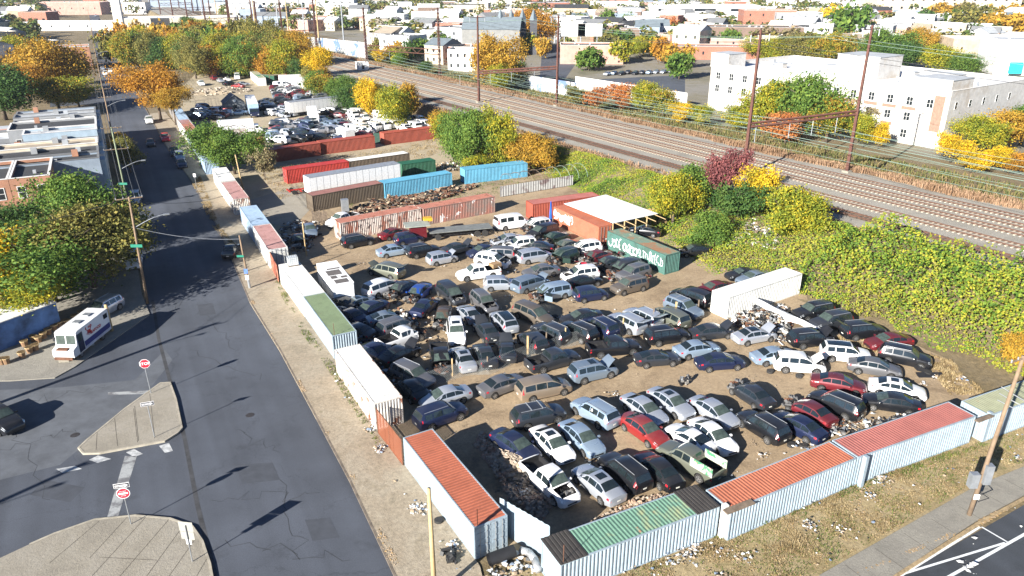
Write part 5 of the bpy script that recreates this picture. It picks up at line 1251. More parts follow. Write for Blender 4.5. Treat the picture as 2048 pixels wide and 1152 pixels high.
tufts('weeds_at_containers', [(1100,1150),(1440,1066),(1960,885),(1975,893),(1440,1082),(1110,1165)], 1800, .3, .035, MATS['weed_green'], 'weeds along the foot of the verge containers', .07, 4)
tufts('lot_grass', [(505,330),(560,400),(640,380),(900,300),(880,275),(760,300),(560,330)], 9000, .3, .05, M_dry, 'dry grass of the middle lot', .0, 5)
tufts('yard_edge_grass', [(1560,700),(1700,670),(1900,720),(1975,790),(1900,790),(1860,740),(1700,690)], 5000, .35, .05, M_dry, 'dry weeds between the cars and the green slope', .0, 6)
tufts('verge_grass', [(400,350),(440,455),(480,500),(470,505),(425,455),(385,370)], 5000, .22, .04, M_dry, 'dry grass on the street verge by the driveway', .09, 8)
tufts('yard_weeds', [(640,385),(960,345),(1150,350),(1000,395),(700,430)], 4000, .3, .05, MATS['weed_green'], 'weeds around the middle lot containers', .0, 9)
# ------------------------------------------------------------------ buildings
BM = {}
def bmat(n, c, var=.22, sc=.5, rough=.85):
    if n not in BM: BM[n] = plain('wall_'+n, c, rough, 0, var, sc, geo=True)
    return BM[n]
def brickmat(n, c):
    if n in BM: return BM[n]
    m, N, L, P = newmat('brick_'+n); b = N.new('ShaderNodeTexBrick'); b.inputs['Scale'].default_value = 1.0; b.inputs['Color1'].default_value = (*c,1); b.inputs['Color2'].default_value = (*[x*.75 for x in c],1); b.inputs['Mortar'].default_value = (.35,.28,.22,1)
    b.inputs['Brick Width'].default_value = .42; b.inputs['Row Height'].default_value = .15; b.inputs['Mortar Size'].default_value = .02
    t = N.new('ShaderNodeTexCoord'); s = N.new('ShaderNodeSeparateXYZ'); L.new(t.outputs['Object'], s.inputs[0]); a = N.new('ShaderNodeMath'); L.new(s.outputs[0], a.inputs[0]); L.new(s.outputs[1], a.inputs[1])
    cm = N.new('ShaderNodeCombineXYZ'); L.new(a.outputs[0], cm.inputs[0]); L.new(s.outputs[2], cm.inputs[1]); L.new(cm.outputs[0], b.inputs['Vector'])
    L.new(mixc(N, L, .5, b.outputs['Color'], ramp(N, L, nz(N, L, .4, 5, geo=True), [(.3,tuple(x*.7 for x in c)),(.7,tuple(x*1.2 for x in c))])), P.inputs['Base Color']); P.inputs['Roughness'].default_value = .9
    BM[n] = m; return m
WALLS = dict(white=bmat('white',(.6,.59,.57)), cream=bmat('cream',(.5,.44,.34)), grey=bmat('grey',(.27,.28,.29)), bluegrey=bmat('bluegrey',(.23,.28,.34)), paleblue=bmat('paleblue',(.3,.38,.44)), tan=bmat('tan',(.38,.31,.22)),
    brick=brickmat('red',(.3,.1,.06)), brick2=brickmat('orange',(.36,.16,.09)), pink=bmat('pink',(.42,.25,.2)), dark=bmat('dark',(.06,.062,.07)), brown=brickmat('brown',(.14,.09,.07)), stone=bmat('stone',(.2,.2,.19)))
ROOFS = dict(black=bmat('roof_black',(.035,.037,.04)), silver=bmat('roof_silver',(.36,.38,.4),.25), white=bmat('roof_white',(.6,.61,.62)), grey=bmat('roof_grey',(.16,.165,.17)), blue=bmat('roof_blue',(.1,.14,.24)), tan=bmat('roof_tan',(.3,.25,.19)), slate=bmat('roof_slate',(.13,.16,.18)))
M_frame = plain('window_frame_white', (.6,.6,.58), .6); M_pane = plain('window_pane', (.02,.025,.03), .1, 0, .4, 2)
def win_mesh(w, h):
    k = 'win%.1f_%.1f' % (w, h)
    if k not in MATS:
        mb = MB(); t = .1
        mb.box(-w/2,-.04,-h/2,w/2,.03,-h/2+t).box(-w/2,-.04,h/2-t,w/2,.03,h/2).box(-w/2,-.04,-h/2+t,-w/2+t,.03,h/2-t).box(w/2-t,-.04,-h/2+t,w/2,.03,h/2-t).box(-w/2+t,-.035,-.03,w/2-t,.02,.03)
        MATS[k] = (mb.mesh('window', [M_frame]), MB().box(-w/2+t,-.01,-h/2+t,w/2-t,0,h/2-t).mesh('pane', [M_pane]))
    return MATS[k]
def windows(parent, L, z0, rows, cols, w=1.0, h=1.6, floor=3.0, y=0, off=0, skip=(), simple=False, ang=0, ox=0, oy=0):
    f, p = win_mesh(w, h)
    for r_ in range(rows):
        for c in range(cols):
            if (r_, c) in skip: continue
            x = L*(c+.5)/cols+off; M = Matrix.Translation((ox,oy,0)) @ Matrix.Rotation(ang,4,'Z') @ Matrix.Translation((x,-.02,z0+r_*floor))
            if simple:
                o = link('window', p, parent); o.matrix_local = M
            else:
                o = link('window', f, parent); o.matrix_local = M; link('pane', p, o)
def building(p, rz, L, D_, H, wall, roof, label, cat='building', name='building', rows=2, cols=3, par=.5, group=None, simple=True, side=True, gable=0, z=0, extras=0, ww=1.0, wh=1.5, seed=0, clutter=True, cop=True):
    """front-left corner p, front runs along rz, depth behind it"""
    rt = empty(name, (p[0],p[1],z), rz); tag(rt, label, cat, group)
    wm = MB(); t = .25; Hp = H+par
    wm.box(0,0,-.5,L,t,Hp).box(0,D_-t,-.5,L,D_,Hp).box(0,t,-.5,t,D_-t,Hp).box(L-t,t,-.5,L,D_-t,Hp); wl = wm.build('wall', WALLS[wall] if isinstance(wall,str) else wall, rt)
    if gable:
        g = MB().add([(-.3,-.3,Hp),(L+.3,-.3,Hp),(L+.3,D_/2,Hp+gable),(-.3,D_/2,Hp+gable)],[(0,1,2,3)]).add([(-.3,D_+.3,Hp),(L+.3,D_+.3,Hp),(L+.3,D_/2,Hp+gable),(-.3,D_/2,Hp+gable)],[(3,2,1,0)]).add([(0,0,Hp),(0,D_,Hp),(0,D_/2,Hp+gable-.1)],[(0,1,2)]).add([(L,0,Hp),(L,D_,Hp),(L,D_/2,Hp+gable-.1)],[(2,1,0)])
        rf = g.build('roof', ROOFS[roof], rt)
    else:
        rf = MB().box(t,t,H-.2,L-t,D_-t,H).build('roof', ROOFS[roof], rt)
        MB().box(-.06,-.06,Hp,L+.06,t+.05,Hp+.08).box(-.06,D_-t,Hp,L+.06,D_+.06,Hp+.08).box(-.06,t+.05,Hp,t+.05,D_-t,Hp+.08).box(L-t-.05,t+.05,Hp,L+.06,D_-t,Hp+.08).build('coping', WALLS['white'] if cop and wall not in ('dark','stone') else ROOFS['grey'], rt)
        rr = random.Random(seed*7+int(L*10))
        if clutter:
            for i in range(max(1, int(L*D_/90))):
                x, y = rr.uniform(1,max(1.1,L-2)), rr.uniform(1,max(1.1,D_-2)); s = rr.uniform(.35,.8); MB().box(x,y,H,x+s,y+s*1.2,H+s*1.1).build('roof_vent', ROOFS['silver'], rf)
    if rows and cols:
        fl = H/rows; windows(wl, L, fl*.55, rows, cols, ww, wh, fl, simple=simple)
        if side:
            c2 = max(1, min(4, int(D_/4.5))); windows(wl, D_, fl*.55, rows, c2, ww*.9, wh, fl, simple=simple, ang=-math.pi/2, ox=0, oy=D_)
            windows(wl, D_, fl*.55, rows, c2, ww*.9, wh, fl, simple=simple, ang=math.pi/2, ox=L, oy=0)
    return rt
SA = math.atan2(E1.y, E1.x)                       # across-the-street direction
# row houses along the left side of the street: front doors face the street
c0 = Vector((-66.5,119.5)); su = Vector((E2.x,E2.y)); sx = Vector((E1.x,E1.y)); GR = 'row houses on the left side of the street'
hs = [('bluegrey','black',5.0,7.2,'blue-grey end house with a dark awning, nearest of the row facing the street'),('dark','black',4.8,7.2,'house with black tarred roof and satellite dish behind the blue-grey end house'),('cream','tan',5.2,7.6,'house with long cream side wall and tan roof'),
      ('dark','black',4.6,6.6,'low dark-roofed house beside the cream-walled one'),('dark','blue',5,6.2,'house with bluish roof below the pale blue one'),('paleblue','silver',5.0,7.4,'house with pale blue side wall'),('grey','black',9,7.2,'grey stone house with tall white windows'),
      ('white','silver',5.5,6.6,'white house with silver sloping roof'),('grey','silver',5,7,'grey house with silver roof further up the street'),('bluegrey','silver',5.5,7,'last blue-grey house before the yellow trees')]
y = 0
for i, (wl, rf, w, H, lab) in enumerate(hs):
    o = c0 + su*y; dp = 15 if i != 5 else 12
    # origin: front line starts at the house corner; local x runs up the street, depth runs away from it
    o2 = o + su*w*1.0; b = building((o.x, o.y), SA+math.pi/2, w-.03, dp, H+.12*(i%3), wl, rf, lab, 'row house', 'row_house', 2, 2, .3, GR, simple=False, side=False, seed=i, cop=i in (2,5,6))
    bay = MB().box(.6,-.75,0,w-1.4,0,H-.2); bay.build('bay', WALLS['white' if i%2 else 'paleblue'], b)
    wl_ = [c for c in b.children if c.name.startswith('wall')][0]
    windows(wl_, dp*.6, 1.8, 2, 3, 1.0, 1.7, 3.1, simple=False, ang=-math.pi/2, ox=0, oy=dp)
    cy = (3,9,6,12,5,8,10,4,7,11)[i]; MB().box(w-1.0, cy, H+.05, w-.3, cy+.9, H+1.1).build('chimney', WALLS['brick2' if i%3==0 else 'grey'], b)
    el = MB().box(.1, dp, 0, w*.65, dp+7, H-2.2); el.build('rear_wing', WALLS[['white','pink','brick','white'][i%4]], b); MB().box(.1,dp+.02,H-2.2,w*.65,dp+7,H-2.1).build('wing_roof', ROOFS['silver' if i%2 else 'grey'], b)
    y += w + (3.2 if i in (5,) else 0)
# second column of houses behind, seen at the left edge
for i in range(7):
    o = c0 + su*(2+i*10.5) - sx*34; b = building((o.x, o.y), SA+math.pi/2, 9.6, 13, 6.6+.3*(i%2), ['white','brick2','grey','white','pink','bluegrey','white'][i], ['grey','silver','black','silver','blue','silver','grey'][i],
        ['white double house with grey roof at the left edge','brick double house at the left edge','grey double house at the left edge','white double house with silver roof at the left edge','pink double house at the left edge','blue-grey double house at the left edge','white house with grey roof at the left edge near the golden tree'][i], 'row house', 'row_house', 2, 4, .4, GR, simple=True, seed=20+i)
# brick row facing the camera
A = at(100,352,7.5)
for i in range(4):
    o = Vector((A.x,A.y)) - sx*5.2*(i+1); building((o.x,o.y), SA, 5.15, 13, 7.2, 'brick2', 'black', ['brick row house with white cornice next to the blue-grey end house','second brick row house from the blue-grey end house','third brick row house from the blue-grey end house','brick row house at the frame edge'][i],
        'row house', 'row_house', 2, 2, .45, 'brick row houses with white cornices', simple=False, side=False, seed=40+i, ww=1.1, wh=1.8)
# blue walled shed beside the food truck
SHb = (at(0,640,3.2), at(110,600,3.2)); d = SHb[1]-SHb[0]; an = math.atan2(d.y,d.x); o = SHb[0]-d.normalized()*4
building((o.x,o.y), an, d.length+4, 4.5, 2.8, plain('mural_blue_wall', (.06,.13,.3), .8, 0, .75, .5, geo=True), 'white', 'low shed with a blue painted wall and white roof at the left edge', 'shed', 'shed', 0, 0, .1, simple=False)
# ---- the white factory beyond the tracks
fo = Vector((54.5,212.5)); fc = Vector((91.5,159.5)); fd = (fc-fo).normalized(); FA = math.atan2(fd.y,fd.x); FL = (fc-fo).length
fw = patchy('factory_white_wall', (.5,.485,.46), (.38,.34,.29), .5, .62, .12, .8, geo=True); WALLS['factory'] = fw
b = building((fo.x,fo.y), FA, FL, 36, 11.3, 'factory', 'white', 'long white three-storey factory with flat white roof beyond the tracks', 'factory', 'factory', 0, 0, .9, simple=False, seed=60)
wl = [c for c in b.children if c.name.startswith('wall')][0]
for r_, z in enumerate((2.2, 5.9, 9.2)):
    for c in range(14):
        if (c*3+r_) % 5 == 0 and r_ != 2 or (r_ == 0 and c % 3): continue
        f, p = win_mesh(1.5, 1.9); o = link('window', f, wl, (2.8+c*4.45, -.03, z)); link('pane', p, o); MB().box(-.04,-.04,-.85,.04,.02,.85).build('mullion', M_frame, o)
panels = []
for c in range(14):
    if c in (9,10,11,12): panels.append((2.8+c*4.45-1.6,-.03,7.3,2.8+c*4.45+1.6,.0,8.0))
    if c % 3 == 2: panels.append((2.8+c*4.45-1.3,-.03,3.5,2.8+c*4.45+1.3,.0,4.2))
panels.append((FL-3.2,-.04,3.5,FL-1.0,.0,11))
for q in panels: MB().box(*q).build('brick_panel', plain('faded_brick_panel', (.24,.15,.11), .9, 0, .25, 2), wl)
windows(wl, 30, 9.0, 1, 5, 1.2, 1.6, 3, simple=False, ang=math.pi/2, ox=FL, oy=0)
def roofbox(x, y, w, d_, h, nm, m='factory', cap='silver'):
    o = MB().box(x,y,11.3,x+w,y+d_,11.3+h).build(nm, WALLS[m], b); MB().box(x-.12,y-.12,11.3+h,x+w+.12,y+d_+.12,11.3+h+.12).build('cap', ROOFS[cap], o); return o
roofbox(-.2,-.15,6,7,3.6,'stair_tower'); roofbox(31,10,11,10,5.2,'roof_house'); roofbox(FL-8.2,-.1,8.0,9,3.0,'corner_tower'); roofbox(48,14,5,3,1.4,'air_unit'); roofbox(55,10,2.5,2.5,1.6,'air_unit'); roofbox(25,14,4,2.5,1.8,'air_unit'); roofbox(42.5,20,3,2.5,1.5,'air_unit'); roofbox(12,12,2,2,1.2,'air_unit'); roofbox(44,26,9,4,1.2,'air_unit')
# ---- landmarks of the town
def bpx(px, py, w, dp, H, wall, roof, lab, rz=0, **k):
    p = at(px, py); return building((p.x,p.y), R(rz), w, dp, H, wall, roof, lab, **k)
GC = 'buildings of the town beyond the tracks'
bpx(1120,128,26,14,7,'pink','black','pink-brick shop with white ground floor under two billboards',-3,rows=1,cols=0,group=GC)
for i, x in enumerate((1121,1154)):
    p = at(x, 118); q = empty('billboard', (p.x,p.y,0)); tag(q, ('left','right')[i]+' one of the two blank white billboards above the pink-brick shop', 'billboard', 'billboards on the shop roof')
    MB().box(0,0,9.5,10.5,.4,14.6).build('panel', M_white, q)
    for xx in (1.5, 8.5): MB().tube((xx,.6,0),(xx,.6,10),.2).build('post', M_steel, q)
bpx(925,112,26,16,11,'stone','slate','dark stone church with grey roof and spired buttresses',-6,rows=2,cols=0,gable=5,group=GC,name='church',cat='church')
p = at(1010,110)
for i in range(4):
    q = empty('church_spire', (p.x-2+i*5.0, p.y+2, 0)); tag(q, 'dark pinnacle number at the church corner' if False else ['dark pinnacle nearest the church gable','second dark pinnacle of the church','third dark pinnacle of the church','outermost dark pinnacle of the church'][i], 'spire', 'church pinnacles')
    MB().box(-1.6,-1.6,0,1.6,1.6,15).build('shaft', WALLS['dark'], q); MB().tube((0,0,15),(0,0,20),1.9,.05,4).build('tip', ROOFS['slate'], q)
bpx(896,142,16,10,7.5,'white','black','white windowless block with sloping top beside the gold-brown tree',-8,rows=2,cols=6,group=GC)
bpx(1325,118,62,12,5,'brick','grey','long brick wall building with small windows behind the white factory',-8,rows=1,cols=9,group=GC)
bpx(1362,92,60,18,9,'brown','black','old brown brick warehouse with a white sign panel',-8,rows=1,cols=8,group=GC)
bpx(1483,72,30,20,14,'brick','white','orange-red brick apartment block of three storeys',-6,rows=3,cols=4,group=GC)
bpx(1548,74,26,16,13,'grey','white','pale grey apartment block next to the brick one',-6,rows=3,cols=4,group=GC)
bpx(1270,92,12,10,9,'bluegrey','slate','grey house with slate mansard near the parking lot',-4,rows=2,cols=2,group=GC,gable=3)
bpx(1290,90,12,10,9,'white','slate','white house with slate mansard beside the grey one',-4,rows=2,cols=2,group=GC,gable=3)
bpx(1240,100,9,12,9,'brown','grey','narrow brown brick house with porch by the parking lot',-4,rows=2,cols=1,group=GC)
bpx(1748,40,110,40,24,'cream','white','very large cream block with rows of small windows on the skyline',-4,rows=4,cols=14,group=GC,side=False,ww=2,wh=2)
bpx(1880,32,60,30,20,'white','white','white parking structure with dark open decks',-4,rows=4,cols=1,group=GC,side=False,ww=50,wh=2.2)
bpx(1545,28,90,30,17,'white','white','white concrete parking structure with dark bays',-4,rows=2,cols=5,group=GC,side=False,ww=12,wh=3)
bpx(1300,46,80,25,12,'white','white','white low office block with ribbon windows',-4,rows=2,cols=3,group=GC,side=False,ww=16,wh=2)
bpx(1180,36,40,20,12,'white','silver','white block with blue-grey tower',-4,rows=2,cols=4,group=GC)
bpx(1900,118,46,18,8,'tan','white','tan and brick building row behind the factory',-10,rows=1,cols=6,group=GC)
bpx(1985,150,40,22,12,'white','silver','tall white building with a turquoise and yellow mural at the right edge',-14,rows=0,cols=0,group=GC)
p = at(2010,152,0); q = MB().box(0,-.1,1,5,0,5).build('mural_panel', plain('mural_turquoise',(.02,.5,.5),.6), loc=(p.x,p.y-1,0)); tag(q,'turquoise painted panel at the right edge of town','mural')
bpx(238,62,72,30,7,'cream','white','long cream low factory at the end of the street',14,rows=1,cols=10,group=GC,ww=2)
bpx(232,66,5,5,26,'white','white','white square tower beside the long cream factory',14,rows=0,cols=0,group=GC)
bpx(460,30,110,30,18,'white','white','white factory with three rows of windows near the horizon',4,rows=3,cols=16,group=GC,side=False,ww=3,wh=2.4)
bpx(300,22,120,30,14,'bluegrey','silver','teal-grey industrial hall near the horizon left of the masts',4,rows=1,cols=6,group=GC,side=False)
bpx(112,142,13,12,8,'brick2','silver','brick corner building with white roof by the far street',28,rows=2,cols=3,group=GC)
bpx(65,30,60,20,10,'pink','tan','pink-brown hall among trees at upper left',4,rows=1,cols=6,group=GC)
bpx(50,62,90,14,5,'white','white','low white sheds in a row at upper left',6,rows=1,cols=8,group=GC)
# grey fence-wall along the far tracks covered with graffiti
def wallrun(name, a, b, h, m, lab, cat='wall', t=.3, z=0):
    A = at(*a, z); B = at(*b, z); d = B-A; q = MB().box(0,0,-.5,d.length,t,h).build(name, m, loc=(A.x,A.y,z)); q.rotation_euler = (0,0,math.atan2(d.y,d.x)); tag(q, lab, cat); return q
M_tagwall = patchy('tagged_concrete', (.42,.42,.42), (.1,.16,.28), .52, .58, .22, .85, (.5,.2,.2), .3, (.64,.68), geo=True)
wallrun('graffiti_wall', (612,112), (735,128), 8.5, M_tagwall, 'tall grey wall covered in graffiti beyond the far tracks')
wallrun('retaining_wall', (1015,172), (1150,196), 4.5, M_tagwall, 'white retaining wall with graffiti above the grass bank')
wallrun('retaining_wall', (1150,178), (1372,215), 4.0, WALLS['white'], 'long plain white retaining wall left of the factory')
# ---- the rest of the town: houses one can count
RB = random.Random(99)
occupied = []; specs = []
def free(p, r_):
    for (q, s) in occupied:
        if (p-q).length < r_+s: return False
    return True
zones = [('beyond the tracks left of the church', 740, 905, 14, 128), ('between the church and the billboards', 905, 1120, 12, 75), ('between the billboards and the brick blocks', 1120, 1480, 6, 108), ('on the rise behind the factory', 1480, 2048, 8, 105),
    ('beyond the wood', 380, 740, 2, 62), ('at upper left beyond the golden tree', -100, 175, 8, 150), ('along the far street', 215, 380, 4, 30)]
cnt = 0
for o in list(COL.objects):
    if o.parent is None and o.get('category') in ('building','church','factory','billboard','spire','row house'): occupied.append((Vector((o.location.x, o.location.y)), 16))
def wallw(z, x): return RB.choices(['white','cream','grey','brick','tan','pink','brown','bluegrey'], [34,16,12,10,10,6,6,6])[0]
for zn, x0, x1, y0, y1 in zones:
    area = (x1-x0)*(y1-y0); n = int(area/ (480 if x1 < 600 else 300)); tries = 0; k = 0
    while k < n and tries < n*22:
        tries += 1; x, y = RB.uniform(x0,x1), y0+(y1-y0)*RB.random()**1.25
        p = at(x, y); s_, t_ = s_t(p)
        if 80 < t_ < 136: continue
        L_ = RB.uniform(9,24)*(1 if p.y < 600 else 1.5); q = Vector((p.x,p.y))
        if x < 380 and abs((p-at(*( (178,5) if p.y > 900 else (205,100) ))).x) < 0: continue
        if not free(q, L_*.42): continue
        # keep the far street clear
        if p.x < 0:
            sxp = -116 - (p.y-215)*.56
            if abs(p.x+L_/2 - sxp) < 16+L_/2: continue
        occupied.append((q+Vector((L_/2,5)), L_*.42)); c = wallw(zn, x); rf = RB.choices(['white','silver','black','grey','tan','slate'],[30,25,16,14,8,7])[0]
        H = RB.choice((5.5,6.5,7,8,10)); g = RB.random() < .22
        near = p.y < 520
        specs.append((p.y, q, R(RB.choice((-34,-30,27,-34))) if near else R(RB.uniform(-12,12)), L_, RB.uniform(9,15), H, c, rf, g, zn, near)); k += 1; cnt += 1
specs.sort(key=lambda q: q[0]); far_b = MB(); FM = list(WALLS.values())+list(ROOFS.values()); WI = {k: i for i, k in enumerate(list(WALLS)+['r_'+k for k in ROOFS])}; FM.append(M_pane)
for i, (_, q, rz, L_, D_, H, c, rf, g, zn, near) in enumerate(specs):
    if i < 275: building(q, rz, L_, D_, H, c, rf, '%s %s with %s roof %s' % (c.replace('brick','red brick').replace('bluegrey','blue-grey'), 'gabled house' if g else 'flat-roofed building', rf, zn), 'house' if g else 'building', 'house' if g else 'building',
            2 if near else 1, 3 if near else 4, .4, 'buildings '+zn, simple=True, side=near, gable=2.5 if g else 0, seed=i, ww=1.1 if near else 2.2, wh=1.5 if near else 1.8, clutter=near)
    else:
        M = Matrix.Translation((q.x,q.y,0)) @ Matrix.Rotation(rz,4,'Z'); far_b.cur = WI[c]; far_b.box(0,0,0,L_,D_,H,M); far_b.cur = WI['r_'+rf]; far_b.box(.3,.3,H+.01,L_-.3,D_-.3,H+.25,M); far_b.cur = len(FM)-1
        for k in range(4): far_b.box(L_*(k+.3)/4,-.03,H*.4,L_*(k+.7)/4,0,H*.65,M)
tag(far_b.build('distant_buildings', FM), 'mass of small distant buildings below the horizon', 'buildings', kind='stuff')
print('town buildings', cnt)
# town trees
GTT = 'town trees'
cols = [('yellow-green','ygreen'),('green','green'),('golden','gold'),('olive','olive'),('orange','orange'),('dark green','dgreen'),('rust-coloured','rust'),('grey-brown','grey')]
M_townleaf = leafmat('leaves_town_mix', [(.04,.075,.02),(.075,.12,.025),(.12,.14,.035),(.22,.17,.04),(.13,.11,.05)], .045, .25, .25)
far_mb = MB(); indiv = []
for zn, x0, x1, y0, y1 in zones + [('at the horizon', 0, 2048, 2, 16), ('at the horizon', 0, 2048, 2, 8), ('between the retaining walls and the billboard shop',1010,1370,105,170)]:
    if y0 == 105 and x0 == 1010: RB_n = 16
    n = int((x1-x0)*(y1-y0)/(190 if zn != 'at the horizon' else 150))
    if 'left' in zn and x1 < 200: n = int(n*1.5)
    if x0 == 1010: n = 14
    for i in range(n):
        x, y = RB.uniform(x0,x1), y0+(y1-y0)*RB.random()**1.3; p = at(x, y); t_ = s_t(p)[1]
        if 84 < t_ < 136: continue
        if p.x < 0 and abs(p.x - (-116-(p.y-215)*.56)) < 22: continue
        sc = 1 if p.y < 600 else 1.4
        indiv.append((p.y, p, RB.uniform(3,5.6)*sc, RB.uniform(6.5,11)*sc, zn))
indiv.sort(key=lambda q: q[0])
for i, (_, p, r_, h_, zn) in enumerate(indiv):
    if i < 70:
        a, c = RB.choices(cols, [6,6,5,5,3,4,1.2,1.5])[0]; tree(p, r_, h_, c, '%s tree among the buildings %s' % (a, zn), 'far', group='%s town trees %s' % (a, zn), z=0, base=1)
    else:
        for k in range(105):
            d = Vector((RB.gauss(0,1),RB.gauss(0,1),RB.gauss(0,1))).normalized()*RB.uniform(.6,1.0); q = Vector((p.x+d.x*r_, p.y+d.y*r_, h_*.55+d.z*h_*.45)); n_ = (d+Vector((RB.gauss(0,.5),RB.gauss(0,.5),.6))).normalized(); u = n_.cross(Vector((RB.gauss(0,1),RB.gauss(0,1),RB.gauss(0,1)))).normalized(); w = n_.cross(u)*.9; u = u*1.1; m_ = len(far_mb.v)
            far_mb.v += [tuple(q-u),tuple(q+w),tuple(q+u),tuple(q-w)]; far_mb.f.append((m_,m_+1,m_+2,m_+3)); far_mb.m.append(0)
tag(far_mb.build('distant_trees', M_townleaf), 'autumn trees filling the distant town up to the horizon', 'trees', kind='stuff')
poly('town_ground', [st(s_, t_) for s_, t_ in ((-300,141),(1400,141),(1400,1500),(-300,1500))], .003, dirt_mat('town_ground', [(.09,.09,.05),(.17,.15,.1),(.2,.185,.16),(.12,.11,.06)], .05), True)
poly('parking_lot', [(1060,165),(1370,150),(1370,185),(1150,178),(1060,172)], .01, M_asph)
poly('town_street', [(1000,172),(1080,150),(1085,90),(1130,90),(1150,130),(1120,172)], .012, M_asph)
for i in range(10):
    p = at(1215+i*14, 150-i*.4+RB.uniform(-1,1)); car(RB.choice(['sedan','suv']), RB.choice(['white','silver','black','steel']), p, R(RB.choice((60,240))), 'small car in the lot beyond the retaining wall', '', 'cars in the lot beyond the retaining wall', detail=0)
# ------------------------------------------------------------------ poles, wires, signs, masts, fences
M_pole = plain('utility_pole_wood', (.2,.14,.09), .9, 0, .3, 2); M_polel = plain('new_pole_wood', (.42,.3,.15), .85, 0, .25, 2); M_poleg = plain('pole_greenish', (.17,.2,.13), .9, 0, .3, 1.5)
M_wire = plain('wire_dark', (.05,.05,.05), .6, 0, 0); M_copper = plain('wire_verdigris', (.17,.24,.2), .6, 0, 0); M_iron = plain('rusty_mast_iron', (.1,.04,.028), .8, .1, .4, .8)
M_signr = plain('sign_red', (.5,.01,.03), .5, 0, .05); M_signw = plain('sign_white', (.7,.7,.7), .5, 0, .05); M_signb = plain('sign_black', (.02,.02,.03), .5, 0, 0); M_signg = plain('sign_green', (.01,.17,.11), .5, 0, .1); M_sback = plain('sign_back_aluminium', (.42,.42,.38), .5, .5, .1)
def wire(a, b, sag=.6, r=.03, mat=None, n=10, label='overhead wire', group='overhead wires', cat='wire', name='wire'):
    a, b = Vector(a), Vector(b); mb = MB(); prev = a
    for i in range(1, n+1):
        f = i/n; p = a.lerp(b, f); p.z -= sag*4*f*(1-f); mb.tube(prev, p, r, n=4, caps=False); prev = p
    o = mb.build(name, mat or M_wire); tag(o, label, cat, group); return o
def upole(base, h, label, lean=(0,0), mat=None, arms=(), lamp=None, r=.16, sign=None, z=0, group=None, dirv=None):
    b = Vector((base[0],base[1],z)); rt = empty('utility_pole', b); tag(rt, label, 'utility pole', group); top = Vector((lean[0],lean[1],h)); mb = MB()
    mb.tube((0,0,-.3), top, r, r*.65, 10); mb.build('pole', mat or M_pole, rt, True); dv = dirv or Vector((E1.x,E1.y,0))
    ends = []
    for f, w in arms:
        c = top*f; a0, a1 = c-dv*w/2, c+dv*w/2; m = MB(); m.tube(a0, a1, .07, n=6); m.build('crossarm', M_pole, rt)
        for e in (a0, a0.lerp(a1,.28), a1.lerp(a0,.28), a1):
            q = MB(); q.tube(e, e+Vector((0,0,.22)), .05, n=6); q.build('insulator', M_rail_steel, rt); ends.append(b+e+Vector((0,0,.22)))
    if lamp:
        f, l = lamp; c = top*f; m = MB(); p0 = c
        for k in range(1, 7): p1 = c+dv*(l*k/6)+Vector((0,0,1.1*math.sin(k/6*1.5))); m.tube(p0, p1, .045, n=6); p0 = p1
        la = m.build('lamp_arm', M_steel, rt); MB().box(-.12,-.3,-.1,.12,.35,.06, Matrix.Translation(p0) @ Matrix.Rotation(math.atan2(dv.y,dv.x)-math.pi/2,4,'Z')).build('lamp_head', M_steel, la)
    if sign:
        f = sign; c = top*f; s = MB().box(-.65,-.03,-.17,.65,.03,.17, Matrix.Translation(c+Vector((0,-.2,0)))).build('street_sign', M_signg, rt)
    rt['e'] = 1; return rt, ends
GP = 'utility poles lining the left side of the street'
P = [((295,607),12.6,'wooden utility pole with lamp arm and green street sign standing in the tree shade',(.3,.1),M_pole,((.985,2.6),),(.72,3.4),.56),
     ((259,420),13.2,'greenish utility pole with two crossarms and lamp above the white parked car',(-.2,0),M_poleg,((.99,2.8),(.74,3.4)),(.5,3.4),.33),
     ((231,300),13,'utility pole with lamp arm beside the pale blue house',(0,0),M_pole,((.98,2.8),(.85,2.4)),(.7,3.4),None),
     ((215,225),13,'utility pole with lamp arm by the last blue-grey row house',(0,0),M_pole,((.98,2.8),(.85,2.4)),(.7,3.4),None),
     ((203,165),13,'utility pole beside the brick corner building',(0,0),M_pole,((.98,2.8),),(.7,3.4),None),
     ((194,120),13,'utility pole up the street past the cross street',(0,0),M_pole,((.98,2.8),),(.7,3.4),None),
     ((189,88),13,'utility pole far up the street before the red tree',(0,0),M_pole,((.98,2.8),),None,None),
     ((184,62),13,'farthest utility pole up the street',(0,0),M_pole,((.98,2.8),),None,None)]
prev = None
for b, h, lab, ln, mt, arms, lamp, sg in P:
    p = at(*b); _, e = upole(p, h, lab, ln, mt, arms, lamp, sign=sg, group=GP)
    if prev:
        for i, (a, c) in enumerate(zip(prev[:4], e[:4])): wire(a, c, .9, .028, label='wire strung between the poles on the left side of the street', group='wires along the left side of the street')
        if len(prev) > 4 and len(e) > 4:
            for a, c in zip(prev[4:8:3], e[4:8:3]): wire(a, c, 1.1, .025, label='wire strung between the poles on the left side of the street', group='wires along the left side of the street')
    prev = e
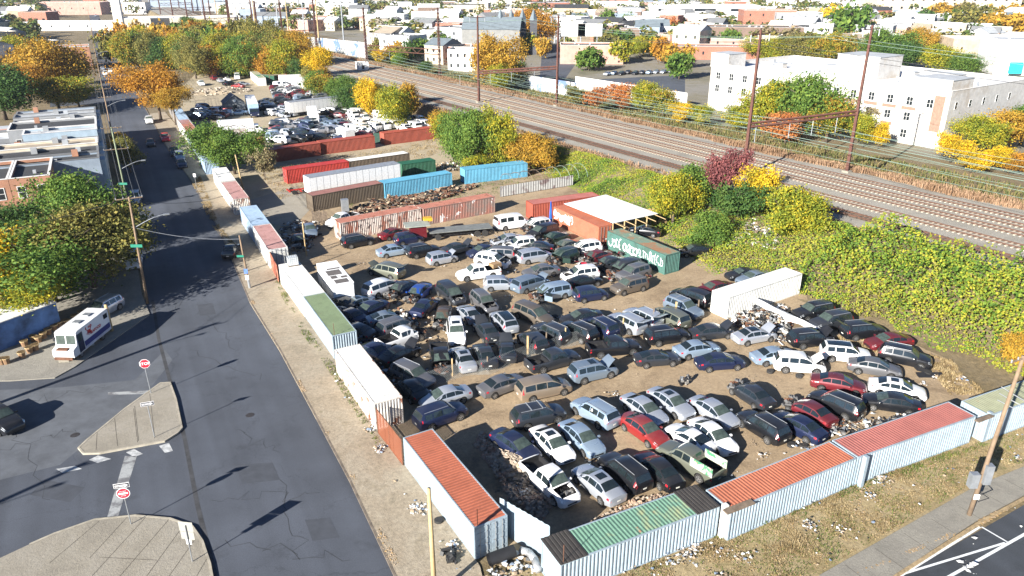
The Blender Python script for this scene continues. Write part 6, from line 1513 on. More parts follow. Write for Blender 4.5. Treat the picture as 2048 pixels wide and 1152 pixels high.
# pole and twin beyond the left frame edge whose shadows cross the junction
_, eL = upole(Vector((-57.0,42.5)), 16.5, 'utility pole standing left of the crossroads, casting the long shadow', arms=((.98,2.6),), lamp=(.8,3), r=.32); p0 = at(295,607)
_, eL2 = upole(Vector((-58,17.4)), 16.5, 'utility pole near the bottom left crossroads, casting the lower long shadow', arms=((.98,2.6),), lamp=(.8,3), r=.32)
for i in (0,3): wire(eL[i], p0+Vector((0,0,12.4)), 1, .025, label='wire crossing the junction')
pk, _ = upole(at(500,577), 6.6, 'short wooden pole with grey lower half and blue notice beside the kerb', (-.5,.4), r=.13)
MB().box(-.35,-.22,2.0,.1,-.16,2.6).build('blue_notice', plain('notice_blue',(.08,.16,.4),.6), pk); MB().box(-.3,-.2,1.2,.1,-.15,1.8).build('white_notice', M_signw, pk); MB().tube((0,0,0),(-.12,.1,1.5),.15,n=10).build('metal_sleeve', M_steel, pk); MB().box(-.9,-.25,4.1,-.1,-.2,4.35).build('street_sign', M_signg, pk)
upole(at(487,380), 6.2, 'pale wooden pole leaning at the driveway beside the green tree', (-.6,.1), M_polel, r=.14)
wire(at(240,396,11.5)+Vector((0,0,0)), at(487,380,6)+Vector((-.5,0,0)), 1.2, .025, label='wire crossing the street to the leaning pole')
wire(Vector((p0.x,p0.y,9.2)), at(478,478,6.2), .5, .035, M_rail_steel, label='pale service wire dipping across the street')
up, _ = upole(at(870,1195), 8.0, 'new yellowish wooden pole rising from the dirt verge at the bottom edge', (-.05,.15), M_polel, r=.17)
rp, _ = upole(at(1937,1032), 12.6, 'tall weathered utility pole with grey meter box on the right sidewalk', (.55,.05), M_pole, ((.985,2.4),), r=.17)
MB().box(-.75,-.35,2.6,-.2,.1,3.7).box(.1,-.35,2.9,.6,.1,4.4).build('meter_box', M_steel, rp); MB().box(-.16,-.25,1.6,.2,-.17,2.0).build('notice', M_signw, rp); MB().tube((.1,0,2.2),(.9,-.2,1.7),.03,n=5).tube((.9,-.2,1.7),(.2,-.2,1.4),.03,n=5).build('loose_cable', M_black, rp)
for k in range(3): wire(at(1995,800,9)+Vector((0,0,.5*k)), at(2300,900,8), .5, .03, M_rail_steel, label='service wire leaving the right-hand pole', group='service wires at the right')
upole(at(437,472) if False else at(613,512), 4.6, 'short post with wires behind the caged water tank', (-.1,.2), M_polel, r=.1)
# --- signs
def signpost(b, h, label, tilt=(0,0)):
    rt = empty('road_sign', b); tag(rt, label, 'road sign'); MB().tube((0,0,-.1),(tilt[0],tilt[1],h),.035,n=8).build('post', M_steel, rt); return rt
b = at(302,786,.15); s = signpost(b, 2.9, 'red octagonal stop sign at the tip of the traffic island', (-.06,.0)); s.rotation_euler = (0,0,R(16))
oc = lambda r_: [(r_*math.cos(R(22.5+45*i)), r_*math.sin(R(22.5+45*i))) for i in range(8)]
def plate(parent, pts, y, z, m, t=.01, name='plate', x=0):
    mb = MB(); n = len(pts); mb.add([(px+x,y,pz+z) for px,pz in pts]+[(px+x,y+t,pz+z) for px,pz in pts], [tuple(range(n)), tuple(range(2*n-1,n-1,-1))]+[(i,n+i,n+(i+1)%n,(i+1)%n) for i in range(n)]); return mb.build(name, m, parent)
pl = plate(s, oc(.46), -.05, 3.0, M_signw); plate(pl, oc(.42), -.062, 3.0, M_signr, name='face'); text('STOP', .36, pl, (0,-.068,3.0), (R(90),0,0), M_signw, bold=.006)
rect = lambda w, h: [(-w/2,-h/2),(w/2,-h/2),(w/2,h/2),(-w/2,h/2)]
def oneway(parent, z, rz=0):
    pl = plate(parent, rect(.98,.36), -.05, z, M_signw, name='one_way_plate'); plate(pl, rect(.92,.30), -.062, z, M_signb, name='face')
    plate(pl, [(-.4,-.07),(.2,-.07),(.2,-.12),(.42,0),(.2,.12),(.2,.07),(-.4,.07)], -.074, z, M_signw, name='arrow'); text('ONE WAY', .12, pl, (-.08,-.08,z), (R(90),0,0), M_signb)
s = signpost(at(309,874,.15), 3.3, 'black and white one-way arrow sign in the middle of the island'); s.rotation_euler = (0,0,R(20)); oneway(s, 3.15)
s = signpost(at(262,1048,.15), 3.3, 'round do-not-enter sign under a one-way arrow on the corner slab'); s.rotation_euler = (0,0,R(14)); oneway(s, 3.25)
cir = [(.38*math.cos(R(18*i)), .38*math.sin(R(18*i))) for i in range(20)]
pl = plate(s, [(a*1.12,c*1.12) for a,c in cir], -.06, 2.62, M_signw, name='round_plate'); plate(pl, cir, -.072, 2.62, M_signr, name='face'); plate(pl, rect(.6,.13), -.084, 2.62, M_signw, name='bar')
text('DO NOT', .11, pl, (0,-.09,2.8), (R(90),0,0), M_signw); text('ENTER', .11, pl, (0,-.09,2.44), (R(90),0,0), M_signw)
s = signpost(at(385,1123,.15), 2.9, 'signs seen from behind on a post at the corner kerb, rubbish at its foot'); s.rotation_euler = (0,0,R(-8)); plate(s, rect(.95,.75), .05, 2.75, M_sback, name='sign_back'); plate(s, rect(.9,.6), .05, 2.05, M_sback, name='sign_back'); plate(s, rect(.36,.4), .05, 1.55, M_signw, name='small_plate')
s = signpost(at(393,375,.1), 2.4, 'small white sign on the verge before the driveway'); plate(s, rect(.45,.6), -.04, 2.2, M_signw)
# --- railway masts and gantries
def mast(p, h, label, rad=.36, taper=.6, lat=False, lean=(0,0)):
    rt = empty('catenary_mast', (p.x,p.y,p.z)); tag(rt, label, 'catenary mast', 'rusty masts of the railway'); an = math.atan2(RD.y,RD.x); top = Vector((lean[0],lean[1],h))
    mb = MB(); u = RD*1.0; n = RN*1.0
    for sx_, sy_ in ((-1,-1),(1,-1),(1,1),(-1,1)):
        o0 = (Vector((u.x,u.y,0))*sx_+Vector((n.x,n.y,0))*sy_)*rad; o1 = o0*taper; mb.tube(o0, top+o1, .085, .07, 5)
    k = int(h/1.1)
    for i in range(k):
        f0, f1 = i/k, (i+1)/k
        for q in range(4):
            c = [(-1,-1),(1,-1),(1,1),(-1,1)]; a, b_ = c[q], c[(q+1)%4]
            A = top*f0+(Vector((u.x,u.y,0))*a[0]+Vector((n.x,n.y,0))*a[1])*rad*(1-(1-taper)*f0); B = top*f1+(Vector((u.x,u.y,0))*b_[0]+Vector((n.x,n.y,0))*b_[1])*rad*(1-(1-taper)*f1); mb.tube(A, B, .045, n=4, caps=False)
    (mb.build('lattice', M_iron, rt) if lat else None); MB().box(-.6,-.6,-.4,.6,.6,.35, Matrix.Rotation(an,4,'Z')).build('footing', M_slab, rt)
    core = MB().tube((0,0,0), top, rad*(.55 if lat else 1.0), rad*(.35 if lat else .6), 4); core.build('column', M_iron, rt)
    mb = MB(); c = top*.975; mb.tube(c-RN.to_3d()*2.3, c+RN.to_3d()*2.3, .07, n=5); mb.build('top_arm', M_iron, rt)
    for q in (-2.2, 2.2): a = c+RN.to_3d()*q; MB().tube(a, a-Vector((0,0,1.1)), .09, n=6).build('insulator', M_steel, rt)
    return rt
def gantry(pa, ha, pb, hb, zb, label, la, lb, truss=False, s=0):
    mast(pa, ha, la, lat=truss); mast(pb, hb, lb, lat=truss); mb = MB(); d = pb-pa
    A = Vector((pa.x,pa.y,zb[0])); B = Vector((pb.x,pb.y,zb[1])); zs = (0,-.6) if not truss else (0,-1.6)
    rt = empty('gantry_beam', A); tag(rt, label, 'gantry beam', 'beams spanning the tracks')
    for z in zs: mb.tube(Vector((0,0,z)), B-A+Vector((0,0,z)), .2 if not truss else .14, n=4)
    n = 14
    for i in range(n):
        p, q = (B-A)*(i/n), (B-A)*((i+1)/n); a, b_ = (0,zs[1]) if i%2 else (zs[1],0); mb.tube(p+Vector((0,0,a)), q+Vector((0,0,b_)), .09, n=4)
    mb.build('beam', M_iron, rt)
    for t_ in (101.6,107,110.7,114.6):
        f = (t_-s_t(pa)[1])/(s_t(pb)[1]-s_t(pa)[1]); c = (B-A)*f; MB().tube(c+Vector((0,0,zs[1])), c+Vector((0,0,zs[1]-2.6)), .06, n=5).build('hanger', M_steel, rt)
    return rt
ga = st(*s_t(Vector((38.6,122.6))), RAIL_Z); gb = Vector((57.2,125.8,RAIL_Z))
gantry(ga, 23.3, gb, 23.8, (12.4,13.9), 'rusty beam spanning the tracks in front of the white factory', 'tall rusty mast rising behind the plum-coloured tree', 'tall rusty mast standing before the white factory')
g2a, g2b = Vector((-8.7,200.6,RAIL_Z)), Vector((11.4,195,RAIL_Z))
gantry(g2a, 21.6, g2b, 21.9, (11.4,13.3), 'rusty beam spanning the tracks before the retaining wall', 'thin rusty mast behind the tall yellow-green trees', 'thin rusty mast at the foot of the retaining wall')
g3a, g3b = Vector((-51.2,274.9,RAIL_Z)), Vector((-23.4,251.6,RAIL_Z))
gantry(g3a, 20.4, g3b, 21.4, (11.6,12.2), 'heavy truss beam spanning the far tracks', 'double rusty mast beside the yellow tree and track hut', 'rusty mast left of the small white block', truss=True)
for i, (s0, lab) in enumerate([(330,'first'),(385,'second'),(450,'third'),(520,'fourth'),(600,'fifth'),(700,'sixth'),(820,'seventh')]):
    gantry(st(s0, 94, RAIL_Z), 21, st(s0+4, 120, RAIL_Z), 21, (12,12), lab+' distant beam over the tracks beyond the truss beam', lab+' distant mast on the yard side beyond the truss beam', lab+' distant mast on the town side beyond the truss beam', truss=True)
for i, (x, y, h) in enumerate([(408,50,26),(436,46,26),(476,58,26),(512,62,26),(560,80,24),(579,78,24),(611,80,28),(640,100,28),(690,110,28),(590,30,26),(450,30,26)]):
    p = at(x, y); rt = empty('lattice_pole', (p.x,p.y,0)); tag(rt, 'pale steel transmission pole among the distant trees left of the graffiti wall', 'transmission pole', 'pale transmission poles'); MB().tube((0,0,0),(0,0,h),.45,.22,7).build('pole', M_polel if i%2 else M_steel, rt)
    m = MB(); m.tube((-3,0,h-2),(3,0,h-2),.12,n=4).tube((-2.4,0,h-5),(2.4,0,h-5),.12,n=4); m.build('crossarms', M_steel, rt)
# wires along the railway
WG = 'catenary wires over the tracks'
chain = [(-40,13.0,13.0),(s_t(ga)[0],12.2,13.6),(s_t(g2a)[0],11.2,13.0),(s_t(g3a)[0],10.6,11.6),(330,11,11),(385,11,11),(450,11,11),(520,11,11)]
for tn, t_ in (('first',101.6),('second',107),('third',110.7),('fourth',114.6)):
    for sn, ((s0,z0,_),(s1,z1,_)) in enumerate(zip(chain, chain[1:])):
        sn = ('right of the plum tree','between the two nearest beams','between the second beam and the truss','beyond the truss beam','past the first distant beam','past the second distant beam','past the third distant beam')[sn]
        l = s1-s0; wire(st(s0,t_,z0-.7), st(s1,t_,z1-.7), min(1.6,l*.02), .03, M_copper, label='%s carrying wire from the yard, %s' % (tn, sn), group=WG)
        wire(st(s0,t_,z0-2.9), st(s1,t_,z1-2.9), .08, .022, M_copper, 4, label='%s contact wire from the yard, %s' % (tn, sn), group=WG)
tops = [(-60,24),(s_t(ga)[0],26),(s_t(g2a)[0],24.5),(s_t(g3a)[0],23.5),(330,24),(385,24),(450,24)]
for tt_, nm in ((-2.2,'a'),(2.2,'b')):
    for side, tcs in (('yard',(101,98.5+1,105,94,94,94,94)),('town',(117.8,118,119.5,119.5,120,120,120))):
        for i in range(len(tops)-1): wire(st(tops[i][0],tcs[min(i,6)]+tt_,tops[i][1]-.9), st(tops[i+1][0],tcs[min(i+1,6)]+tt_,tops[i+1][1]-.9), 1.6, .028, M_copper if side=='town' else M_wire, 12, label='high feeder wire between the mast tops on the %s side' % side, group='feeder wires on the %s side' % side)
# bright feeder bundle drooping on the town side
for k in range(4): wire(st(-60,119+k*.7,14.5-k*.9), st(s_t(g2b)[0],119.2+k*.1,10.5-k*.9), 2.2, .024, M_copper, 20, label='pale green feeder wire drooping along the town side of the tracks', group='pale green feeder wires')
for k in range(4): wire(st(s_t(g2b)[0],119.2+k*.1,10.5-k*.9), st(s_t(g3b)[0],120,10-k*.9), 1.4, .024, M_copper, 12, label='pale green feeder wire continuing to the truss beam', group='pale green feeder wires far end')
# track hut
p = at(716,150,2); building((p.x,p.y), R(20), 4, 4, 3, 'white', 'grey', 'small white track hut among the bushes by the tracks', 'hut', 'track_hut', 1, 1, .2, z=RAIL_Z-.6, side=False, clutter=False)
# --- fences
def meshmat():
    m, N, L, P = newmat('chain_link'); t = N.new('ShaderNodeTexCoord'); mp = N.new('ShaderNodeMapping'); mp.inputs['Rotation'].default_value = (0,R(45),0); L.new(t.outputs['Object'], mp.inputs[0])
    s = N.new('ShaderNodeSeparateXYZ'); L.new(mp.outputs[0], s.inputs[0]); out = []
    for o in (0, 2):
        a = N.new('ShaderNodeMath'); a.operation = 'MULTIPLY'; L.new(s.outputs[o], a.inputs[0]); a.inputs[1].default_value = 9; f = N.new('ShaderNodeMath'); f.operation = 'FRACT'; L.new(a.outputs[0], f.inputs[0]); c = N.new('ShaderNodeMath'); c.operation = 'LESS_THAN'; L.new(f.outputs[0], c.inputs[0]); c.inputs[1].default_value = .13; out.append(c.outputs[0])
    mx = N.new('ShaderNodeMath'); mx.operation = 'MAXIMUM'; L.new(out[0], mx.inputs[0]); L.new(out[1], mx.inputs[1]); L.new(mx.outputs[0], P.inputs['Alpha']); P.inputs['Base Color'].default_value = (.32,.34,.33,1); P.inputs['Metallic'].default_value = .4; P.inputs['Roughness'].default_value = .5; return m
M_link = meshmat()
pts_ = [(805,782),(905,752),(975,742),(1055,712),(1092,703),(1130,690),(1180,676),(1245,664),(1305,652),(1350,640),(1395,628)]
rt = empty('mesh_fence', at(1055,712)); tag(rt, 'sagging chain-link mesh fence on wooden posts running through the car rows', 'fence'); o0 = rt.location
RG = random.Random(4)
for i, q in enumerate(pts_):
    p = at(*q)-o0; w = .06 if i % 3 else .09; h = RG.uniform(1.5,2.3); MB().box(-w,-w,0,w,w,h, Matrix.Translation(p) @ Matrix.Rotation(RG.uniform(-.06,.06),4,'X')).build('post', M_polel if i%2 else M_greywood, rt)
for a, c in zip(pts_, pts_[1:]):
    A, B = at(*a)-o0, at(*c)-o0; n = Vector((.3,-.95,0)); mb = MB(); k = 6; vs = []
    for i in range(k+1):
        p = A.lerp(B, i/k); s_ = .5+.4*mnoise.noise((p.x*.4,p.y*.4,0))
        vs += [tuple(p+n*(1.5*s_)+Vector((0,0,.03))), tuple(p+n*.5*s_+Vector((0,0,.6))), tuple(p+Vector((0,0,1.25)))]
    fs = [(i*3+j,i*3+j+3,i*3+j+4,i*3+j+1) for i in range(k) for j in range(2)]; mb.add(vs, fs).build('mesh', M_link, rt)
# rusty gates in the street row
M_gate = patchy('rusty_gate_sheet', (.22,.06,.035), (.35,.16,.1), .5, .6, 1.2, .85)
def gate(a, b, h, lab, slats=True, n=8):
    A, B = at(*a), at(*b); d = B-A; L = d.length; rt = empty('gate', A, math.atan2(d.y,d.x)); tag(rt, lab, 'gate', 'rusty gates in the street row')
    for i in range(n): MB().box(L*i/n+.02,-.02,.1,L*(i+1)/n-.02,.02,h-.05).build('panel', M_gate if slats else M_gmesh, rt)
    fr = MB().tube((0,0,h),(L,0,h),.04,n=5).tube((0,0,.08),(L,0,.08),.04,n=5)
    for i in range(3): fr.tube((L*i/2,0,0),(L*i/2,0,h+.1),.05,n=6)
    fr.build('gate_frame', M_rust if not slats else M_gate, rt)
M_gmesh = M_link.copy(); M_gmesh.name = 'rusty_mesh'; pb = M_gmesh.node_tree.nodes['Principled BSDF']; pb.inputs['Base Color'].default_value = (.25,.08,.04,1); pb.inputs['Metallic'].default_value = 0
for n_ in M_gmesh.node_tree.nodes:
    if n_.type == 'MATH' and n_.operation == 'LESS_THAN': n_.inputs[1].default_value = .35
gate((539,528),(558,566), 2.3, 'rust-red sheet gate between the pink roof and the tank container')
gate((757,868),(806,932), 2.4, 'rusty mesh gate before the orange-roofed container', False, 3)
# corner sheet fence between the two rows, posts and outer sheets on the front row
def sheetfence(a, b, h, lab, mat, parent_kind='fence'):
    A, B = at(*a), at(*b); d = B-A; rt = empty('sheet_fence', A, math.atan2(d.y,d.x)); tag(rt, lab, 'fence'); mb = MB(); wave(mb, Vector((0,0,0)), Vector((1,0,0)), Vector((0,-1,0)), d.length, .05, h, .45, .04); mb.build('sheets', mat, rt); return rt
sheetfence((1000,1065),(1098,1125), 2.9, 'pale blue sheet fence closing the corner between orange and green roofs', CM['paleblue'])
def post(p, h, w, label, m, z=0): o = MB().box(-w/2,-w/2,0,w/2,w/2,h).build('fence_post', m, loc=(p.x,p.y,z)); o.rotation_euler = (0,0,R(27)); tag(o, label, 'post', 'pale posts in front of the verge containers'); return o
post(at(1441,1072)+Vector((.0,-.15,0)), 2.75, .34, 'white post between the green and the salmon roofs', CM['white']); post(at(1718,972)+Vector((0,-.15,0)), 2.75, .3, 'pale post between the salmon and the dusky red roofs', CM['paleblue']); post(at(1962,880)+Vector((0,-.15,0)), 2.75, .3, 'pale post right of the dusky red roof', CM['paleblue'])
pr = boxy('roof_plank', at(1478,1015,2.6), (2.4,.5,.08), R(27), M_greywood, 'brown plank lying at the front corner of the salmon roof', 'plank', z=2.62)
pr = boxy('roof_plank', at(1968,838,2.6), (1.9,.4,.08), R(27), M_greywood, 'brown board at the right corner of the dusky red roof', 'plank', z=2.62)
# antenna sticks on the container roofs
for q, lab in (((665,672),'thin rod standing on the moss-roofed container corner'),((950,1054),'thin rod on the door end of the orange roof'),((1122,1128),'thin red rod on the near corner of the green roof')):
    p = at(*q, 2.6); o = MB().tube((0,0,0),(0,0,1.3),.025,n=5).build('rod', M_rust, loc=(p.x+.15,p.y+.15,2.6)); tag(o, lab, 'rod')
# caged tank
p = at(586,530,2.6); rt = empty('water_tank', (p.x,p.y,2.62), R(27)); tag(rt, 'white plastic tank in a wire cage on the container by the rust-red gate', 'tank'); MB().box(-.55,-.48,.12,.55,.48,1.05).build('tank', plain('tank_plastic',(.6,.63,.63),.4), rt); cg_ = MB()
for i in range(6):
    x = -.58+i*.232; cg_.tube((x,-.51,.1),(x,-.51,1.1),.012,n=4).tube((x,.51,.1),(x,.51,1.1),.012,n=4).tube((x,-.51,1.1),(x,.51,1.1),.012,n=4)
for i in range(5):
    z = .12+i*.24; cg_.tube((-.58,-.51,z),(.58,-.51,z),.012,n=4).tube((-.58,.51,z),(.58,.51,z),.012,n=4).tube((-.58,-.51,z),(-.58,.51,z),.012,n=4).tube((.58,-.51,z),(.58,.51,z),.012,n=4)
cg_.build('cage', M_steel, rt); MB().box(-.6,-.52,0,.6,.52,.1).build('pallet', M_greywood, rt)
# white canopy over timber frame
cn = [at(1128,407,3.0), at(1212,389,3.0), at(1316,427,3.0), at(1226,446,3.0)]
rt = empty('canopy', cn[0]-Vector((0,0,3.0))); tag(rt, 'large white sheet canopy on timber posts beside the tagged orange container', 'canopy'); o0 = rt.location
mb = MB(); mb.prism([(p.x-o0.x,p.y-o0.y) for p in cn], 2.95, 3.0); mb.build('sheet', plain('canopy_white',(.66,.67,.68),.6,0,.08,.3), rt)
for a, c in (((1,2)),((2,3))):
    for f in (0,.25,.5,.75,1): p = cn[a].lerp(cn[c], f)-o0; MB().box(-.07,-.07,0,.07,.07,2.95, Matrix.Translation((p.x,p.y,0))).build('post', M_polel, rt)
for i in range(5): p = cn[3].lerp(cn[2], .05+i*.22)-o0; q = p+(cn[3]-cn[0]).normalized()*2.2; MB().tube((p.x,p.y,2.9),(q.x,q.y,2.8),.06,n=4).build('rafter', M_polel, rt)
p = at(1300,452); tf = empty('timber_frame', p, R(20)); tag(tf, 'open frame of raw timber posts behind the graffiti container', 'timber frame')
for x in (0,1.6,3.4): MB().box(x,0,0,x+.12,.12,2.6).build('post', M_polel, tf)
MB().box(-3,.0,2.5,3.6,.12,2.65).build('beam', M_polel, tf); MB().box(.3,-.8,.0,2.2,-.75,1.3, Matrix.Rotation(.25,4,'X')).build('plywood', M_card, tf)
# hoop frame of an unfinished greenhouse
A, B = at(1000,395), at(1140,372); C_ = at(1195,384); d = (B-A).normalized(); n_ = Vector((-d.y,d.x,0)); rt = empty('hoop_frame', A); tag(rt, 'bare pale hoop frame of a shelter beside the railway slope', 'frame structure')
for i in range(9):
    mb = MB(); prev = None
    for k in range(9):
        a = math.pi*k/8; p = d*(3+i*1.9)+n_*(2.6-2.6*math.cos(a))+Vector((0,0,1.2+1.9*math.sin(a))); 
        if prev is not None: mb.tube(prev, p, .035, n=4)
        prev = p
    mb.build('hoop', M_copper if i > 4 else M_greywood, rt)
for k in (2,4,6): a = math.pi*k/8; p = n_*(2.6-2.6*math.cos(a))+Vector((0,0,1.2+1.9*math.sin(a))); MB().tube(p+d*3, p+d*18.2, .03, n=4).build('purlin', M_greywood, rt)
mb = MB(); wave(mb, Vector((0,0,0)), d, Vector((d.y,-d.x,0)), 15, .1, 1.9, .5, .04); mb.build('side_sheets', patchy('pale_sheet',(.34,.34,.33),(.14,.1,.1),.5,.6,.5,.7), rt)
# folded blue umbrella-like tarp
p = at(1101,446); o = MB().tube((0,0,0),(0,0,3.4),.32,.06,7).build('blue_tarp', M_tarp, loc=(p.x,p.y,0)); tag(o, 'folded bright blue tarp standing against the orange container', 'tarp')
# --- seafood truck
def food_truck():
    r_, f_ = at(203,643,1.3), at(122,706,1.3); c = (r_+f_)/2; rt = empty('food_truck', (c.x,c.y,.1), math.atan2(f_.y-r_.y, f_.x-r_.x)); tag(rt, 'white and blue seafood step van parked on the corner lot', 'food truck')
    body = MB(); L = 6.6; W = 1.05; prof = [(-L/2,.5),(L/2-1.1,.5),(L/2-.05,.55),(L/2,.75),(L/2-.05,1.3),(L/2-.75,1.5),(L/2-.95,2.75),(L/2-1.2,2.85),(-L/2,2.85)]; n = len(prof)
    body.add([(x,-W,z) for x,z in prof]+[(x,W,z) for x,z in prof], [tuple(range(n)), tuple(range(2*n-1,n-1,-1))]+[(i,n+i,n+(i+1)%n,(i+1)%n) for i in range(n)]); bo = body.build('body', M_white, rt)
    for y0,y1 in ((-.95,-.06),(.06,.95)): MB().add([(L/2-.74,y0,1.62),(L/2-.74,y1,1.62),(L/2-.9,y1,2.5),(L/2-.9,y0,2.5)],[(0,1,2,3)]).build('windshield', M_wshield, rt)
    d = MB().box(L/2-1.9,W,.6,L/2-1.0,W+.02,2.5).build('door', paint('navy',*PAINTS['navy']), rt); MB().box(L/2-1.75,W+.02,1.7,L/2-1.15,W+.03,2.35).build('door_window', M_wshield, d)
    pn = MB().box(-L/2+.1,W,1.35,L/2-2.0,W+.015,2.7).build('side_panel', M_signw, rt); MB().box(-L/2+.1,W,.8,L/2-2.0,W+.018,1.35).build('blue_band', plain('band_blue',(.01,.02,.16),.5), rt); MB().box(-L/2+.1,W,.55,L/2-2.0,W+.016,.8).build('lower_band', plain('band_pale',(.4,.42,.5),.5), rt)
    MB().box(-L/2+.25,W+.015,2.0,-L/2+.95,W+.03,2.5).build('serving_window', M_glass, pn)
    cr = MB(); cx, cz = L/2-3.0, 2.0
    cr.add([(cx+.32*math.cos(a),W+.022,cz+.2*math.sin(a)) for a in [6.283*i/12 for i in range(12)]], [tuple(range(12))[::-1]])
    for sg in (-1,1):
        for k in range(4):
            a = R(200+k*28) if sg < 0 else R(-20-k*28); x1, z1 = cx+.5*math.cos(a), cz+.38*math.sin(a); cr.tube((cx+.2*math.cos(a),W+.025,cz+.12*math.sin(a)),(x1,W+.025,z1),.03,n=4)
        cr.tube((cx+sg*.2,W+.025,cz+.12),(cx+sg*.5,W+.025,cz+.42),.04,n=4); cr.tube((cx+sg*.5,W+.025,cz+.42),(cx+sg*.36,W+.025,cz+.6),.07,.02,n=4)
    cr.build('red_crab', M_redtxt, pn)
    text('SEAFOOD', .42, pn, (-.75,W+.03,1.72), (R(90),0,R(180)), M_redtxt, bold=.012); text('BIG', .34, pn, (.1,W+.03,2.4), (R(90),0,R(180)), M_redtxt, bold=.012); text('FRESH CRABS', .2, pn, (-1.2,W+.03,2.1), (R(90),0,R(180)), M_bluetxt) if False else None
    for x in (-1.7, 2.1):
        for y, rz in ((W-.12,0),(-W+.12,math.pi)): w = link('wheel', KIT['van']['tyre'], rt, (x,y,.4), (0,0,rz)); link('rim', KIT['van']['rim'], w)
    MB().box(L/2-.02,-.9,.35,L/2+.12,.9,.6).build('bumper', M_rust, rt); MB().box(L/2-.5,-.6,1.3,L/2+.02,.5,1.42).build('hood_patch', M_rust, rt)
    for y in (-.75,.75): MB().tube((L/2-.02,y,1.0),(L/2+.03,y,1.0),.13,n=10).build('headlight', M_head, rt)
    for x in (-1.9,-.2): MB().box(x,-.4,2.85,x+.7,.3,2.97).build('roof_vent', M_steel, rt)
    MB().box(-L/2-.03,-.9,.6,-L/2,.9,2.6).build('rear_door', M_black, rt)
    MB().box(L/2-.9,-W-.2,1.9,L/2-.8,-W,2.3).build('mirror', M_black, rt)
food_truck()
p = at(224,662,.1); o = MB().tube((0,0,0),(-.1,.1,3.0),.17,n=10).build('bollard_post', M_polel, loc=p, smooth=True); tag(o, 'yellow-brown round post beside the seafood truck', 'post')
# baskets by the shed
bk = MB().tube((0,0,0),(0,0,.5),.2,.28,10); bk.cur = 1; bk.tube((0,0,.42),(0,0,.5),.29,.3,10); bme = bk.mesh('basket', [plain('basket_wood',(.22,.13,.07),.9,0,.4,6), M_polel])
for i, (x, y) in enumerate([(98,668),(88,676),(78,684),(68,682),(110,660),(120,654),(72,700),(60,705),(50,692),(134,650),(5,728),(14,727),(150,640),(163,632),(45,715),(84,664)]):
    o = link('basket', bme, None, at(x,y,.1)); o.scale = (1.3,1.3,1.3); tag(o, 'round wooden crab basket by the blue shed' if i not in (10,11) else 'round wooden basket in the sun at the left edge', 'basket', 'wooden baskets by the blue shed' if i not in (10,11) else 'two sunlit baskets')
boxy('crate', at(183,690,.1), (.5,.35,.35), .5, M_rail_steel, 'pale crate on the ground beside the seafood truck', 'crate', z=.1); boxy('concrete_block', at(130,722,.1), (.9,.5,.5), .2, M_slab, 'concrete block in front of the seafood truck', 'block', z=.1)
# ------------------------------------------------------------------ rubble, rubbish, tyres, small things
RZ = random.Random(31)
M_stone = plain('rubble_stone', (.32,.26,.2), .95, 0, .35, 2, geo=True); M_brickb = plain('rubble_brick', (.3,.2,.14), .95, 0, .35, 2, geo=True)
def rubble(name, area, n, s, mats, label, zmax=.5, seed=1):
    rr = random.Random(seed); mb = MB(); P = [at(*q) for q in area]; P = [(p.x,p.y) for p in P]; x0, x1 = min(p[0] for p in P), max(p[0] for p in P); y0, y1 = min(p[1] for p in P), max(p[1] for p in P); k = 0
    while k < n:
        p = (rr.uniform(x0,x1), rr.uniform(y0,y1)); 
        if not in_poly(p, P): continue
        k += 1; q = s*rr.uniform(.3,1.3)**1.5; mb.cur = rr.randrange(len(mats)); z = height(*p)+rr.random()*zmax*max(0,.5+mnoise.noise((p[0]*.5,p[1]*.5,seed)))
        M = Matrix.Translation((p[0],p[1],z)) @ Matrix.Rotation(rr.uniform(0,3),4,'Z') @ Matrix.Rotation(rr.uniform(-.8,.8),4,'X')
        vs = [(-q,-q*.6,-q*.4),(q*.8,-q*.7,-q*.4),(q,q*.5,-q*.4),(-q*.7,q*.8,-q*.4),(-q*.6,-q*.4,q*.4),(q*.5,-q*.5,q*.5),(q*.6,q*.3,q*.35),(-q*.5,q*.5,q*.45)]
        mb.add(vs, [(0,3,2,1),(4,5,6,7),(0,1,5,4),(1,2,6,5),(2,3,7,6),(3,0,4,7)], M)
    o = mb.build(name, mats); tag(o, label, 'debris', kind='stuff'); return o
rubble('rubble', [(965,860),(1000,895),(1055,955),(1110,1010),(1080,1050),(1020,1000),(985,940),(950,890)], 1100, .17, [M_stone,M_stone,M_brickb], 'spread of stone and brick rubble by the hoodless pickup', .45, 1)
mound('rubble_heap', at(1030,935), 2.6, 1.4, 1.0, M_earth, 'heap of broken stone beside the hoodless pickup', 5, R(118), 260, M_stone, .13)
rubble('rubble', [(1240,1010),(1330,985),(1340,1000),(1250,1040),(1160,1080),(1130,1070)], 420, .14, [M_stone,M_brickb], 'broken stone along the green-roofed container', .3, 2)
M_bag = plain('litter_white', (.6,.6,.58), .7, 0, .15); M_bag2 = plain('litter_blue', (.2,.25,.33), .6); M_litk = plain('litter_dark', (.03,.03,.03), .6); M_litc = plain('litter_card', (.32,.24,.16), .9)
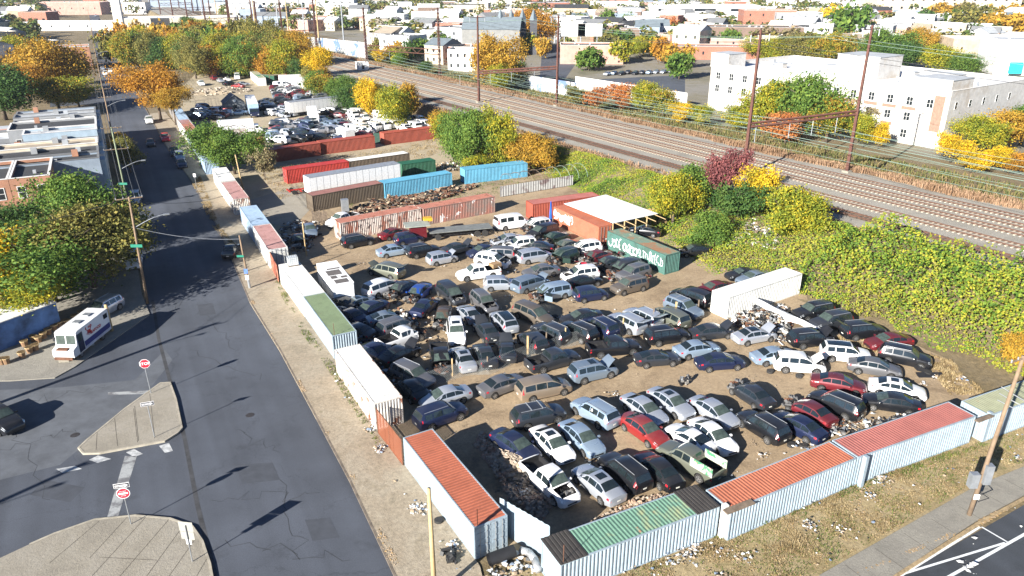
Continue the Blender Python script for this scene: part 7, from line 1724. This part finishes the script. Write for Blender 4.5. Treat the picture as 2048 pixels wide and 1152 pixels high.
def litter(area, n, label, seed, s=.16, mats=None, zm=.12):
    rr = random.Random(seed); mb = MB(); mats = mats or [M_bag,M_bag,M_litc,M_litc,M_bag2,M_litk,M_bag,M_litc]; P = [at(*q) for q in area]; P = [(p.x,p.y) for p in P]; x0, x1 = min(p[0] for p in P), max(p[0] for p in P); y0, y1 = min(p[1] for p in P), max(p[1] for p in P); k = 0; cl = []
    while k < n:
        if cl and rr.random() < .6: c = rr.choice(cl); p = (c[0]+rr.gauss(0,.35), c[1]+rr.gauss(0,.35))
        else: p = (rr.uniform(x0,x1), rr.uniform(y0,y1)); cl.append(p) if rr.random() < .25 and in_poly(p,P) else None
        if not in_poly(p, P): continue
        k += 1; mb.cur = rr.randrange(len(mats)); q = s*rr.uniform(.25,1.2)**1.6; z = height(*p)+.085+rr.random()*zm; a = rr.uniform(0,6.28); m = []
        for i in range(5): t = a+i*1.257; m.append((p[0]+q*math.cos(t)*rr.uniform(.5,1.2), p[1]+q*math.sin(t)*rr.uniform(.5,1.2), z+rr.uniform(-.02,.1)*q*6))
        m.append((p[0],p[1],z+q*.5)); mb.add(m, [(i,(i+1)%5,5) for i in range(5)])
    o = mb.build('litter', mats); tag(o, label, 'litter', kind='stuff')
litter([(1150,1150),(1440,1060),(1985,880),(2048,850),(2048,920),(1950,965),(1640,1140),(1500,1220)], 900, 'litter scattered over the dry grass verge', 3, .11)
litter([(690,720),(760,850),(860,1010),(960,1160),(900,1160),(820,1030),(720,850),(640,720)], 420, 'litter and leaves along the foot of the street containers', 4, .13)
litter([(1030,1100),(1090,1140),(1080,1180),(960,1180),(970,1140)], 160, 'rubbish piled at the corner of the yard', 5, .2)
litter([(1500,930),(1640,900),(1760,860),(1900,800),(1940,760),(1880,740),(1700,860),(1520,905)], 260, 'litter on the dry ground behind the verge containers', 6, .16)
litter([(600,500),(760,440),(1000,560),(1400,620),(1850,760),(1900,780),(1500,980),(1100,1080),(900,860),(760,700)], 900, 'small litter trodden into the yard dirt', 7, .11, [M_bag,M_litc,M_litk,M_alu], .02)
litter([(1960,1046),(2048,1000),(2048,1152),(1850,1152)], 14, 'paper scraps on the avenue', 8, .2, [M_bag], .0)
def scrap(area, n, label, seed, s=.35, mats=None, zm=.8, nm='scrap_heap'):
    rr = random.Random(seed); mb = MB(); mats = mats or [M_black, M_alu, M_litk, M_rust, M_litc, M_bag, M_steel]; P = [at(*q) for q in area]; P = [(p.x,p.y) for p in P]; x0, x1 = min(p[0] for p in P), max(p[0] for p in P); y0, y1 = min(p[1] for p in P), max(p[1] for p in P); k = 0
    while k < n:
        p = (rr.uniform(x0,x1), rr.uniform(y0,y1))
        if not in_poly(p, P): continue
        k += 1; mb.cur = rr.randrange(len(mats)); z = height(*p)+rr.random()*zm*max(.1,.6+mnoise.noise((p[0]*.4,p[1]*.4,seed))); M = Matrix.Translation((p[0],p[1],z)) @ Matrix.Rotation(rr.uniform(0,3),4,'Z') @ Matrix.Rotation(rr.uniform(-1,1),4,'X'); t = rr.random()
        if t < .35: mb.box(-s*rr.uniform(.5,2),-.04,-.04,s*rr.uniform(.5,2),.04,.04,M)
        elif t < .7: mb.box(-s*rr.uniform(.3,1),-s*rr.uniform(.2,.8),-.03,s*rr.uniform(.3,1),s*rr.uniform(.2,.8),.03,M)
        else: mb.box(-s*.4,-s*.3,-s*.3,s*.3,s*.4,s*.3,M)
    o = mb.build(nm, mats); tag(o, label, 'scrap heap', kind='stuff')
scrap([(1462,640),(1510,615),(1560,612),(1590,640),(1560,690),(1500,660),(1470,655)], 520, 'heap of car parts and rubbish along the plain white container', 11)
scrap([(1640,850),(1680,830),(1760,850),(1840,830),(1830,850),(1740,880),(1660,880)], 260, 'heap of car parts behind the dusky red roof', 12, .3)
scrap([(700,640),(760,700),(830,770),(840,810),(790,780),(700,680),(640,610),(650,600)], 420, 'dark car parts heaped in the shade of the street containers', 13, .4, [M_black,M_litk,paint('navy',*PAINTS['navy']),M_steel,paint('charcoal',*PAINTS['charcoal'])], .9)
scrap([(1120,500),(1200,480),(1290,540),(1310,560),(1230,570),(1130,520)], 360, 'crushed car parts in front of the graffiti container', 14, .4, [M_black,M_alu,M_rust,paint('maroon',*PAINTS['maroon']),M_bag,M_litk], .9)
scrap([(740,405),(800,395),(900,375),(960,372),(900,395),(820,415),(700,436),(690,425)], 700, 'tangle of beams and rubbish between the brown and the rusty containers', 15, .5, [M_rust,M_greywood,M_greywood,M_rust,M_black,M_litc], .8)
scrap([(560,455),(600,440),(640,452),(625,500),(590,510),(560,480)], 300, 'scrap and rubbish in the shade behind the pink-roofed container', 16, .35)
scrap([(880,325),(930,322),(940,335),(900,345),(860,340)], 200, 'debris heap between the two sky blue containers', 17, .4, [M_bag,M_litc,M_greywood,M_black,M_alu], .7)
scrap([(1430,480),(1500,470),(1560,500),(1550,520),(1490,505),(1430,500)], 280, 'discarded white and dark debris at the foot of the bushes', 18, .35, [M_bag,M_litc,M_black,M_alu,M_greywood], .5)
scrap([(900,470),(1000,450),(1100,480),(1150,520),(1050,560),(950,520)], 200, 'loose car parts strewn between the packed wrecks', 19, .3, None, .4)
scrap([(700,600),(830,560),(900,640),(860,740),(760,720)], 260, 'loose car parts strewn among the left-hand wrecks', 20, .3, None, .4)
scrap([(560,255),(700,235),(745,265),(640,280),(560,285)], 500, 'tangled car parts among the packed far wrecks', 21, .6, [M_black,M_alu,M_bag,M_steel,M_litk,paint('maroon',*PAINTS['maroon'])], 1.6)
# sleepers / planks stacked
def planks(q, n, lab, seed, rz=0, upright=False, l=2.4):
    p = at(*q); rt = empty('plank_stack', p, rz); tag(rt, lab, 'planks'); rr = random.Random(seed)
    for i in range(n):
        if upright: M = Matrix.Translation((i*.32,0,0)) @ Matrix.Rotation(-.18+rr.uniform(-.05,.05),4,'X'); b_ = (-.13,-.06,0,.13,.06,rr.uniform(1.6,2.1))
        else: M = Matrix.Translation((rr.uniform(-.3,.3),(i%5)*.3,.1+(i//5)*.16)) @ Matrix.Rotation(rr.uniform(-.1,.1),4,'Z'); b_ = (-l/2,-.12,0,l/2,.12,.13)
        MB().box(*b_, M).build('plank', M_greywood, rt)
planks((628,447), 7, 'row of upright old sleepers beside the white pickup', 1, R(20), True); planks((850,398), 12, 'stack of long rusty beams behind the rusty containers', 2, R(40), l=5); planks((500,400), 6, 'low stack of planks beside the driveway', 3, R(70)) if False else None
cbn = boxy('metal_cabinet', at(691,424), (1.1,.9,2.1), R(20), M_steel, 'grey metal cabinet standing behind the white pickup', 'cabinet')
rj = at(600,385); rt = empty('trailer_hitch', rj, R(30)); tag(rt, 'red steel tow frame at the end of the long white trailer', 'tow frame'); MB().box(-2,-.1,.5,2,.1,.7).box(-2,-1,.5,-1.8,1,.7).box(0,-.9,.3,.2,.9,.5).build('frame', plain('red_steel',(.42,.03,.02),.5), rt)
for y_ in (-1,.9): w = link('wheel', TY, rt, (-1.2,y_,.42))
# green tarp tent between the red containers
p = at(758,284); mb = MB().add([(-2.2,-2,0),(2.2,-2,0),(1.2,1.5,1.7),(-1.2,1.5,1.7),(-2.2,3,0),(2.2,3,0)], [(0,1,2,3),(3,2,5,4),(0,3,4),(1,5,2)]); o = mb.build('green_tarp', plain('tarp_green',(.03,.07,.05),.8,0,.3,1), loc=(p.x,p.y,0)); tag(o, 'dark green tarp draped between the red containers', 'tarp')
# fallen white awning
A, B = at(1500,596,2.2), at(1635,660,.6); n_ = Vector((.35,.25,0)); mb = MB(); k = 10; vs = []
for i in range(k+1):
    f = i/k; p = A.lerp(B, f); w = 1.2+.5*f; vs += [tuple(p-n_*w+Vector((0,0,.12*math.sin(i*1.7)))), tuple(p+Vector((0,0,.25+.1*math.sin(i)))), tuple(p+n_*w)]
fs = [(i*3+j,i*3+j+3,i*3+j+4,i*3+j+1) for i in range(k) for j in range(2)]; mb.add([(v[0]-A.x,v[1]-A.y,v[2]) for v in vs], fs); rt = empty('fallen_awning', (A.x,A.y,0)); tag(rt, 'fallen white awning sheet lying from the plain white container onto the cars', 'awning')
s_ = mb.mesh('sheet', [M_white]); o = link('sheet', s_, rt); o.modifiers.new('s','SOLIDIFY').thickness = .03
q = B-A; MB().tube((0,0,2.3),(q.x,q.y,.8),.05,n=6).build('pole', M_steel, rt)
# objects on vehicles
def on_car(px, z, dims, rz, m, lab, cat): boxy(cat.replace(' ','_'), at(*px, z), dims, rz, m, lab, cat, z=z)
on_car((990,533), 1.0, (1.3,1.0,.5), R(40), M_card, 'brown cardboard box in the bed of the extended-cab pickup', 'box')
on_car((1168,527), 1.62, (.6,.5,.08), .3, M_signr, 'red rag on the roof of the white crossover', 'cloth')
on_car((1385,910), .75, (.7,.5,.35), .4, M_signr, 'bright red plastic crate in the bed of the olive pickup', 'crate')
for sg, lab in ((1,'left'),(-1,'right')):
    a, b_ = at(1200+960/4.096,740+880/4.096,.7), at(1200+520/4.096,740+620/4.096,.7); h = math.atan2(b_.y-a.y,b_.x-a.x); c = (a+b_)/2
    o = MB().box(-2.7,-.03,1.12,-.7,.03,1.85, Matrix.Translation((0,sg*.86,0))).build('side_board', patchy('painted_board_mix',(.4,.4,.34),(.05,.2,.1),.5,.56,1.5,.7,(.35,.08,.06),2,(.62,.68)), loc=(c.x,c.y,0)); o.rotation_euler = (0,0,h); tag(o, 'painted board standing on the %s bed rail of the olive pickup' % lab, 'board')
p_ = at(1054+22,732-6,.0)
tyre_me = KIT['sedan']['tyre']
for i, (x, y, lab) in enumerate([(878,1044,'loose tyre in the litter beside the orange-roofed container'),(1582,892,'loose tyre at the foot of the black crossover'),(1606,893,'second loose tyre by the salmon-roofed container'),(1598,754,'tyre lying under the white crossover with raised hood'),(1540,745,'tyre by the rear of the white crossover'),
      (1855,748,'tyre on the dry ground near the white sunroof sedan'),(1075,728,'spare tyre in the bed of the dark grey pickup'),(1110,635,'loose tyre among the row of suvs'),(640,470,'tyre lying near the white pickup')]):
    z = .62 if i == 6 else 0; p = at(x, y, z); o = link('loose_tyre', tyre_me, None, (p.x,p.y,z+.12), (R(90)+RZ.uniform(-.1,.1),0,RZ.uniform(0,3))); tag(o, lab, 'tyre')
# culvert pipes at the corner
def pipe(a, b, r_, m, lab): 
    A, B = at(*a, r_), at(*b, r_); mb = MB(); d = B-A; mb.tube((0,0,0), d, r_, n=16, caps=False); mb.tube((0,0,0), d, r_*.82, n=16, caps=False)
    o = mb.build('pipe', m, loc=A, smooth=True); tag(o, lab, 'pipe')
pipe((978,1120),(1028,1102), .42, M_black, 'black ribbed culvert pipe lying at the door end of the orange-roofed container')
A = at(1040,1100,.25); mb = MB(); pp = [at(*q,.25)-A for q in ((1040,1100),(1058,1105),(1070,1120),(1078,1142))]
for a, c in zip(pp, pp[1:]): mb.tube(a, c, .25, n=10)
o = mb.build('pipe', M_silver, loc=A, smooth=True); tag(o, 'bent pale duct pipe against the corner sheet fence', 'pipe')
p = at(1860,752); o = MB().box(-1.2,-.4,0,1.2,.4,.1, Matrix.Rotation(.3,4,'X')).build('bumper', M_black, loc=p); tag(o, 'torn-off dark bumper lying on the dry ground', 'bumper')
p = at(1842,740); o = MB().box(-.7,-.5,0,.7,.5,.4, Matrix.Rotation(.3,4,'Y')).build('car_seat', M_black, loc=p); tag(o, 'black car seat thrown out near the white sunroof sedan', 'seat')
bb = _clutter(9, 14, -.5, .5, .4, .05, .4, 3, .2).build('trash_bag', [M_litk,M_black,M_litk], loc=at(898,1118)); tag(bb, 'black rubbish bag in the litter by the street containers', 'bag')
p = at(1368,768); eng = _clutter(19, 24, -.4, .4, .25, .1, .9, 3, .14).build('engine_block', [M_steel,M_alu,M_black], loc=p); tag(eng, 'bare engine standing on the dirt above the silver trio', 'engine')

M_leafl = plain('fallen_leaves', (.3,.2,.09), .9, 0, .4, 6)
litter([(1700,1152),(1955,1043),(2048,996),(2048,1004),(1960,1054),(1720,1152)], 900, 'fallen leaves along the avenue kerb', 31, .07, [M_leafl,M_leafl,M_litc], .02)
litter([(500,603),(620,812),(700,962),(790,1152),(810,1152),(716,960),(630,812),(508,603)], 900, 'fallen leaves and grit along the street kerb', 32, .07, [M_leafl,M_litc,M_litc], .0)
litter([(1150,1150),(1440,1060),(1985,880),(2048,850),(2048,920),(1950,965),(1640,1140),(1500,1220)], 2600, 'fallen leaves on the dry verge', 33, .06, [M_leafl,M_litc,M_leafl], .02)
litter([(600,500),(760,440),(1000,560),(1400,620),(1850,760),(1900,780),(1500,980),(1100,1080),(900,860),(760,700)], 2200, 'stones and crumbs on the yard dirt', 34, .06, [M_litc,M_stone,M_litk], .0)
# ------------------------------------------------------------------ air
hz = MB().box(-1400,-150,-2,1500,3200,60).build('haze'); tag(hz, 'thin air haze over the town', 'haze', kind='stuff')
hm = bpy.data.materials.new('haze'); hm.use_nodes = True; hm.node_tree.nodes.clear(); vo = hm.node_tree.nodes.new('ShaderNodeVolumePrincipled'); vo.inputs['Color'].default_value = (.75,.85,1,1); vo.inputs['Density'].default_value = .0001; vo.inputs['Anisotropy'].default_value = .3
ou = hm.node_tree.nodes.new('ShaderNodeOutputMaterial'); hm.node_tree.links.new(vo.outputs[0], ou.inputs['Volume']); hz.data.materials.append(hm)
scene.cycles.volume_bounces = 0
